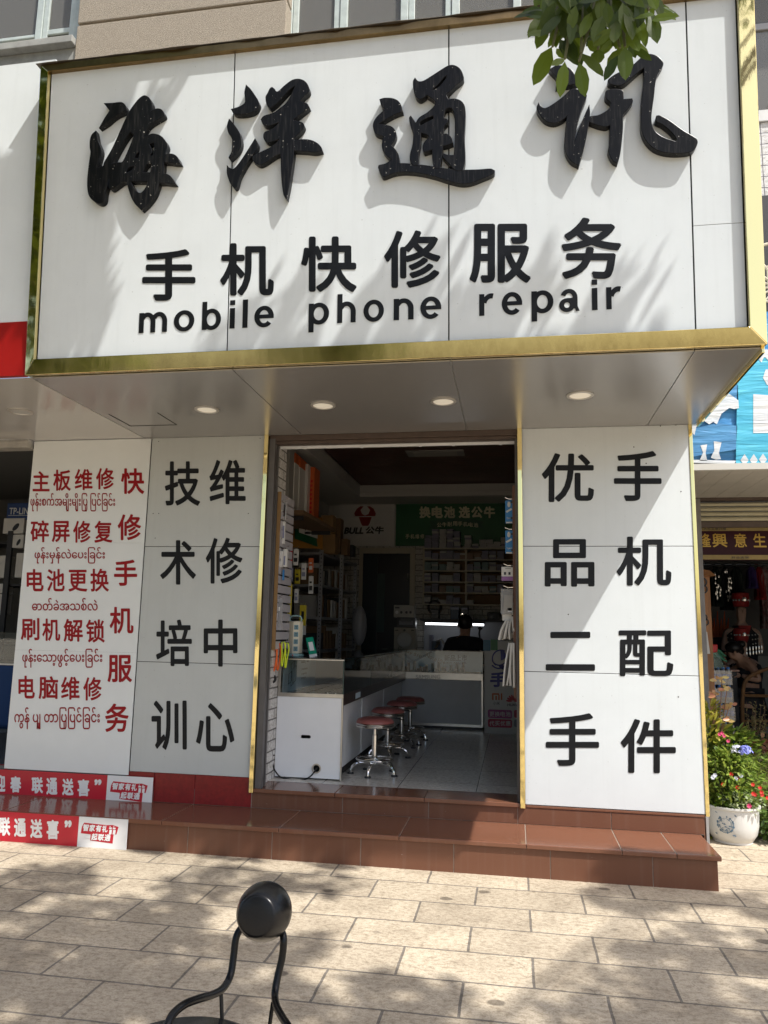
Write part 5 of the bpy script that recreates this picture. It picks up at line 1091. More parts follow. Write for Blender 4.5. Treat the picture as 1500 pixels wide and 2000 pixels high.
J={'pel':(S(0,-.05,sz-.42),(.17,.13)),'bel':(S(0,-.06,sz-.26),(.16,.12)),'ch':(S(0,-.04,sz-.08),(.185,.125)),'nk':(S(0,.01,sz+.055),(.078,.07)),'nk2':(S(0,.03,sz+.11),(.066,.064)),'hd':(S(0,.04,mz-.03),(.082,.092)),'hd2':(S(0,.04,mz+.06),(.080,.094)),'hd3':(S(0,.04,mz+.11),(.05,.06)),
 'shl':(S(-.19,-.02,sz-.02),.075),'shr':(S(.19,-.02,sz-.02),.075),'ell':(S(-.27,.08,sz-.28),.052),'elr':(S(.27,.08,sz-.28),.052),'wrl':(S(-.13,.32,1.185),.032),'wrr':(S(.13,.32,1.185),.032),
 'hil':(S(-.10,.0,sz-.46),.095),'hir':(S(.10,.0,sz-.46),.095),'knl':(S(-.13,.40,sz-.47),.065),'knr':(S(.13,.40,sz-.47),.065),'anl':(S(-.13,.36,FZ+.09),.045),'anr':(S(.13,.36,FZ+.09),.045),'tol':(S(-.13,.50,FZ+.05),.04),'tor':(S(.13,.50,FZ+.05),.04)}
E_=[('pel','bel'),('bel','ch'),('ch','nk'),('nk','nk2'),('nk2','hd'),('hd','hd2'),('hd2','hd3'),('ch','shl'),('ch','shr'),('shl','ell'),('shr','elr'),('ell','wrl'),('elr','wrr'),('pel','hil'),('pel','hir'),('hil','knl'),('hir','knr'),('knl','anl'),('knr','anr'),('anl','tol'),('anr','tor')]
q=skin(J,E_,'pel')
hand(q,S(-.13,.33,1.18),(.3,.9,-.05),(0,0,1)); hand(q,S(.13,.33,1.18),(-.3,.9,-.05),(0,0,1))
for s_ in (-1,1): q.ball(S(s_*.088,.035,mz+.0),(.012,.022,.032),10,6)
q.ball(S(0,.14,mz-.01),(.014,.02,.022),8,6); q.ball(S(-.03,.128,mz+.02),(.012,.008,.008),8,5); q.ball(S(.03,.128,mz+.02),(.012,.008,.008),8,5); q.ball(S(0,.128,mz-.055),(.022,.008,.007),8,5)
q.build('body',M_skin,man,smooth=True)
q=skin({k:((v[0][0],v[0][1],v[0][2]),(tuple(r+.008 for r in v[1]) if isinstance(v[1],tuple) else v[1]+.008)) for k,v in J.items() if k in('pel','bel','ch','nk','shl','shr','ell','elr','hil','hir','knl','knr','anl','anr')},[e for e in E_ if all(x in('pel','bel','ch','nk','shl','shr','ell','elr','hil','hir','knl','knr','anl','anr') for x in e)],'pel'); q.build('clothes',M_cloth,man,smooth=True)
q=MB(); q.ball(S(0,.020,mz+.045),(.096,.106,.105),18,12); q.build('hair',M_hair,man,smooth=True)
ms=thing('work_stool','dark stool under the seated man at the back','stool',S(0,-.03,FZ)); q=MB(); q.lathe([(.17,sz-.60-FZ),(.17,sz-.56-FZ),(.14,sz-.55-FZ)],S(0,-.03,FZ),20); q.build('seat',M_dark,ms)
for k in range(4):
    a=math.pi/4+k*math.pi/2; q=MB(); q.tube([S(.10*math.cos(a),-.03+.1*math.sin(a),sz-.60),S(.17*math.cos(a),-.03+.17*math.sin(a),FZ)],.012,8); q.build('leg',M_dark,ms)
# ---- standing promotion board with phone maker logos
NB=9.0; pn=lambda x,y: PY(x,y,NB)
nb=thing('logo_standee','tall white standing board with blue emblem and phone maker logos at the right','sign',tuple(pn(978,1437)))
a,c=pn(946,1437),pn(1030,1253); q=MB(); q.box((a.x,NB,FZ+.002),(c.x,NB+.025,c.z)); q.build('board',mat('standee_white',(.52,.51,.49),.4),nb,bevel=.003)
def rect(mb,x0,y0,x1,y1,pl,lift=.0015,r=0):
    a,c=pl(x0,y1),pl(x1,y0); Y=a.y-lift
    if not r: mb.quad((a.x,Y,a.z),(c.x,Y,a.z),(c.x,Y,c.z),(a.x,Y,c.z)); return
    pts=[]
    for cx,cz,a0 in ((c.x-r,c.z-r,0),(a.x+r,c.z-r,90),(a.x+r,a.z+r,180),(c.x-r,a.z+r,270)):
        for k in range(5): t=math.radians(a0+22.5*k); pts.append((cx+r*math.cos(t),Y,cz+r*math.sin(t)))
    mb.quad(*pts)
M_ind=mat('indigo_print',(.03,.03,.22),.4)
q=MB(); put(q,'手',pn,(957,1312,990,1342),.05)
def arc(mb,cx,cy,r0,r1,a0,a1,pl,n=16,ey=1):
    V=[]
    for k in range(n+1):
        t=math.radians(a0+(a1-a0)*k/n)
        for r in (r0,r1): V.append(pl(cx+r*math.cos(t),cy-r*math.sin(t)*ey)+Vector((0,-.002,0)))
    mb.add(V,[(2*i,2*i+1,2*i+3,2*i+2) for i in range(n)])
arc(q,978,1286,15,17.5,60,235,pn); arc(q,978,1280,0,10,-90,95,pn); arc(q,974,1290,14,17,215,330,pn); arc(q,975,1285,13,15.5,200,320,pn); arc(q,985,1296,4,12,200,345,pn)
q.build('blue_emblem',M_ind,nb,recalc=False)
q=MB(); rect(q,961,1354,964,1367,pn); rect(q,964,1354,975,1357,pn); rect(q,967.5,1359,970.5,1367,pn); rect(q,973,1357,976,1367,pn); rect(q,978,1354,981,1367,pn); q.build('orange_logo',mat('logo_orange',(.42,.10,.02),.4),nb,recalc=False)
q=MB(); put(q,'小米',pn,(963,1370,976,1377),.01); put(q,'HUAWEI',pn,(991,1374,1019,1379),.03); q.build('logo_lettering',M_dark,nb,recalc=False)
q=MB()
for k in range(8):
    t=math.radians(12+156*k/7); d=(math.cos(t),-math.sin(t)*1.05); cx,cy=1002+1.5*d[0],1371+1.5*d[1]; nx,ny=-d[1],d[0]
    P_=[(cx,cy),(cx+d[0]*7+nx*1.9,cy+d[1]*7+ny*1.9),(cx+d[0]*12+nx*1.3,cy+d[1]*12+ny*1.3),(cx+d[0]*12-nx*1.3,cy+d[1]*12-ny*1.3),(cx+d[0]*7-nx*1.9,cy+d[1]*7-ny*1.9)]
    q.quad(*[pn(*p)+Vector((0,-.002,0)) for p in P_])
q.build('red_logo',mat('logo_red',(.40,.02,.03),.4),nb,recalc=False)
q=MB(); rect(q,953,1387,1000,1402,pn,.0015,.02); q.build('purple_tag',mat('tag_purple',(.30,.05,.18),.4),nb,recalc=False)
q=MB(); rect(q,953,1405.5,1000,1420,pn,.0015,.02); rect(q,1004,1387,1022,1402,pn,.0015,.02); q.build('red_tag',mat('tag_red',(.36,.02,.06),.4),nb,recalc=False)
q=MB(); rect(q,1004,1405.5,1022,1420,pn,.0015,.02); q.build('grey_tag',M_steelgrey,nb,recalc=False)
q=MB()
for i,ch in enumerate('更换电池'): put(q,ch,pn,(956+10.6*i,1390,965.5+10.6*i,1399.5),.02,lift=.003)
q.build('tag_lettering',mat('tag_white',(.55,.52,.52),.4),nb,recalc=False); q=MB()
for i,ch in enumerate('代买优惠'): put(q,ch,pn,(956+10.6*i,1408,965.5+10.6*i,1417.5),.02,lift=.003)
q.build('tag_lettering',mat('tag_white',(.55,.52,.52),.4),nb,recalc=False)
q=MB(); rect(q,944,1250,958,1271,pn,.003); q.build('blue_card',mat('card_blue',(.03,.14,.22),.4),nb,recalc=False)
q=MB(); rect(q,958.5,1249,972,1270,pn,.003); q.build('green_card',mat('card_green',(.03,.17,.05),.4),nb,recalc=False)
# ---- goods hanging inside the right jamb
pgb=thing('peg_rail','narrow brown rail of pegs inside the right door jamb','rail',(.02,5.75,1.2))
q=MB(); q.box((-.008,5.66,1.0),(.012,5.70,2.55)); q.build('rail',mat('rail_brown',(.16,.08,.05),.5),pgb)
for k in range(12):
    q=MB(); z=1.1+.12*k; q.box((-.02,5.672,z),(-.008,5.684,z+.012)); q.build('peg',M_dark,pgb)
RY=5.72
for i,(yt,yb,l) in enumerate(((977,1022,'upper of two bright blue adapter packets hanging in the right jamb'),(1036,1081,'lower of two bright blue adapter packets hanging in the right jamb'))):
    t=pack(987,yt,1001.5,yb,RY,M_blu,'adapter_packet',l,deco=[(.1,.0,.9,.06,M_packw)])
    q=MB(); p=PY(994,yt+8,RY); q.ball(p,(.012,.002,.022),10,6); p=PY(994,yt+20,RY); q.obox(p,(.02,0,.012),(0,.001,0),(-.004,0,.006)); q.build('picture',M_packw,t)
    q=MB(); put(q,'Type-C',lambda x,y:PY(x,y,RY),(989.5,yt+33,1000,yt+37),.03); q.build('lettering',M_packw,t,recalc=False)
t=pack(979.5,1107,1004,1134,5.68,M_packw,'earphone_packet','white and purple earphone packet hanging in the right jamb',deco=[(0,0,1,.3,M_pur),(.2,.42,.36,.62,M_black),(.55,.42,.72,.62,M_black),(.3,.85,.75,.88,M_dark)])
pack(978,1150,1005,1200,5.66,M_clr,'clear_bag','clear bag with a grey insert hanging in the right jamb','bag',deco=[(.25,.15,.85,.75,mat('grey_card')),(.5,.1,.8,.25,M_packw)])
pack(981,1190,1006,1212,5.70,M_packw,'white_packet','white packet below the clear bag in the right jamb',hook=False)
def bunch(x0,y0,x1,y1,Y,n,m,lab):
    t=thing('cable_bundle',lab,'cables',tuple(PY((x0+x1)/2,y1,Y)))
    for k in range(n):
        u=k/(n-1); a=PY(x0+(x1-x0)*(.45+.4*u),y0,Y+.03*(k%3)); c=PY(x0+(x1-x0)*u,y1-rf.uniform(0,6),Y+.03*(k%3)); q=MB()
        mid=(a+c)/2+Vector((rf.uniform(-.01,.01),-.012,0)); q.tube(smoothpath([a,mid,c],4),rf.uniform(.006,.010),6); q.build('cable_packet',m if k%3 else M_packw,t,smooth=True)
bunch(975,1212,1006,1250,5.68,10,mat('clear_grey_sleeve',(.40,.39,.36),.25),'fan of clear cable sleeves hanging high in the right jamb')
bunch(983,1256,1009,1343,5.64,12,mat('dark_sleeve',(.12,.115,.11),.2,rvar=.1),'long bundle of dark shiny sleeves hanging low in the right jamb')
# ceiling light panel
a=PZ(803,891,3.466); c=PZ(905,878,3.466); 
clp=thing('ceiling_panel_light','unlit rectangular panel light set into the dark wood ceiling','light',((a.x+c.x)/2,(a.y+c.y)/2,3.46))
q=MB(); q.box((a.x-.03,a.y,3.455),(c.x,c.y,3.469)) if a.y<c.y else q.box((a.x-.03,c.y,3.455),(c.x,a.y,3.469)); q.build('frame',mat('panel_frame',(.30,.29,.27),.5),clp,bevel=.004)
y0_,y1_=sorted((a.y,c.y)); q=MB(); q.box((a.x+.05,y0_+.04,3.450),(c.x-.08,y1_-.04,3.4545)); q.build('diffuser',mat('panel_diffuser',(.38,.36,.32),.5),clp)
# leaf shade measured on the photograph: x, y, height factor, radius in metres, leaves
SHADE_SIGN=[(150,215,1.9,.20,30),(215,165,1.8,.20,26),(300,150,1.7,.20,16),(110,300,2.0,.20,34),(120,400,2.0,.22,46),(160,330,1.9,.14,14),(150,455,1.9,.22,44),(100,500,2.75,.22,50),(150,540,2.75,.20,40),(165,600,2.75,.15,20),(105,600,2.75,.18,34),(110,670,2.75,.12,18),(175,650,2.75,.08,6),(400,665,2.75,.08,7),(480,650,2.75,.09,7),(925,640,2.75,.13,20),(985,600,2.75,.11,14),(1055,550,2.75,.07,6),(30,300,2.2,.3,44),(40,460,2.2,.3,46),(20,560,2.75,.22,26),(60,240,2.2,.2,20)]
SHADE_GROUND=[(80,1720,6.2,.32,100),(20,1790,6.0,.4,120),(250,1800,6.0,.36,120),(430,1730,6.2,.35,110),(120,1880,6.0,.4,130),(330,1880,5.8,.38,130),(60,1970,5.8,.4,130),(300,1970,5.8,.36,120),(480,1960,5.6,.30,90),(550,1850,5.9,.22,50),(620,1725,6.2,.22,40),(720,1960,5.6,.30,70),(830,1965,5.6,.26,60),(1230,1755,6.2,.26,80),(1330,1745,6.2,.22,60),(1290,1870,5.8,.22,60),(1260,1945,5.6,.28,80),(1430,1850,5.8,.32,100),(1490,1770,6.2,.22,50),(1400,1965,5.6,.28,80),(1150,1995,5.5,.2,40)]
SHADE_STEP=[(120,1590,6.3,.3,70),(330,1570,6.4,.3,90),(480,1620,6.4,.3,70),(650,1650,6.3,.26,50),(1230,1700,6.2,.16,40),(1320,1700,6.2,.14,30)]
# ================================================================== RIGHT NEIGHBOUR
rb=thing('clothing_shop_next_door','neighbouring shop on the right with plank soffit, half raised shutter and white tiled upper wall','building',(2.4,6.9,0))
GY=6.85
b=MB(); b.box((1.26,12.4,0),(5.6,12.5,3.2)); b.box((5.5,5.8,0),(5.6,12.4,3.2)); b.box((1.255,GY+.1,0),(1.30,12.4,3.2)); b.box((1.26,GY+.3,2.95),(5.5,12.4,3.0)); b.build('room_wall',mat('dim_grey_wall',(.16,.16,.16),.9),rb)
b=MB(); b.box((1.30,12.36,0),(5.5,12.39,1.2)); b.build('dado',mat('grey_dado',(.30,.30,.29),.7),rb)
b=MB(); b.box((1.30,GY-.1,.001),(5.5,12.36,.03)); b.build('room_floor',mat('concrete_floor',(.22,.21,.2),.7,var=.2),rb)
sz0=2.64; y0=5.62
b=MB(); x=1.256
k=0
while x<5.4:
    b.box((x,y0,sz0),(x+.148,GY-.06,sz0+.02)); x+=.15
b.build('plank_soffit',mat('pale_plank',(.46,.44,.40),.6,var=.15,vscale=4),rb,bevel=.002)
b=MB(); b.box((1.256,y0-.03,sz0-.01),(5.4,y0-.002,sz0+.035)); b.build('soffit_edge',mat('off_white_metal',(.55,.54,.50),.5),rb)
b=MB(); b.box((1.256,y0,sz0+.022),(5.4,GY,sz0+.05)); b.box((1.256,y0+.1,sz0+.05),(5.4,y0+.2,3.75)); b.build('soffit_core',M_dark,rb)
zt=PY(1430,980,GY).z; zb2=PY(1430,1018,GY).z; n=4
b=MB()
for k in range(n):
    z1=zt-(zt-zb2)*k/n; z0=zt-(zt-zb2)*(k+1)/n
    pts=[(GY,z0+.004),(GY-.016,z0+.02),(GY-.022,(z0+z1)/2),(GY-.016,z1-.012),(GY,z1-.002)]
    b.add([(x_,y_,z_) for x_ in (PY(1364,1000,GY).x,5.4) for y_,z_ in pts],[(i,i+1,i+6,i+5) for i in range(4)])
b.build('shutter',mat('cream_shutter',(.50,.47,.34),.4,var=.08),rb,recalc=False)
b=MB(); b.box((1.27,GY+.002,zb2-.05),(5.4,GY+.05,zb2-.002)); b.box((1.27,GY-.05,zt+.004),(5.4,GY,zt+.05)); b.build('shutter_bar',M_rust,rb)
p=PY(1368,1200,GY); b=MB(); b.box((p.x-.03,GY-.06,.0),(p.x+.028,GY+.04,sz0-.005)); b.build('shutter_track',mat('weathered_steel',(.24,.23,.22),.5,var=.3,vscale=6),rb,bevel=.004)
b=MB(); b.box((1.257,YF+.2,.0),(1.275,GY-.06,SOF)); b.build('party_wall',mat('grey_render',(.36,.36,.35),.8,var=.2),rb)
# upper wall of the right neighbour
UY=6.3
uw=lambda x,y: PY(x,y,UY)
b=MB(); z0=uw(1485,690).z; zc=uw(1485,236).z
b.box((1.70,UY,zc),(6,UY+.05,zc+.10)); b.box((1.70,UY+.35,zc+.1),(1.75,UY+.5,8)); b.box((1.70,UY,zc+.1+1.9),(6,UY+.4,zc+2.4)); b.build('sill_band',mat('white_paint_wall',(.66,.66,.64),.6,var=.1),rb)
b=MB(); b.box((1.70,UY+.02,z0-.2),(6,UY+.08,zc)); b.build('tiled_wall',M_wtile,rb)
b=MB(); b.box((1.70,UY+.7,zc),(6,UY+.75,8)); b.build('dark_recess',mat('dim_room'),rb)
f=MB(); xx=uw(1476,120).x
for dx in (0,.9,1.8): f.box((xx+dx,UY+.40,zc+.1),(xx+dx+.05,UY+.46,zc+1.95))
f.box((xx-.1,UY+.401,zc+1.2),(xx+2.5,UY+.459,zc+1.26)); f=f.build('window',mat('grey_window_frame',(.33,.33,.33),.4),rb); g_=MB(); g_.box((xx,UY+.42,zc+.1),(xx+2.4,UY+.424,zc+1.95)); g_.build('pane',M_wglass,f)
rl=thing('window_grille','white iron window grille with fan bars at the right picture edge','grille',tuple(PY(1490,655,6.1)))
q=MB(); cpt=PY(1520,560,6.1)
for k in range(7):
    a=math.radians(95+22*k); q.tube([cpt,cpt+Vector((math.cos(a)*.36,0,math.sin(a)*.36))],.009,6)
q.tube([cpt+Vector((math.cos(math.radians(t))*.37,0,math.sin(math.radians(t))*.37)) for t in range(90,260,10)],.013,6); q.build('fan_bars',M_cream,rl,smooth=True)
q=MB()
for k in range(9): q.tube([(PY(1470,400,6.1).x+.0+.08*k,6.1,PY(1490,655,6.1).z),(PY(1470,400,6.1).x+.08*k,6.1,PY(1490,520,6.1).z)],.008,6)
for yy in (522,590,654): z=PY(1490,yy,6.1).z; q.tube([(PY(1465,yy,6.1).x,6.1,z),(3,6.1,z)],.010,6)
q.build('upright_bars',M_cream,rl,smooth=True)
q=MB(); z0_=PY(1490,660,6.2).z; q.box((1.72,6.24,z0_),(3.5,6.26,z0_+1.25)); q.build('backing',M_dark,rl)
# ---- printed banner
BYY=5.60
pbn=lambda x,y: PY(x,y,BYY)
bn=thing('printed_banner','wrinkled blue printed banner with a white skirted figure above the right shop','banner',(1.9,BYY,sz0+.04))
def bannermat(name,c1,c2):
    m=mat(name,c1,.45,var=.01,vscale=3,vcol=c2,stretch=(.5,1,3),bump=.0)
    t=m.node_tree; n=t.nodes; L=t.links; b_=n['Principled BSDF']; tc=n.new('ShaderNodeTexCoord'); mp=n.new('ShaderNodeMapping'); mp.inputs['Rotation'].default_value=(0,math.radians(14),0); mp.inputs['Scale'].default_value=(1.2,1,9); L.new(tc.outputs['Object'],mp.inputs[0])
    nz=n.new('ShaderNodeTexNoise'); nz.inputs['Scale'].default_value=2.2; nz.inputs['Detail'].default_value=4; nz.inputs['Distortion'].default_value=.6; L.new(mp.outputs[0],nz.inputs[0]); bp=n.new('ShaderNodeBump'); bp.inputs['Strength'].default_value=.6; bp.inputs['Distance'].default_value=.02; L.new(nz.outputs[0],bp.inputs['Height']); L.new(bp.outputs[0],b_.inputs['Normal']); return m
zb_=sz0+.04; zt_=PY(1480,672,BYY).z+.25
nxs,nzs=60,24
V=[];F=[]
for j in range(nzs+1):
    for i in range(nxs+1):
        x=1.262+(4.6-1.262)*i/nxs; z=zb_+(zt_-zb_)*j/nzs; V.append((x,BYY+.02+.008*math.sin(9*z*3+4*x)+.006*math.sin(23*z-7*x),z))
F=[(j*(nxs+1)+i,j*(nxs+1)+i+1,(j+1)*(nxs+1)+i+1,(j+1)*(nxs+1)+i) for j in range(nzs) for i in range(nxs)]
q=MB(); q.add(V,F); q.build('cloth',bannermat('banner_blue',(.07,.34,.68),(.04,.20,.45)),bn,smooth=True)
def bprint(name,polys,m,dy):
    q=MB()
    for poly in polys:
        mm=[(pbn(x,y).x,pbn(x,y).z) for x,y in poly]; q.prism(mm,lambda u,v:Vector((u,BYY-dy,v)),lambda u,v:Vector((u,BYY-dy+.001,v)))
    q.build(name,m,bn)
M_bw=bannermat('banner_white',(.72,.72,.70),(.5,.55,.6)); M_bc=bannermat('banner_cyan',(.10,.50,.66),(.05,.36,.55)); M_bd=bannermat('banner_navy',(.09,.30,.55),(.05,.18,.38))
bprint('cyan_field',[[(1441,690),(1560,680),(1560,913),(1437,913)]],M_bc,.001)
bprint('navy_field',[[(1352,838),(1400,826),(1440,832),(1437,878),(1353,892)]],M_bd,.001)
bprint('navy_field',[[(1425,755),(1441,752),(1442,782),(1420,768)]],M_bd,.001)
bprint('white_figure',[[(1380,775),(1412,762),(1428,772),(1442,782),(1443,797),(1434,799),(1424,797),(1409,808),(1400,829),(1393,824),(1385,829),(1372,820),(1362,826),(1356,850),(1350,842),(1350,800)],[(1394,862),(1409,864),(1404,885),(1408,897),(1398,898),(1388,894),(1395,880)],[(1368,870),(1381,868),(1378,885),(1381,900),(1366,900),(1373,884)]],M_bw,.003)
bprint('white_marks',[[(1471,770),(1500,772),(1560,770),(1560,845),(1471,846)],[(1495,722),(1560,715),(1560,760),(1498,752),(1490,738)],[(1446,899),(1454,887),(1462,899),(1454,909)],[(1464,899),(1472,887),(1480,899),(1472,909)],[(1482,898),(1490,886),(1498,898),(1490,908)],[(1500,898),(1508,886),(1516,898),(1508,908)],[(1353,898),(1437,900),(1434,906),(1353,904)]],M_bw,.003)
bprint('bunting',[[(1478,684),(1560,678),(1560,698),(1475,698)],[(1463,700),(1476,699),(1470,710)],[(1479,699),(1492,698),(1487,708)],[(1495,698),(1508,697),(1502,707)]],M_bw,.003)
# ---- name plaque inside
NY=7.25; pnq=lambda x,y: PY(x,y,NY)
nq=thing('name_plaque','dark maroon hanging plaque with gold brush characters and brass bands over the right shop','sign',tuple(pnq(1440,1095)))
a,c=pnq(1362,1094),pnq(1560,1028)
q=MB(); q.box((1.35,NY,a.z),(c.x+.6,NY+.03,c.z)); q.build('board',mat('maroon_lacquer',(.035,.008,.012),.4,spec=.2),nq)
q=MB()
for (yt,yb) in ((1029,1037),(1084,1093)):
    z1,z0=pnq(1430,yt).z,pnq(1430,yb).z; q.box((1.352,NY-.006,z0),(c.x+.59,NY-.0005,z1))
q.build('brass_band',mat('aged_brass',(.30,.22,.08),.5,metal=.3,var=.2),nq)
q=MB()
for i,(ch,x0,x1) in enumerate((('隆',1364,1388),('興',1391,1420),('意',1434,1458),('生',1471,1496),)): put(q,ch,pnq,(x0,1042,x1,1069),.02,lift=.002,shear=-.1)
q.build('gold_lettering',mat('gold_paint',(.45,.28,.05),.35,metal=.4),nq,recalc=False)
q=MB(); put(q,'六大吉生意兴隆',pnq,(1366,1030.5,1418,1035.5),.01,lift=.008); put(q,'开业志贺',pnq,(1428,1087,1462,1091.5),.01,lift=.008); q.build('small_lettering',M_dark,nq,recalc=False)
# ---- wooden carved post
PYY=7.7; pq_=lambda x,y:PY(x,y,PYY)
wp=thing('carved_post','orange wooden post with a capped top and dark carved rings beside the right shop opening','post',tuple(pq_(1376,1400)))
a,c=pq_(1365,1420),pq_(1386,1125); q=MB(); q.box((a.x,PYY,.031),(c.x,PYY+.12,c.z)); q.build('shaft',M_wood,wp,bevel=.006)
q=MB(); a2,c2=pq_(1364,1126),pq_(1391,1108); q.hexa([Vector((a.x-.03,PYY-.04,c.z+.001)),Vector((c.x+.05,PYY-.04,c.z+.001)),Vector((c.x+.05,PYY+.16,c.z+.001)),Vector((a.x-.03,PYY+.16,c.z+.001))],[Vector((a.x,PYY-.01,c2.z)),Vector((c.x,PYY-.01,c2.z-.03)),Vector((c.x,PYY+.13,c2.z-.03)),Vector((a.x,PYY+.13,c2.z))]); q.build('cap',M_wood,wp,bevel=.004)
for (x,y,r) in ((1370,1137,.05),(1373,1151,.042),(1374,1206,.035),(1377,1215,.035)):
    p=pq_(x,y); q=MB(); q.lathe([(r*.75,0),(r,.0),(r,.012),(r*.75,.012),(r*.75,0)],p+Vector((0,-.001,0)),20,(0,-1,0),cap=False); q.build('carved_ring',M_dark,wp)
wc=PY(1379,1280,7.6); q=MB(); q.hexa([PY(x,y,7.62) for x,y in ((1373,1277),(1387,1277),(1381,1234),(1373,1234))],[PY(x,y,7.63) for x,y in ((1373,1277),(1387,1277),(1381,1234),(1373,1234))]); tag(rebase(q.build('white_card',M_packw)),'plain white leaning card in front of the carved post','card')
q=MB(); p=PY(1391,1268,8.4); q.hexa([p+Vector((x,0,z)) for x,z in ((-.05,-.04),(.05,-.03),(.06,.05),(-.04,.05))],[p+Vector((x,.03,z)) for x,z in ((-.05,-.04),(.05,-.03),(.06,.05),(-.04,.05))]); tag(rebase(q.build('red_packet',M_red,bevel=.01)),'small bright red packet lying on the bag of green bottles','packet')
# ---- stack of bottled water
WY=8.7; wl=PY(1375,1400,WY).x; wr=PY(1434,1400,WY).x; nb_=6; bw_=(wr-wl)/nb_
M_water=mat('clear_bottle',(.62,.70,.78),.08,trans=.55,ior=1.2); M_label=mat('blue_label',(.03,.14,.50),.35); M_capb=mat('blue_cap',(.06,.25,.70),.35)
hB=.185
ztop=PY(1400,1310,WY).z; base=ztop-6*(hB+.004)
if base<.03: base=.03
q=MB(); rr=bw_*.46; q.lathe([(rr*.85,0),(rr,.012),(rr*.96,.05),(rr,.058),(rr,.118),(rr*.9,.13),(rr*.45,.160),(rr*.4,.166)],(0,0,0),12); q.k=1; q.lathe([(rr*1.02,.06),(rr*1.02,.115)],(0,0,0),12,cap=False)
BOT=q
capm=MB(); capm.lathe([(rr*.46,.166),(rr*.46,.183),(rr*.3,.185)],(0,0,0),10)
pack0=thing('water_pack','shrink wrapped pack of small water bottles with blue labels, lowest of the stack','bottles',(0,0,0),'packs of bottled water in the right shop')
bo=BOT.build('bottle',[M_water,M_label],pack0,smooth=True); co=capm.build('cap',M_capb,bo)
for i in range(nb_):
    for j in range(2):
        if i==j==0: bo.location=(bw_*.5,bw_*.5,0); continue
        o=bo.copy(); COL.objects.link(o); o.parent=pack0; o.location=(bw_*(i+.5),bw_*(j+.5),0); c_=co.copy(); COL.objects.link(c_); c_.parent=o
q=MB(); q.box((.0,-.003,.004),(bw_*nb_,-.001,.15)); q.box((bw_*nb_+.001,-.003,.004),(bw_*nb_+.003,bw_*2,.15)); q.build('shrink_film',M_film,pack0)
names=['second from the ground','third from the ground','fourth from the ground','second from the top','topmost under the green bottles']
pack0.location=(wl,WY,base)
for k in range(5): dup(pack0,(wl+rf.uniform(-.015,.01),WY+rf.uniform(-.01,.01),base+(k+1)*(hB+.002)),0,'shrink wrapped pack of small water bottles with blue labels, %s'%names[k])
gt=thing('bottle_bag','clear bag of green drink bottles lying on the stack of water packs','bag',(wl+.2,WY+.05,base+6*(hB+.002)+.003))
zz=base+6*(hB+.002)+.006
M_gb=mat('green_bottle',(.10,.36,.20),.12,trans=.4,ior=1.2,var=.2,vscale=12)
for k in range(9):
    ax=Vector((.8,rf.uniform(-.3,.3),-.55+rf.uniform(-.15,.15))).normalized(); c_=Vector((wl-.02+.035*(k%4)+.02,WY+.05+.05*(k//4),zz+.20+.05*(k//4)-.012*(k%4))); q=MB(); q.lathe([(.022,0),(.026,.01),(.026,.13),(.012,.18),(.012,.2)],c_,10,ax); q.build('green_bottle',M_gb,gt,smooth=True)
q=MB(); pr2=[PY(x,y,WY-.02) for x,y in ((1373,1305),(1374,1274),(1390,1272),(1402,1271),(1408,1283),(1417,1306))]
q.hexa(pr2,[p+Vector((0,.22,0)) for p in pr2]); o=q.build('bag_film',mat('wrinkled_clear_bag',(.45,.62,.52),.15,alpha=.3,bump=.6,bscale=25),gt,smooth=True,bevel=.02)
# ---- seated woman, rattan chair, dressed mannequins
WX=10.0
pwm=lambda x,y,dy=0: PY(x,y,WX+dy)
hx=pwm(1431,1274)
wm=thing('person','woman in a black tank top seated and bending over handwork in the right shop','person',(pwm(1465,1360).x,WX,.03))
sh=pwm(1462,1296); hp=pwm(1470,1352)
def at(p,dx,dy,dz): return (p.x+dx,p.y+dy,p.z+dz)
lap=.46
J={'pel':(at(hp,0,.05,-.06),(.13,.15)),'bel':(at(hp,-.02,.05,.12),(.105,.13)),'ch':(at(sh,.03,.06,-.10),(.105,.15)),'up':(at(sh,-.02,.06,.0),(.075,.11)),'nk':(at(sh,-.09,.06,.06),.05),'hd':(at(hx,.02,.06,.0),(.078,.085)),'hd2':(at(hx,.00,.06,.06),(.085,.08)),'fc':(at(hx,-.055,.06,-.04),(.05,.055)),
 'shl':(at(sh,.01,-.11,-.04),.052),'ell':(at(pwm(1476,1326),.0,-.16,-.02),.042),'wrl':(at(pwm(1441,1318),0,-.14,0),.028),'shr':(at(sh,-.02,.22,-.04),.05),'elr':(at(pwm(1425,1318),0,.2,0),.04),'wrr':(at(pwm(1424,1298),0,.16,0),.028),
 'hil':(at(hp,-.03,-.06,-.09),.085),'hir':(at(hp,-.03,.16,-.09),.085),'knl':(at(hp,-.42,-.08,-.09),.06),'knr':(at(hp,-.42,.18,-.09),.06),'anl':(at(hp,-.40,-.08,-.47),.04),'anr':(at(hp,-.40,.18,-.47),.04)}
for k in('anl','anr'): J[k]=((J[k][0][0],J[k][0][1],.12),J[k][1])
J['tol']=((J['anl'][0][0]-.13,J['anl'][0][1],.07),.032); J['tor']=((J['anr'][0][0]-.13,J['anr'][0][1],.07),.032)
E_=[('pel','bel'),('bel','ch'),('ch','up'),('up','nk'),('nk','hd'),('hd','hd2'),('hd','fc'),('up','shl'),('up','shr'),('shl','ell'),('shr','elr'),('ell','wrl'),('elr','wrr'),('pel','hil'),('pel','hir'),('hil','knl'),('hir','knr'),('knl','anl'),('knr','anr'),('anl','tol'),('anr','tor')]
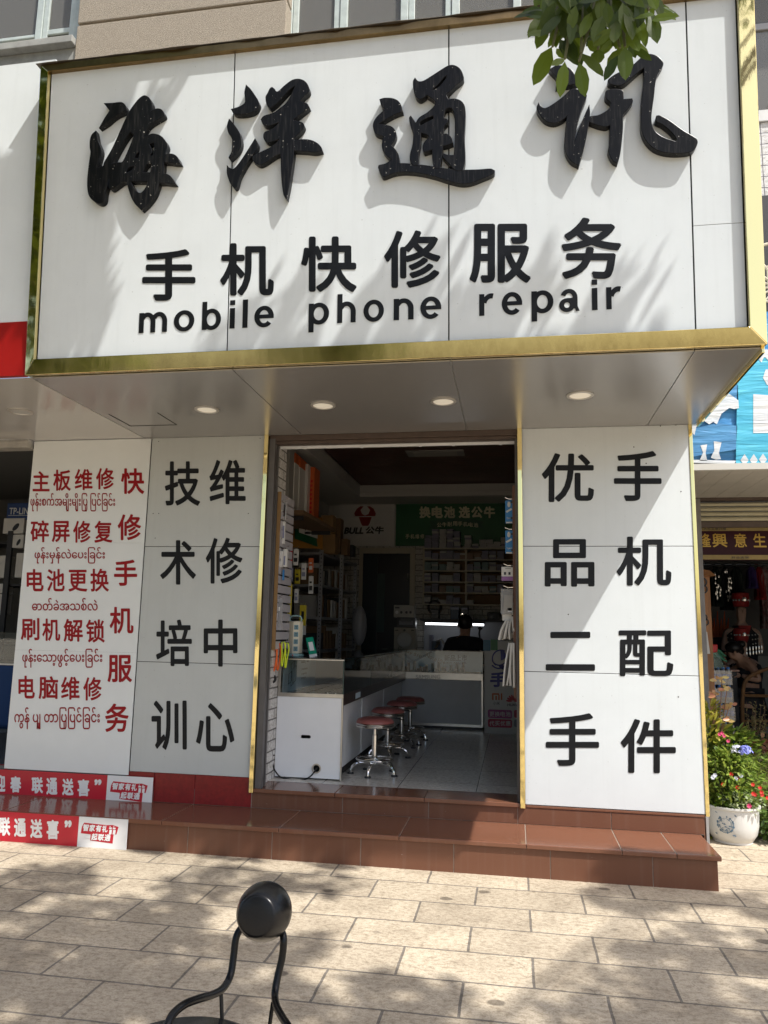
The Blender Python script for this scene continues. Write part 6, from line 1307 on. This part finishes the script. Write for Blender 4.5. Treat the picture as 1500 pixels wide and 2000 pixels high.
q=skin(J,E_,'pel'); hand(q,J['wrl'][0],(-1,.25,.0),(0,0,1)); hand(q,J['wrr'][0],(-.2,-.2,1),(-1,0,0))
q.ball(at(hx,-.105,.06,-.045),(.02,.012,.014),8,6)
for s_ in(-1,1): q.ball(at(hx,-.085,.06+s_*.03,-.01),(.008,.012,.007),8,5); q.ball(at(hx,.02,.06+s_*.086,-.01),(.018,.010,.028),8,6)
q.ball(at(hx,-.085,.06,-.085),(.010,.024,.007),8,5)
q.build('body',M_skin,wm,smooth=True)
keep=('pel','bel','ch','up'); q=skin({k:(J[k][0],tuple(r+(.012 if k in('pel','bel') else .045) for r in J[k][1])) for k in keep},[e for e in E_ if e[0] in keep and e[1] in keep],'pel'); q.build('tank_top',M_cloth,wm,smooth=True)
keep=('pel','hil','hir','knl','knr'); q=skin({k:(J[k][0],(tuple(r+.012 for r in J[k][1]) if isinstance(J[k][1],tuple) else J[k][1]+.012)) for k in keep},[e for e in E_ if e[0] in keep and e[1] in keep],'pel'); q.build('shorts',mat('black_shorts',(.02,.02,.024),.8),wm,smooth=True)
q=MB(); q.ball(at(hx,.03,.06,.055),(.098,.098,.08),18,12); q.ball(at(hx,.10,.06,.02),(.05,.07,.06),12,8); q.ball(at(hx,.12,.06,.10),(.05,.05,.045),12,8); q.build('hair',M_hair,wm,smooth=True)
# handwork board in front of her
q=MB(); a,c=pwm(1417,1310),pwm(1436,1306); q.box((a.x,WX-.18,a.z),(c.x,WX+.12,a.z+.02)); o=q.build('work_board',mat('pink_wood',(.42,.24,.18),.5)); tag(rebase(o),'small pinkish board under the seated woman hands','board')
q=MB(); q.box((a.x-.10,WX-.15,.03),(c.x-.02,WX+.1,a.z-.002)); o=q.build('side_table',M_dark,bevel=.01); tag(rebase(o),'dark little table holding the handwork board','table')
ch=thing('rattan_chair','brown bent rattan armchair in which the woman sits','chair',(hp.x,WX,.03))
M_rat=mat('rattan',(.26,.13,.05),.4,var=.3,vscale=20)
for dy in(-.28,.34):
    q=MB(); P_=[pwm(x,y,dy) for x,y in((1449,1432),(1450,1390),(1452,1345),(1460,1325),(1478,1314),(1500,1306),(1520,1302))]; P_[0].z=.032; q.tube(smoothpath(P_),.022,8); q.build('arm',M_rat,ch,smooth=True)
    q=MB(); P_=[pwm(x,y,dy) for x,y in((1508,1432),(1506,1380),(1512,1310),(1520,1260))]; P_[0].z=.032; q.tube(smoothpath(P_),.02,8); q.build('leg',M_rat,ch,smooth=True)
q=MB(); z=pwm(1470,1358).z
for k in range(8): q.tube([pwm(1450+8*k,1358,-.28)*1,pwm(1450+8*k,1358,.34)],.012,6)
for dy in(-.28,.34): q.tube([pwm(1450,1358,dy),pwm(1508,1360,dy)],.018,6)
q.build('seat',M_rat,ch,smooth=True)
q=MB()
for yy in(1408,): 
    for dy in(-.28,.34): q.tube([pwm(1449,yy,dy),pwm(1506,yy,dy)],.013,6)
q.build('stretcher',M_rat,ch,smooth=True)
M_sil=mat('silver_disc',(.75,.74,.70),.25,metal=.7); M_redc=mat('red_cloth',(.32,.02,.02),.7,var=.3); M_mann=mat('mannequin_skin',(.45,.30,.24),.45)
def mannequin(px,py,Y,s,lab):
    p=PY(px,py,Y); t=thing('mannequin',lab,'mannequin',(p.x,Y,.03)); z0=p.z
    h=lambda dx,dy,dz:(p.x+dx*s,Y+dy*s,z0+dz*s)
    q=skin({'w':(h(0,.02,-.75),(.11,.08)),'c':(h(0,.02,-.42),(.15,.10)),'s':(h(0,.02,-.28),(.13,.08)),'n':(h(0,.01,-.18),.05),'h':(h(0,0,-.06),(.075,.085)),'h2':(h(0,0,.03),(.078,.09)),'l':(h(-.19,.02,-.30),.05),'r':(h(.19,.02,-.30),.05),'le':(h(-.23,.02,-.55),.04),'re':(h(.23,.02,-.55),.04)},[('w','c'),('c','s'),('s','n'),('n','h'),('h','h2'),('s','l'),('s','r'),('l','le'),('r','re')],'w')
    q.ball(h(0,-.095,-.035),(.012*s,.018*s,.02*s),8,6); q.ball(h(-.03,-.08,-.01),(.012*s,.008*s,.006*s),8,5); q.ball(h(.03,-.08,-.01),(.012*s,.008*s,.006*s),8,5); q.ball(h(0,-.083,-.08),(.02*s,.006*s,.006*s),8,5); q.build('body',M_mann,t,smooth=True)
    q=MB(); q.lathe([(.13*s,-.95*s),(.17*s,-.72*s),(.185*s,-.48*s),(.20*s,-.34*s),(.10*s,-.22*s)],(p.x,Y+.02*s,z0),20,sy=.72); q.lathe([(.30*s,-1.45*s),(.22*s,-1.1*s),(.15*s,-.80*s)],(p.x,Y+.02*s,z0),20,sy=.8); q.build('black_dress',M_cloth,t,smooth=True)
    q=MB(); q.hexa([Vector(h(x,-.135,z)) for x,z in((-.075,-.22),(.075,-.22),(.0,-.48))],[Vector(h(x,-.10,z)) for x,z in((-.075,-.22),(.075,-.22),(.0,-.48))]); q.build('red_collar',M_redc,t)
    q=MB(); q.lathe([(.09*s,.02*s),(.098*s,.05*s),(.105*s,.13*s),(.10*s,.19*s),(.05*s,.205*s)],(p.x,Y,z0),18); q.build('red_hat',M_redc,t,smooth=True)
    q=MB()
    for k in range(7):
        a=math.radians(200+23*k); q.ball(h(.102*math.cos(a),.102*math.sin(a),.10),(.016*s,.016*s,.016*s),6,4)
    q.ball(h(.02,-.108,.11),(.03*s,.012*s,.03*s),6,4); q.build('hat_trim',M_sil,t)
    q=MB()
    for r_ in range(5):
        for k in range(11):
            u=(k-5)/5.0; 
            if abs(u)<.22 and r_<3: continue
            z=-.32-.055*r_-.03*(1-abs(u)); q.ball(h(.2*u,-.15+.07*u*u,z),(.010*s,.006*s,(.010 if r_<3 else .03)*s),6,4)
    q.build('disc_trim',M_sil,t)
mannequin(1447,1188,11.3,1.08,'taller mannequin in a red hat and black dress hung with silver discs')
mannequin(1448,1254,10.7,.9,'lower mannequin in a beaded red hat right behind the seated woman')
# garments on the rail
gr_=thing('clothes_rail','thin metal rail across the right shop carrying the hanging clothes','rail',(2.6,11.6,2.3))
q=MB(); zr=PY(1440,1102,11.6).z; q.tube([(1.31,11.6,zr),(5.4,11.6,zr)],.012,8); q.build('rail',M_chrome,gr_)
def garment(x0,x1,yb,m,lab,deco=None,Y=11.6):
    a=PY(x0,yb,Y); c=PY(x1,1108,Y); t=thing('hanging_garment',lab,'garment',((a.x+c.x)/2,Y,a.z),None); w_=c.x-a.x; xm=(a.x+c.x)/2
    rows=10; cols=12; V=[]
    for j in range(rows+1):
        v=j/rows; wd=w_*(.25+.75*min(1,v*4)) if v<.25 else w_*(1-.08*math.sin(math.pi*v))
        for i in range(cols+1):
            u=i/cols-.5; V.append((xm+wd*u,Y+.05*math.cos(i*2.3)*v-.05,c.z+(a.z-c.z)*v))
    q=MB(); q.add(V,[(j*(cols+1)+i,j*(cols+1)+i+1,(j+1)*(cols+1)+i+1,(j+1)*(cols+1)+i) for j in range(rows) for i in range(cols)]); o=q.build('cloth',m,t,smooth=True); md=o.modifiers.new('s','SOLIDIFY'); md.thickness=.02
    q=MB(); q.tube([(xm-.12,Y,c.z-.03),(xm,Y,c.z+.02),(xm,Y,zr+.01)],.005,5); q.build('hanger',M_dark,t)
    if deco:
        q=MB()
        for k in range(16): q.ball((xm+w_*rf.uniform(-.3,.3),Y-.12,a.z+(c.z-a.z)*rf.uniform(.2,.95)),(.012,.006,rf.uniform(.012,.05)),6,4)
        q.build('ornament',deco,t)
M_dk2=mat('black_green_cloth',(.012,.02,.018),.8)
garment(1388,1408,1185,M_dk2,'black garment with silver ornaments at the left of the clothes rail',M_sil)
garment(1409,1427,1192,M_cloth,'black garment hung with thin silver strips beside the first one',M_sil)
garment(1428,1448,1160,M_dk2,'plain dark green garment in the middle of the clothes rail')
garment(1459,1476,1150,mat('violet_cloth',(.05,.03,.16),.8),'violet garment hanging right of the dark ones')
garment(1475,1490,1172,M_redc,'red garment hanging beside the violet one')
garment(1487,1502,1228,mat('white_patterned_cloth',(.42,.38,.38),.8,var=.5,vscale=14,vcol=(.2,.06,.08)),'long white patterned garment at the right picture edge')
garment(1504,1522,1200,M_redc,'second red garment just beyond the white patterned one')
q=MB(); a=PY(1405,1290,11.9); c=PY(1442,1180,11.9)
q.box((a.x-.4,11.9,.03),(c.x,12.3,PY(1400,1245,11.9).z)); o=q.build('dark_cabinet',mat('slate_cabinet',(.06,.06,.065),.5),bevel=.01); tag(rebase(o),'dark low cabinet behind the mannequins in the right shop','cabinet')
q=MB(); p=PY(1404,1176,11.7)
for k in range(7): q.tube([(p.x-.12+.04*k,11.85,PY(1400,1245,11.9).z+.001),(p.x-.14+.05*k,11.85,PY(1400,1245,11.9).z+.28+.1*(k%2))],[.035,.004],6)
o=q.build('orange_headdress',M_orange); tag(rebase(o),'orange pointed headdress on the dark cabinet','headdress')
# ================================================================== POTTED FLOWERS AND BEDS OF PLANTS
pt_=PZ(1436,1652,0); px_,py_=pt_.x+.02,6.05+.12
pot=thing('flower_pot','white plastic tub with a blue printed medallion, full of flowering plants','plant',(px_,py_,0))
R=.185
prof=[(R*.72,0),(R*.72,.014),(R*.76,.02),(R*.90,.06),(R*.97,.12),(R*.99,.20),(R*1.0,.235),(R*1.07,.245),(R*1.07,.258),(R*.98,.258),(R*.95,.215)]
q=MB(); q.lathe(prof,(px_,py_,.002),40,cap=False); q.lathe([(.001,.02),(R*.74,.021)],(px_,py_,.002),30,cap=False); q.build('tub',mat('white_plastic_tub',(.66,.65,.62),.35,var=.06,vscale=5),pot,smooth=True)
q=MB(); q.lathe([(.001,.222),(R*.955,.218)],(px_,py_,0),30,cap=False); q.build('soil',mat('dark_soil',(.03,.022,.015),.95,var=.4,vscale=30,bump=1,bscale=40),pot)
q=MB()
def onpot(u,v):  # u angle offset, v height
    a=math.radians(-118)+u; r=R*.985+.0018+ (0 if v>.1 else -.004); return Vector((px_+r*math.cos(a),py_+r*math.sin(a),v))
for k in range(28):
    t=2*math.pi*k/28
    for rr_,sz in ((.055,.006),(.042,.004)):
        if rf.random()<.75:
            c_=(rr_*math.cos(t)/R, .145+rr_*math.sin(t)); d=sz*rf.uniform(.6,1.5); q.quad(*[onpot(c_[0]+d/R*math.cos(a),c_[1]+d*math.sin(a)) for a in [2*math.pi*i/7 for i in range(7)]])
for k in range(16):
    u,v=rf.uniform(-.03,.03),rf.uniform(-.035,.035); d=rf.uniform(.003,.008); q.quad(*[onpot((u+d*math.cos(a))/R,.145+v+d*.6*math.sin(a)) for a in [2*math.pi*i/6 for i in range(6)]])
for (u,v) in((-.06,.075),(.07,.065),(-.065,-.07),(.06,-.07)):
    for k in range(4): q.quad(*[onpot((u+rf.uniform(-.012,.012)+.006*math.cos(a))/R,.145+v+rf.uniform(-.008,.008)+.003*math.sin(a)) for a in [2*math.pi*i/5 for i in range(5)]])
q.build('medallion',mat('delft_blue_print',(.10,.17,.24),.4),pot,recalc=False)
def bush(c,rx,ry,h,n,L,wd,rnd,up=.4,droop=.3,z0=.0,dense=1):
    q=MB(); st_=MB()
    for k in range(n):
        t=rnd.random()**.8; a=rnd.uniform(0,2*math.pi); rr_=(.25+.75*math.sin(math.pi*min(1,t*.85+.12)))*math.sqrt(rnd.random())
        p=Vector((c[0]+rx*rr_*math.cos(a),c[1]+ry*rr_*math.sin(a),z0+h*t))
        d=Vector((math.cos(a)*rnd.uniform(.2,1),math.sin(a)*rnd.uniform(.2,1),rnd.uniform(-droop,up*2))).normalized()
        l=L*rnd.uniform(.55,1.25); q.leaf(p,p+d*l,(rnd.uniform(-.5,.5),rnd.uniform(-.5,.5),1),wd*rnd.uniform(.7,1.2),.2,.12)
    for k in range(max(6,n//40)):
        a=rnd.uniform(0,2*math.pi); r_=rnd.uniform(.2,.9); tip=Vector((c[0]+rx*r_*math.cos(a),c[1]+ry*r_*math.sin(a),z0+h*rnd.uniform(.5,.98))); b0=Vector((c[0]+rx*.3*r_*math.cos(a),c[1]+ry*.3*r_*math.sin(a),z0)); st_.tube([b0,(b0+tip)/2+Vector((rnd.uniform(-.02,.02),0,.03)),tip],[.004,.003,.002],5)
    return q,st_
M_stem=mat('green_stem',(.10,.12,.04),.6)
rg=random.Random(11)
q,s_=bush((px_,py_,0),.21,.19,.44,1700,.055,.018,rg,z0=.20); q.build('foliage',M_herb,pot); s_.build('stem',M_stem,pot)
q,s_=bush((px_+.05,py_-.1,0),.16,.10,.12,260,.03,.016,rg,z0=.23); q.build('low_foliage',leafmat('pale_succulent',(.24,.32,.14),(.45,.5,.3),.2),pot)
def flower(px,py,Y,r,m,par,n=6,dome=0):
    p=PY(px,py,Y); q=MB()
    if dome:
        for k in range(26):
            a=rg.uniform(0,6.28); e=rg.uniform(-.2,1.5); d=Vector((math.cos(a)*math.cos(e),math.sin(a)*math.cos(e)-.2,math.sin(e))).normalized(); c_=p+d*r*.8; q.leaf(c_,c_+Vector((d.z,0,-d.x))*r*.5+d*.004,d,r*.5,.1); q.leaf(c_,c_-Vector((d.z,0,-d.x))*r*.5+d*.004,d,r*.5,.1)
    else:
        for k in range(n):
            a=2*math.pi*k/n; d=Vector((math.cos(a),-.35,math.sin(a))); q.leaf(p,p+d*r,(0,-1,.2),r*.8,.15)
    q.build('flower',m,par,recalc=False)
M_fr=mat('red_petal',(.62,.03,.02),.5); M_fp=mat('pink_petal',(.60,.05,.16),.5); M_fb=mat('blue_petal',(.25,.28,.72),.5); M_fw=mat('white_petal',(.65,.66,.75),.5)
for x,y in((1470,1532),(1484,1538),(1487,1547),(1475,1552),(1440,1538),(1412,1532),(1439,1520),(1428,1512),(1499,1558)): flower(x,y,py_-.18+rg.uniform(-.02,.05),.015,M_fr,pot)
flower(1463,1574,py_-.2,.018,M_fp,pot)
for x,y in((1437,1520),(1396,1514),(1392,1518),(1447,1515)): flower(x,y,py_-.15,.016,M_fw,pot)
py_-=.0
hyd=thing('hydrangea_plant','leafy green plant with one pale and one blue flower head behind the white tub','plant',(px_+.12,py_+.16,0))
q,s_=bush((px_+.06,py_+.16,0),.34,.16,.76,1700,.075,.024,rg); q.build('foliage',M_herb,hyd); s_.build('stem',M_stem,hyd)
flower(1439,1467,py_-.06,.046,M_fw,hyd,dome=1); flower(1456,1470,py_-.07,.054,M_fb,hyd,dome=1)
cro=thing('yellow_leaved_shrub','tall shrub with yellow green and pinkish leaves against the pillar edge','plant',(1.42,6.28,0))
q,s_=bush((1.45,6.28,0),.15,.12,.95,620,.075,.026,rg,up=.5); q.build('foliage',leafmat('yellow_green_leaf',(.20,.26,.03),(.55,.50,.10),.35),cro); s_.build('stem',M_stem,cro)
q=MB()
for cx,cy in((1420,1345),(1395,1356),(1426,1381),(1404,1326),(1420,1408)):
    for k in range(7):
        p=PY(cx+rg.uniform(-6,6),cy+rg.uniform(-4,4),6.22+rg.uniform(-.08,.08)); a=rg.uniform(-.5,3.6); q.leaf(p,p+Vector((math.cos(a)*.055,rg.uniform(-.02,.02),math.sin(a)*.035-.01)),(0,-1,.4),.024)
q.build('top_leaves',leafmat('peach_leaf',(.45,.18,.10),(.55,.48,.16),.3),cro)
s_=MB()
for cx,cy in((1420,1345),(1398,1356),(1424,1380),(1410,1325)): s_.tube([PY(1400,1470,6.25),PY((cx+1400)/2,1420,6.25),PY(cx,cy,6.22)],[.006,.005,.003],5)
s_.build('branch',mat('brown_twig',(.16,.09,.05),.7),cro)
for x,y in((1410,1432),(1414,1437),(1405,1434),(1422,1447)): flower(x,y,6.1,.014,M_fp,cro)
twg=thing('twiggy_shrub','dry twiggy shrub with tiny pale leaves in front of the rattan chair','plant',(2.05,7.6,0))
q=MB(); s_=MB()
for k in range(26):
    b0=Vector((2.15+rg.uniform(-.12,.15),7.6+rg.uniform(-.1,.1),0)); tip=PY(1452+rg.uniform(0,60),1368+rg.uniform(0,60),7.6+rg.uniform(-.15,.15)); mid=(b0+tip)/2+Vector((rg.uniform(-.04,.04),0,.05)); s_.tube([b0,mid,tip],[.004,.003,.0015],4)
    for j in range(26):
        t=rg.uniform(.35,1); c_=mid+(tip-mid)*max(0,(t-.5)*2) if t>.5 else b0+(mid-b0)*t*2; d=Vector((rg.uniform(-1,1),rg.uniform(-1,1),rg.uniform(-.2,1))).normalized(); q.leaf(c_,c_+d*.024,(0,-.5,1),.012)
q.build('foliage',M_grassl,twg); s_.build('stem',mat('brown_twig'),twg)
pk=thing('pink_leaved_plant','low plant with dusty pink leaves at the right edge','plant',(2.0,7.1,0))
q,s_=bush((2.06,7.1,0),.22,.2,.62,240,.10,.04,rg,up=.2); q.build('foliage',M_pinkl,pk); s_.build('stem',M_stem,pk)
dg=thing('dry_grass_clump','tall tan dry grass clump right of the white tub','plant',(2.0,6.45,0))
q=MB()
for k in range(420):
    b0=Vector((1.98+rg.gauss(0,.10),6.45+rg.gauss(0,.1),0)); t=b0+Vector((rg.gauss(0,.14),rg.gauss(0,.1),rg.uniform(.25,.62))); q.leaf(b0+(t-b0)*rg.uniform(.2,.6),t,(0,-1,.3),.012,.1,.1)
q.build('foliage',M_grassl,dg)
gp=thing('trailing_plant','low dark green plant trailing to the ground right of the white tub','plant',(2.02,6.1,0))
q,s_=bush((px_+.36,py_+.05,0),.2,.16,.34,420,.06,.03,rg,up=.1,droop=.5); q.build('foliage',leafmat('mid_leaf',(.05,.10,.02),(.16,.24,.05),.3),gp); s_.build('stem',M_stem,gp)
for x,y in((1471,1550),(1488,1552)): flower(x,y,py_-.15,.016,M_fr,gp)
bk_=thing('backdrop_shrub','dark green shrub in shade behind the flowers of the right shop','plant',(1.9,7.9,0))
q,s_=bush((1.95,7.4,0),.5,.2,.6,900,.06,.025,rg); q.build('foliage',M_dkleaf,bk_); s_.build('stem',M_stem,bk_)
sp=thing('spray_bottle','small bottle with a green cap standing among the plants','bottle',tuple(PY(1452,1470,6.9)))
p=PY(1452,1440,6.9); q=MB(); q.lathe([(.03,-.42),(.03,-.06),(.012,-.03),(.012,-.0)],p,12); q.build('bottle_body',mat('dark_blue_metal'),sp,smooth=True); q=MB(); q.lathe([(.02,-.01),(.02,.03),(.008,.07)],p,10); q.build('cap',mat('cap_green',(.02,.30,.10),.4),sp,smooth=True)
# ================================================================== CHAIR IN THE FOREGROUND
CYC=1.86; pcx=lambda x,y,dy=0: PY(x,y,CYC+dy)
cc=pcx(513,1782); cht=thing('bistro_chair','small black metal chair with a round knob backrest standing on the pavers in front','chair',(pcx(440,1990).x,CYC-.18,0))
ax=(CAM-cc); ax=Vector((-.30,-1,.18)).normalized()
ax=Vector((.02,-1,.17)).normalized(); q=MB(); rr=.0655; q.lathe([(.001,.058),(rr*.30,.0578),(rr*.60,.0566),(rr*.655,.0555),(rr*.70,.0525),(rr*.80,.040),(rr*.90,.023),(rr*.975,.004),(rr*1.0,-.012),(rr*.99,-.022),(rr*.93,-.030),(rr*.6,-.034),(.001,-.036)],cc-ax*.005+Vector((0,0,.0)),56,ax,cap=False); q.build('backrest_pad',M_satin,cht,smooth=True)
tr=.0087
def rail(pts): 
    q=MB(); q.tube(smoothpath([pcx(*p) for p in pts],6),tr,12); q.build('back_rail',M_satin,cht,smooth=True)
rail([(489,1800,.035),(472,1812,.035),(461,1832,.025),(456,1870,.015),(450,1905,.0),(436,1930,-.03),(415,1943,-.07),(388,1951,-.12),(360,1962,-.17),(337,1982,-.21),(325,2010,-.24),(318,2050,-.26),(315,2110,-.27)])
rail([(535,1805,.035),(549,1818,.035),(554,1836,.025),(551,1870,.02),(543,1905,.01),(537,1940,-.01),(540,1965,-.05),(552,1988,-.10),(566,2012,-.15),(574,2050,-.18),(578,2110,-.20)])
for (x0,y0,d0,x1,y1) in ((432,1942,-.04,434,2010),(533,1958,-.04,524,2020)):
    q=MB(); q.tube([pcx(x0,y0,d0),pcx(x1,y1,-.05)],.0048,8); q.build('rod',M_satin,cht,smooth=True)
sc2=pcx(418,1986,-.02); scen=Vector((sc2.x+.005,CYC-.21,sc2.z)); 
q=MB(); q.lathe([(.001,.012),(.15,.010),(.168,.002),(.172,-.010),(.165,-.022),(.001,-.024)],scen+Vector((0,0,.008)),48); q.build('seat',M_satin,cht,smooth=True)
for k in range(4):
    a=math.radians(45+90*k); q=MB(); q.tube([scen+Vector((.13*math.cos(a),.13*math.sin(a),-.03)),Vector((scen.x+.20*math.cos(a),scen.y+.20*math.sin(a),.004))],.009,10); q.build('leg',M_satin,cht,smooth=True)
# ================================================================== STREET TREE
tr_=thing('street_tree','broad leaved street tree whose leafy twig hangs over the sign','tree',(3.3,-1.1,0))
M_bark=mat('bark',(.13,.10,.075),.9,var=.4,vscale=12,bump=1,bscale=18)
rt=random.Random(21)
q=MB(); trunk=[(3.3,-1.1,-.05),(3.32,-1.08,1.4),(3.2,-1.0,3.0),(3.0,-.9,4.6),(2.8,-.8,6.0)]; q.tube(smoothpath(trunk),[.20-.0045*i for i in range(21)],14)
def T(p,t): return Vector(p)+Vector((SUN.x,SUN.y,SUN.z))*(t/SUN.z)
fork=Vector((2.8,-.8,6.0))
lf=MB()
def leaf_at(p,L):
    h=Vector((rt.uniform(-1,1),rt.uniform(-1,1),rt.uniform(-1.2,.2))).normalized(); lf.leaf(p-h*L*.5,p+h*L*.5,(rt.uniform(-.6,.6),rt.uniform(-.6,.6),1),L*.36,.15,.15)
def spray(T0,ux,uz,t0,dt,r,n,L0):
    for k in range(n):
        a=rt.uniform(0,6.283); rr_=r*math.sqrt(rt.random()); leaf_at(T(T0+ux*(rr_*math.cos(a))+uz*(rr_*math.sin(a)),t0+rt.uniform(-dt,dt)),rt.uniform(.8,1.25)*L0)
    c_=T(T0,t0); hi_=T(T0,t0+2.0); q.tube(smoothpath([c_,T(T0,t0+1.0)+Vector((.03,0,0)),hi_],3),[.008,.009,.01,.012,.014,.016,.02],6); return hi_
ends=[]
for x,y,t,r,n in SHADE_SIGN: ends.append(spray(SPX(x,y),Vector((1,0,0)),SD,t+.7,.25,r*1.05,int(n*(2.1 if x<240 else 1.1)),.13))
for x,y,t,r,n in SHADE_GROUND: ends.append(spray(PZ(x,y,0),Vector((1,0,0)),Vector((0,1,0)),t*1.4,.8,r*(1.05 if x<700 else 1),int(n*(1.55 if x<700 else 1.35)),.16))
for x,y,t,r,n in SHADE_STEP: ends.append(spray(PY(x,y,YS),Vector((1,0,0)),Vector((0,.3,.5)),t,.5,r,n,.14))
for e in ends[::3]: q.tube(smoothpath([fork,(fork+e)/2+Vector((0,-.5,.6)),e],4),[.032-.0025*i for i in range(9)],7)
# unseen leaf mass added left of the sign to block sky light
for k in range(34):
    c_=Vector((rt.uniform(-6.2,-3.0),rt.uniform(-.4,2.1),rt.uniform(4.8,8.4)))
    if k%2==0: q.tube(smoothpath([fork,(fork+c_)/2+Vector((0,-.5,1.0)),c_],3),[.035-.004*i for i in range(7)],6)
    for j in range(170): leaf_at(c_+Vector((rt.gauss(0,.38),rt.gauss(0,.3),rt.gauss(0,.35))),rt.uniform(.15,.22))
# unseen crown behind the camera, added for dark reflections in the trim
for k in range(42):
    c_=Vector((rt.uniform(-8.5,-2.6),rt.uniform(-2.5,1.9),rt.uniform(5.0,8.6)))
    g_=c_-Vector((SUN.x,SUN.y,SUN.z))*(c_.z/SUN.z)
    if c_.z-1.45<1.05*max(c_.y,0)+.5: continue
    if g_.y>2.6 and g_.x>-2.2: continue
    if k%2==0: q.tube(smoothpath([fork,(fork+c_)/2+Vector((0,0,.4)),c_],3),[.035-.004*i for i in range(7)],6)
    for j in range(150): leaf_at(c_+Vector((rt.gauss(0,.45),rt.gauss(0,.45),rt.gauss(0,.32))),rt.uniform(.13,.2))
q.build('trunk',M_bark,tr_,smooth=True); lf.build('crown',M_leaf,tr_,recalc=False)
# unseen trees added so the gold trim mirrors dark foliage
for (X0,Y0,R0,lab) in ((-6.9,-1.6,2.9,'unseen dense dark tree added nearest, behind the viewer on the left'),(-4.6,-11.5,2.6,'unseen dense dark tree added straight over the road')):
    rt2=thing('reflection_tree',lab,'tree',(X0,Y0,0)); qq=MB(); qq.tube([(X0,Y0,-.05),(X0+.1,Y0,1.6),(X0,Y0+.1,4)],[.2,.17,.1],10)
    for k in range(7):
        a=k*.9; qq.tube([(X0,Y0,2.4+.2*k),(X0+.9*math.cos(a),Y0+.9*math.sin(a),3.8+.3*k),(X0+1.8*math.cos(a),Y0+1.8*math.sin(a),4.6+.4*k)],[.08,.05,.02],6)
    qq.build('trunk',M_bark,rt2,smooth=True); ql=MB()
    for k in range(3600):
        d=Vector((rt.gauss(0,1),rt.gauss(0,1),rt.gauss(0,1))).normalized(); p=Vector((X0,Y0,6.0))+Vector((d.x*R0,d.y*R0,d.z*3.6))*rt.random()**.45; h=Vector((rt.uniform(-1,1),rt.uniform(-1,1),rt.uniform(-1,.3))).normalized(); L=rt.uniform(.28,.42); ql.leaf(p,p+h*L,(rt.uniform(-.6,.6),rt.uniform(-.6,.6),1),L*.5,.15,.1)
    ql.build('crown',M_leaf,rt2,recalc=False)
# the twig in view
LY=2.35
K=lambda x,y:(1000+x/4.1667,y/4.1667)
hb=MB(); hl=MB()
def lv(bx,by,tx,ty,wpx,dy=None,m=0):
    Y=LY+(rt.uniform(-.12,.12) if dy is None else dy); b0=PY(*K(bx,by),Y); t0=PY(*K(tx,ty),Y+rt.uniform(-.05,.03)); nrm=Vector((rt.uniform(-.35,.35),-1,rt.uniform(-.2,.5))); hl.leaf(b0,t0,nrm,wpx/4.1667*Y/1485*1.15,.12,.06)
for L in [(290,265,120,275,95),(325,380,178,685,130),(430,500,392,785,95),(545,510,592,775,105),(390,320,570,525,150),(560,430,748,605,105),(885,390,788,548,95),(862,450,750,650,80),(920,380,925,640,118),(985,390,1132,482,60),(1115,85,1188,342,112),(1230,60,1360,112,62),(1180,-30,1215,135,72),(492,80,480,352,78),(548,108,592,322,78),(810,230,658,378,82),(850,170,830,332,100),(305,20,288,270,130),(325,-20,385,135,112),(450,160,335,300,110),(1062,200,1088,375,60),(935,250,1035,405,92),(700,400,690,525,110),(360,395,438,470,62),(315,535,430,475,66),(620,330,700,420,80),(1030,-10,1045,250,90),(770,20,790,190,80),(900,20,930,260,100),(640,-20,700,100,90),(470,-40,520,60,90),(1120,-40,1180,70,80)]: lv(*L)
for k in range(150):
    x=rt.uniform(285,1110); y=rt.uniform(-190,170); a=math.radians(rt.gauss(90,55)); Ln=rt.uniform(180,290); lv(x,y,x+Ln*math.cos(a),min(y+Ln*math.sin(a),430),rt.uniform(78,112),rt.uniform(-.05,.30))
for k in range(36):
    x=rt.uniform(400,1000); y=rt.uniform(120,330); a=math.radians(rt.gauss(90,45)); Ln=rt.uniform(150,230); lv(x,y,x+Ln*math.cos(a),min(y+Ln*math.sin(a),480),rt.uniform(60,95),rt.uniform(.05,.25))
top=PY(1165,-160,LY+.1)
hb.tube(smoothpath([fork-Vector((0,0,.3)),Vector((2.2,.6,6.0)),Vector((1.3,1.9,5.2)),top],4),[.06-.004*i for i in range(13)],8)
for bx,by in((300,265),(330,380),(430,480),(545,500),(560,430),(880,390),(920,380),(985,390),(1115,85),(700,400),(820,230)):
    e=PY(*K(bx,by),LY); hb.tube(smoothpath([top,(top+e)/2+Vector((rt.uniform(-.03,.03),0,-.02)),e],4),[.010-.0007*i for i in range(9)],5)
hb.build('twig',mat('green_twig',(.10,.10,.04),.7),tr_,smooth=True); hl.build('hanging_leaves',M_leaf,tr_,recalc=False)
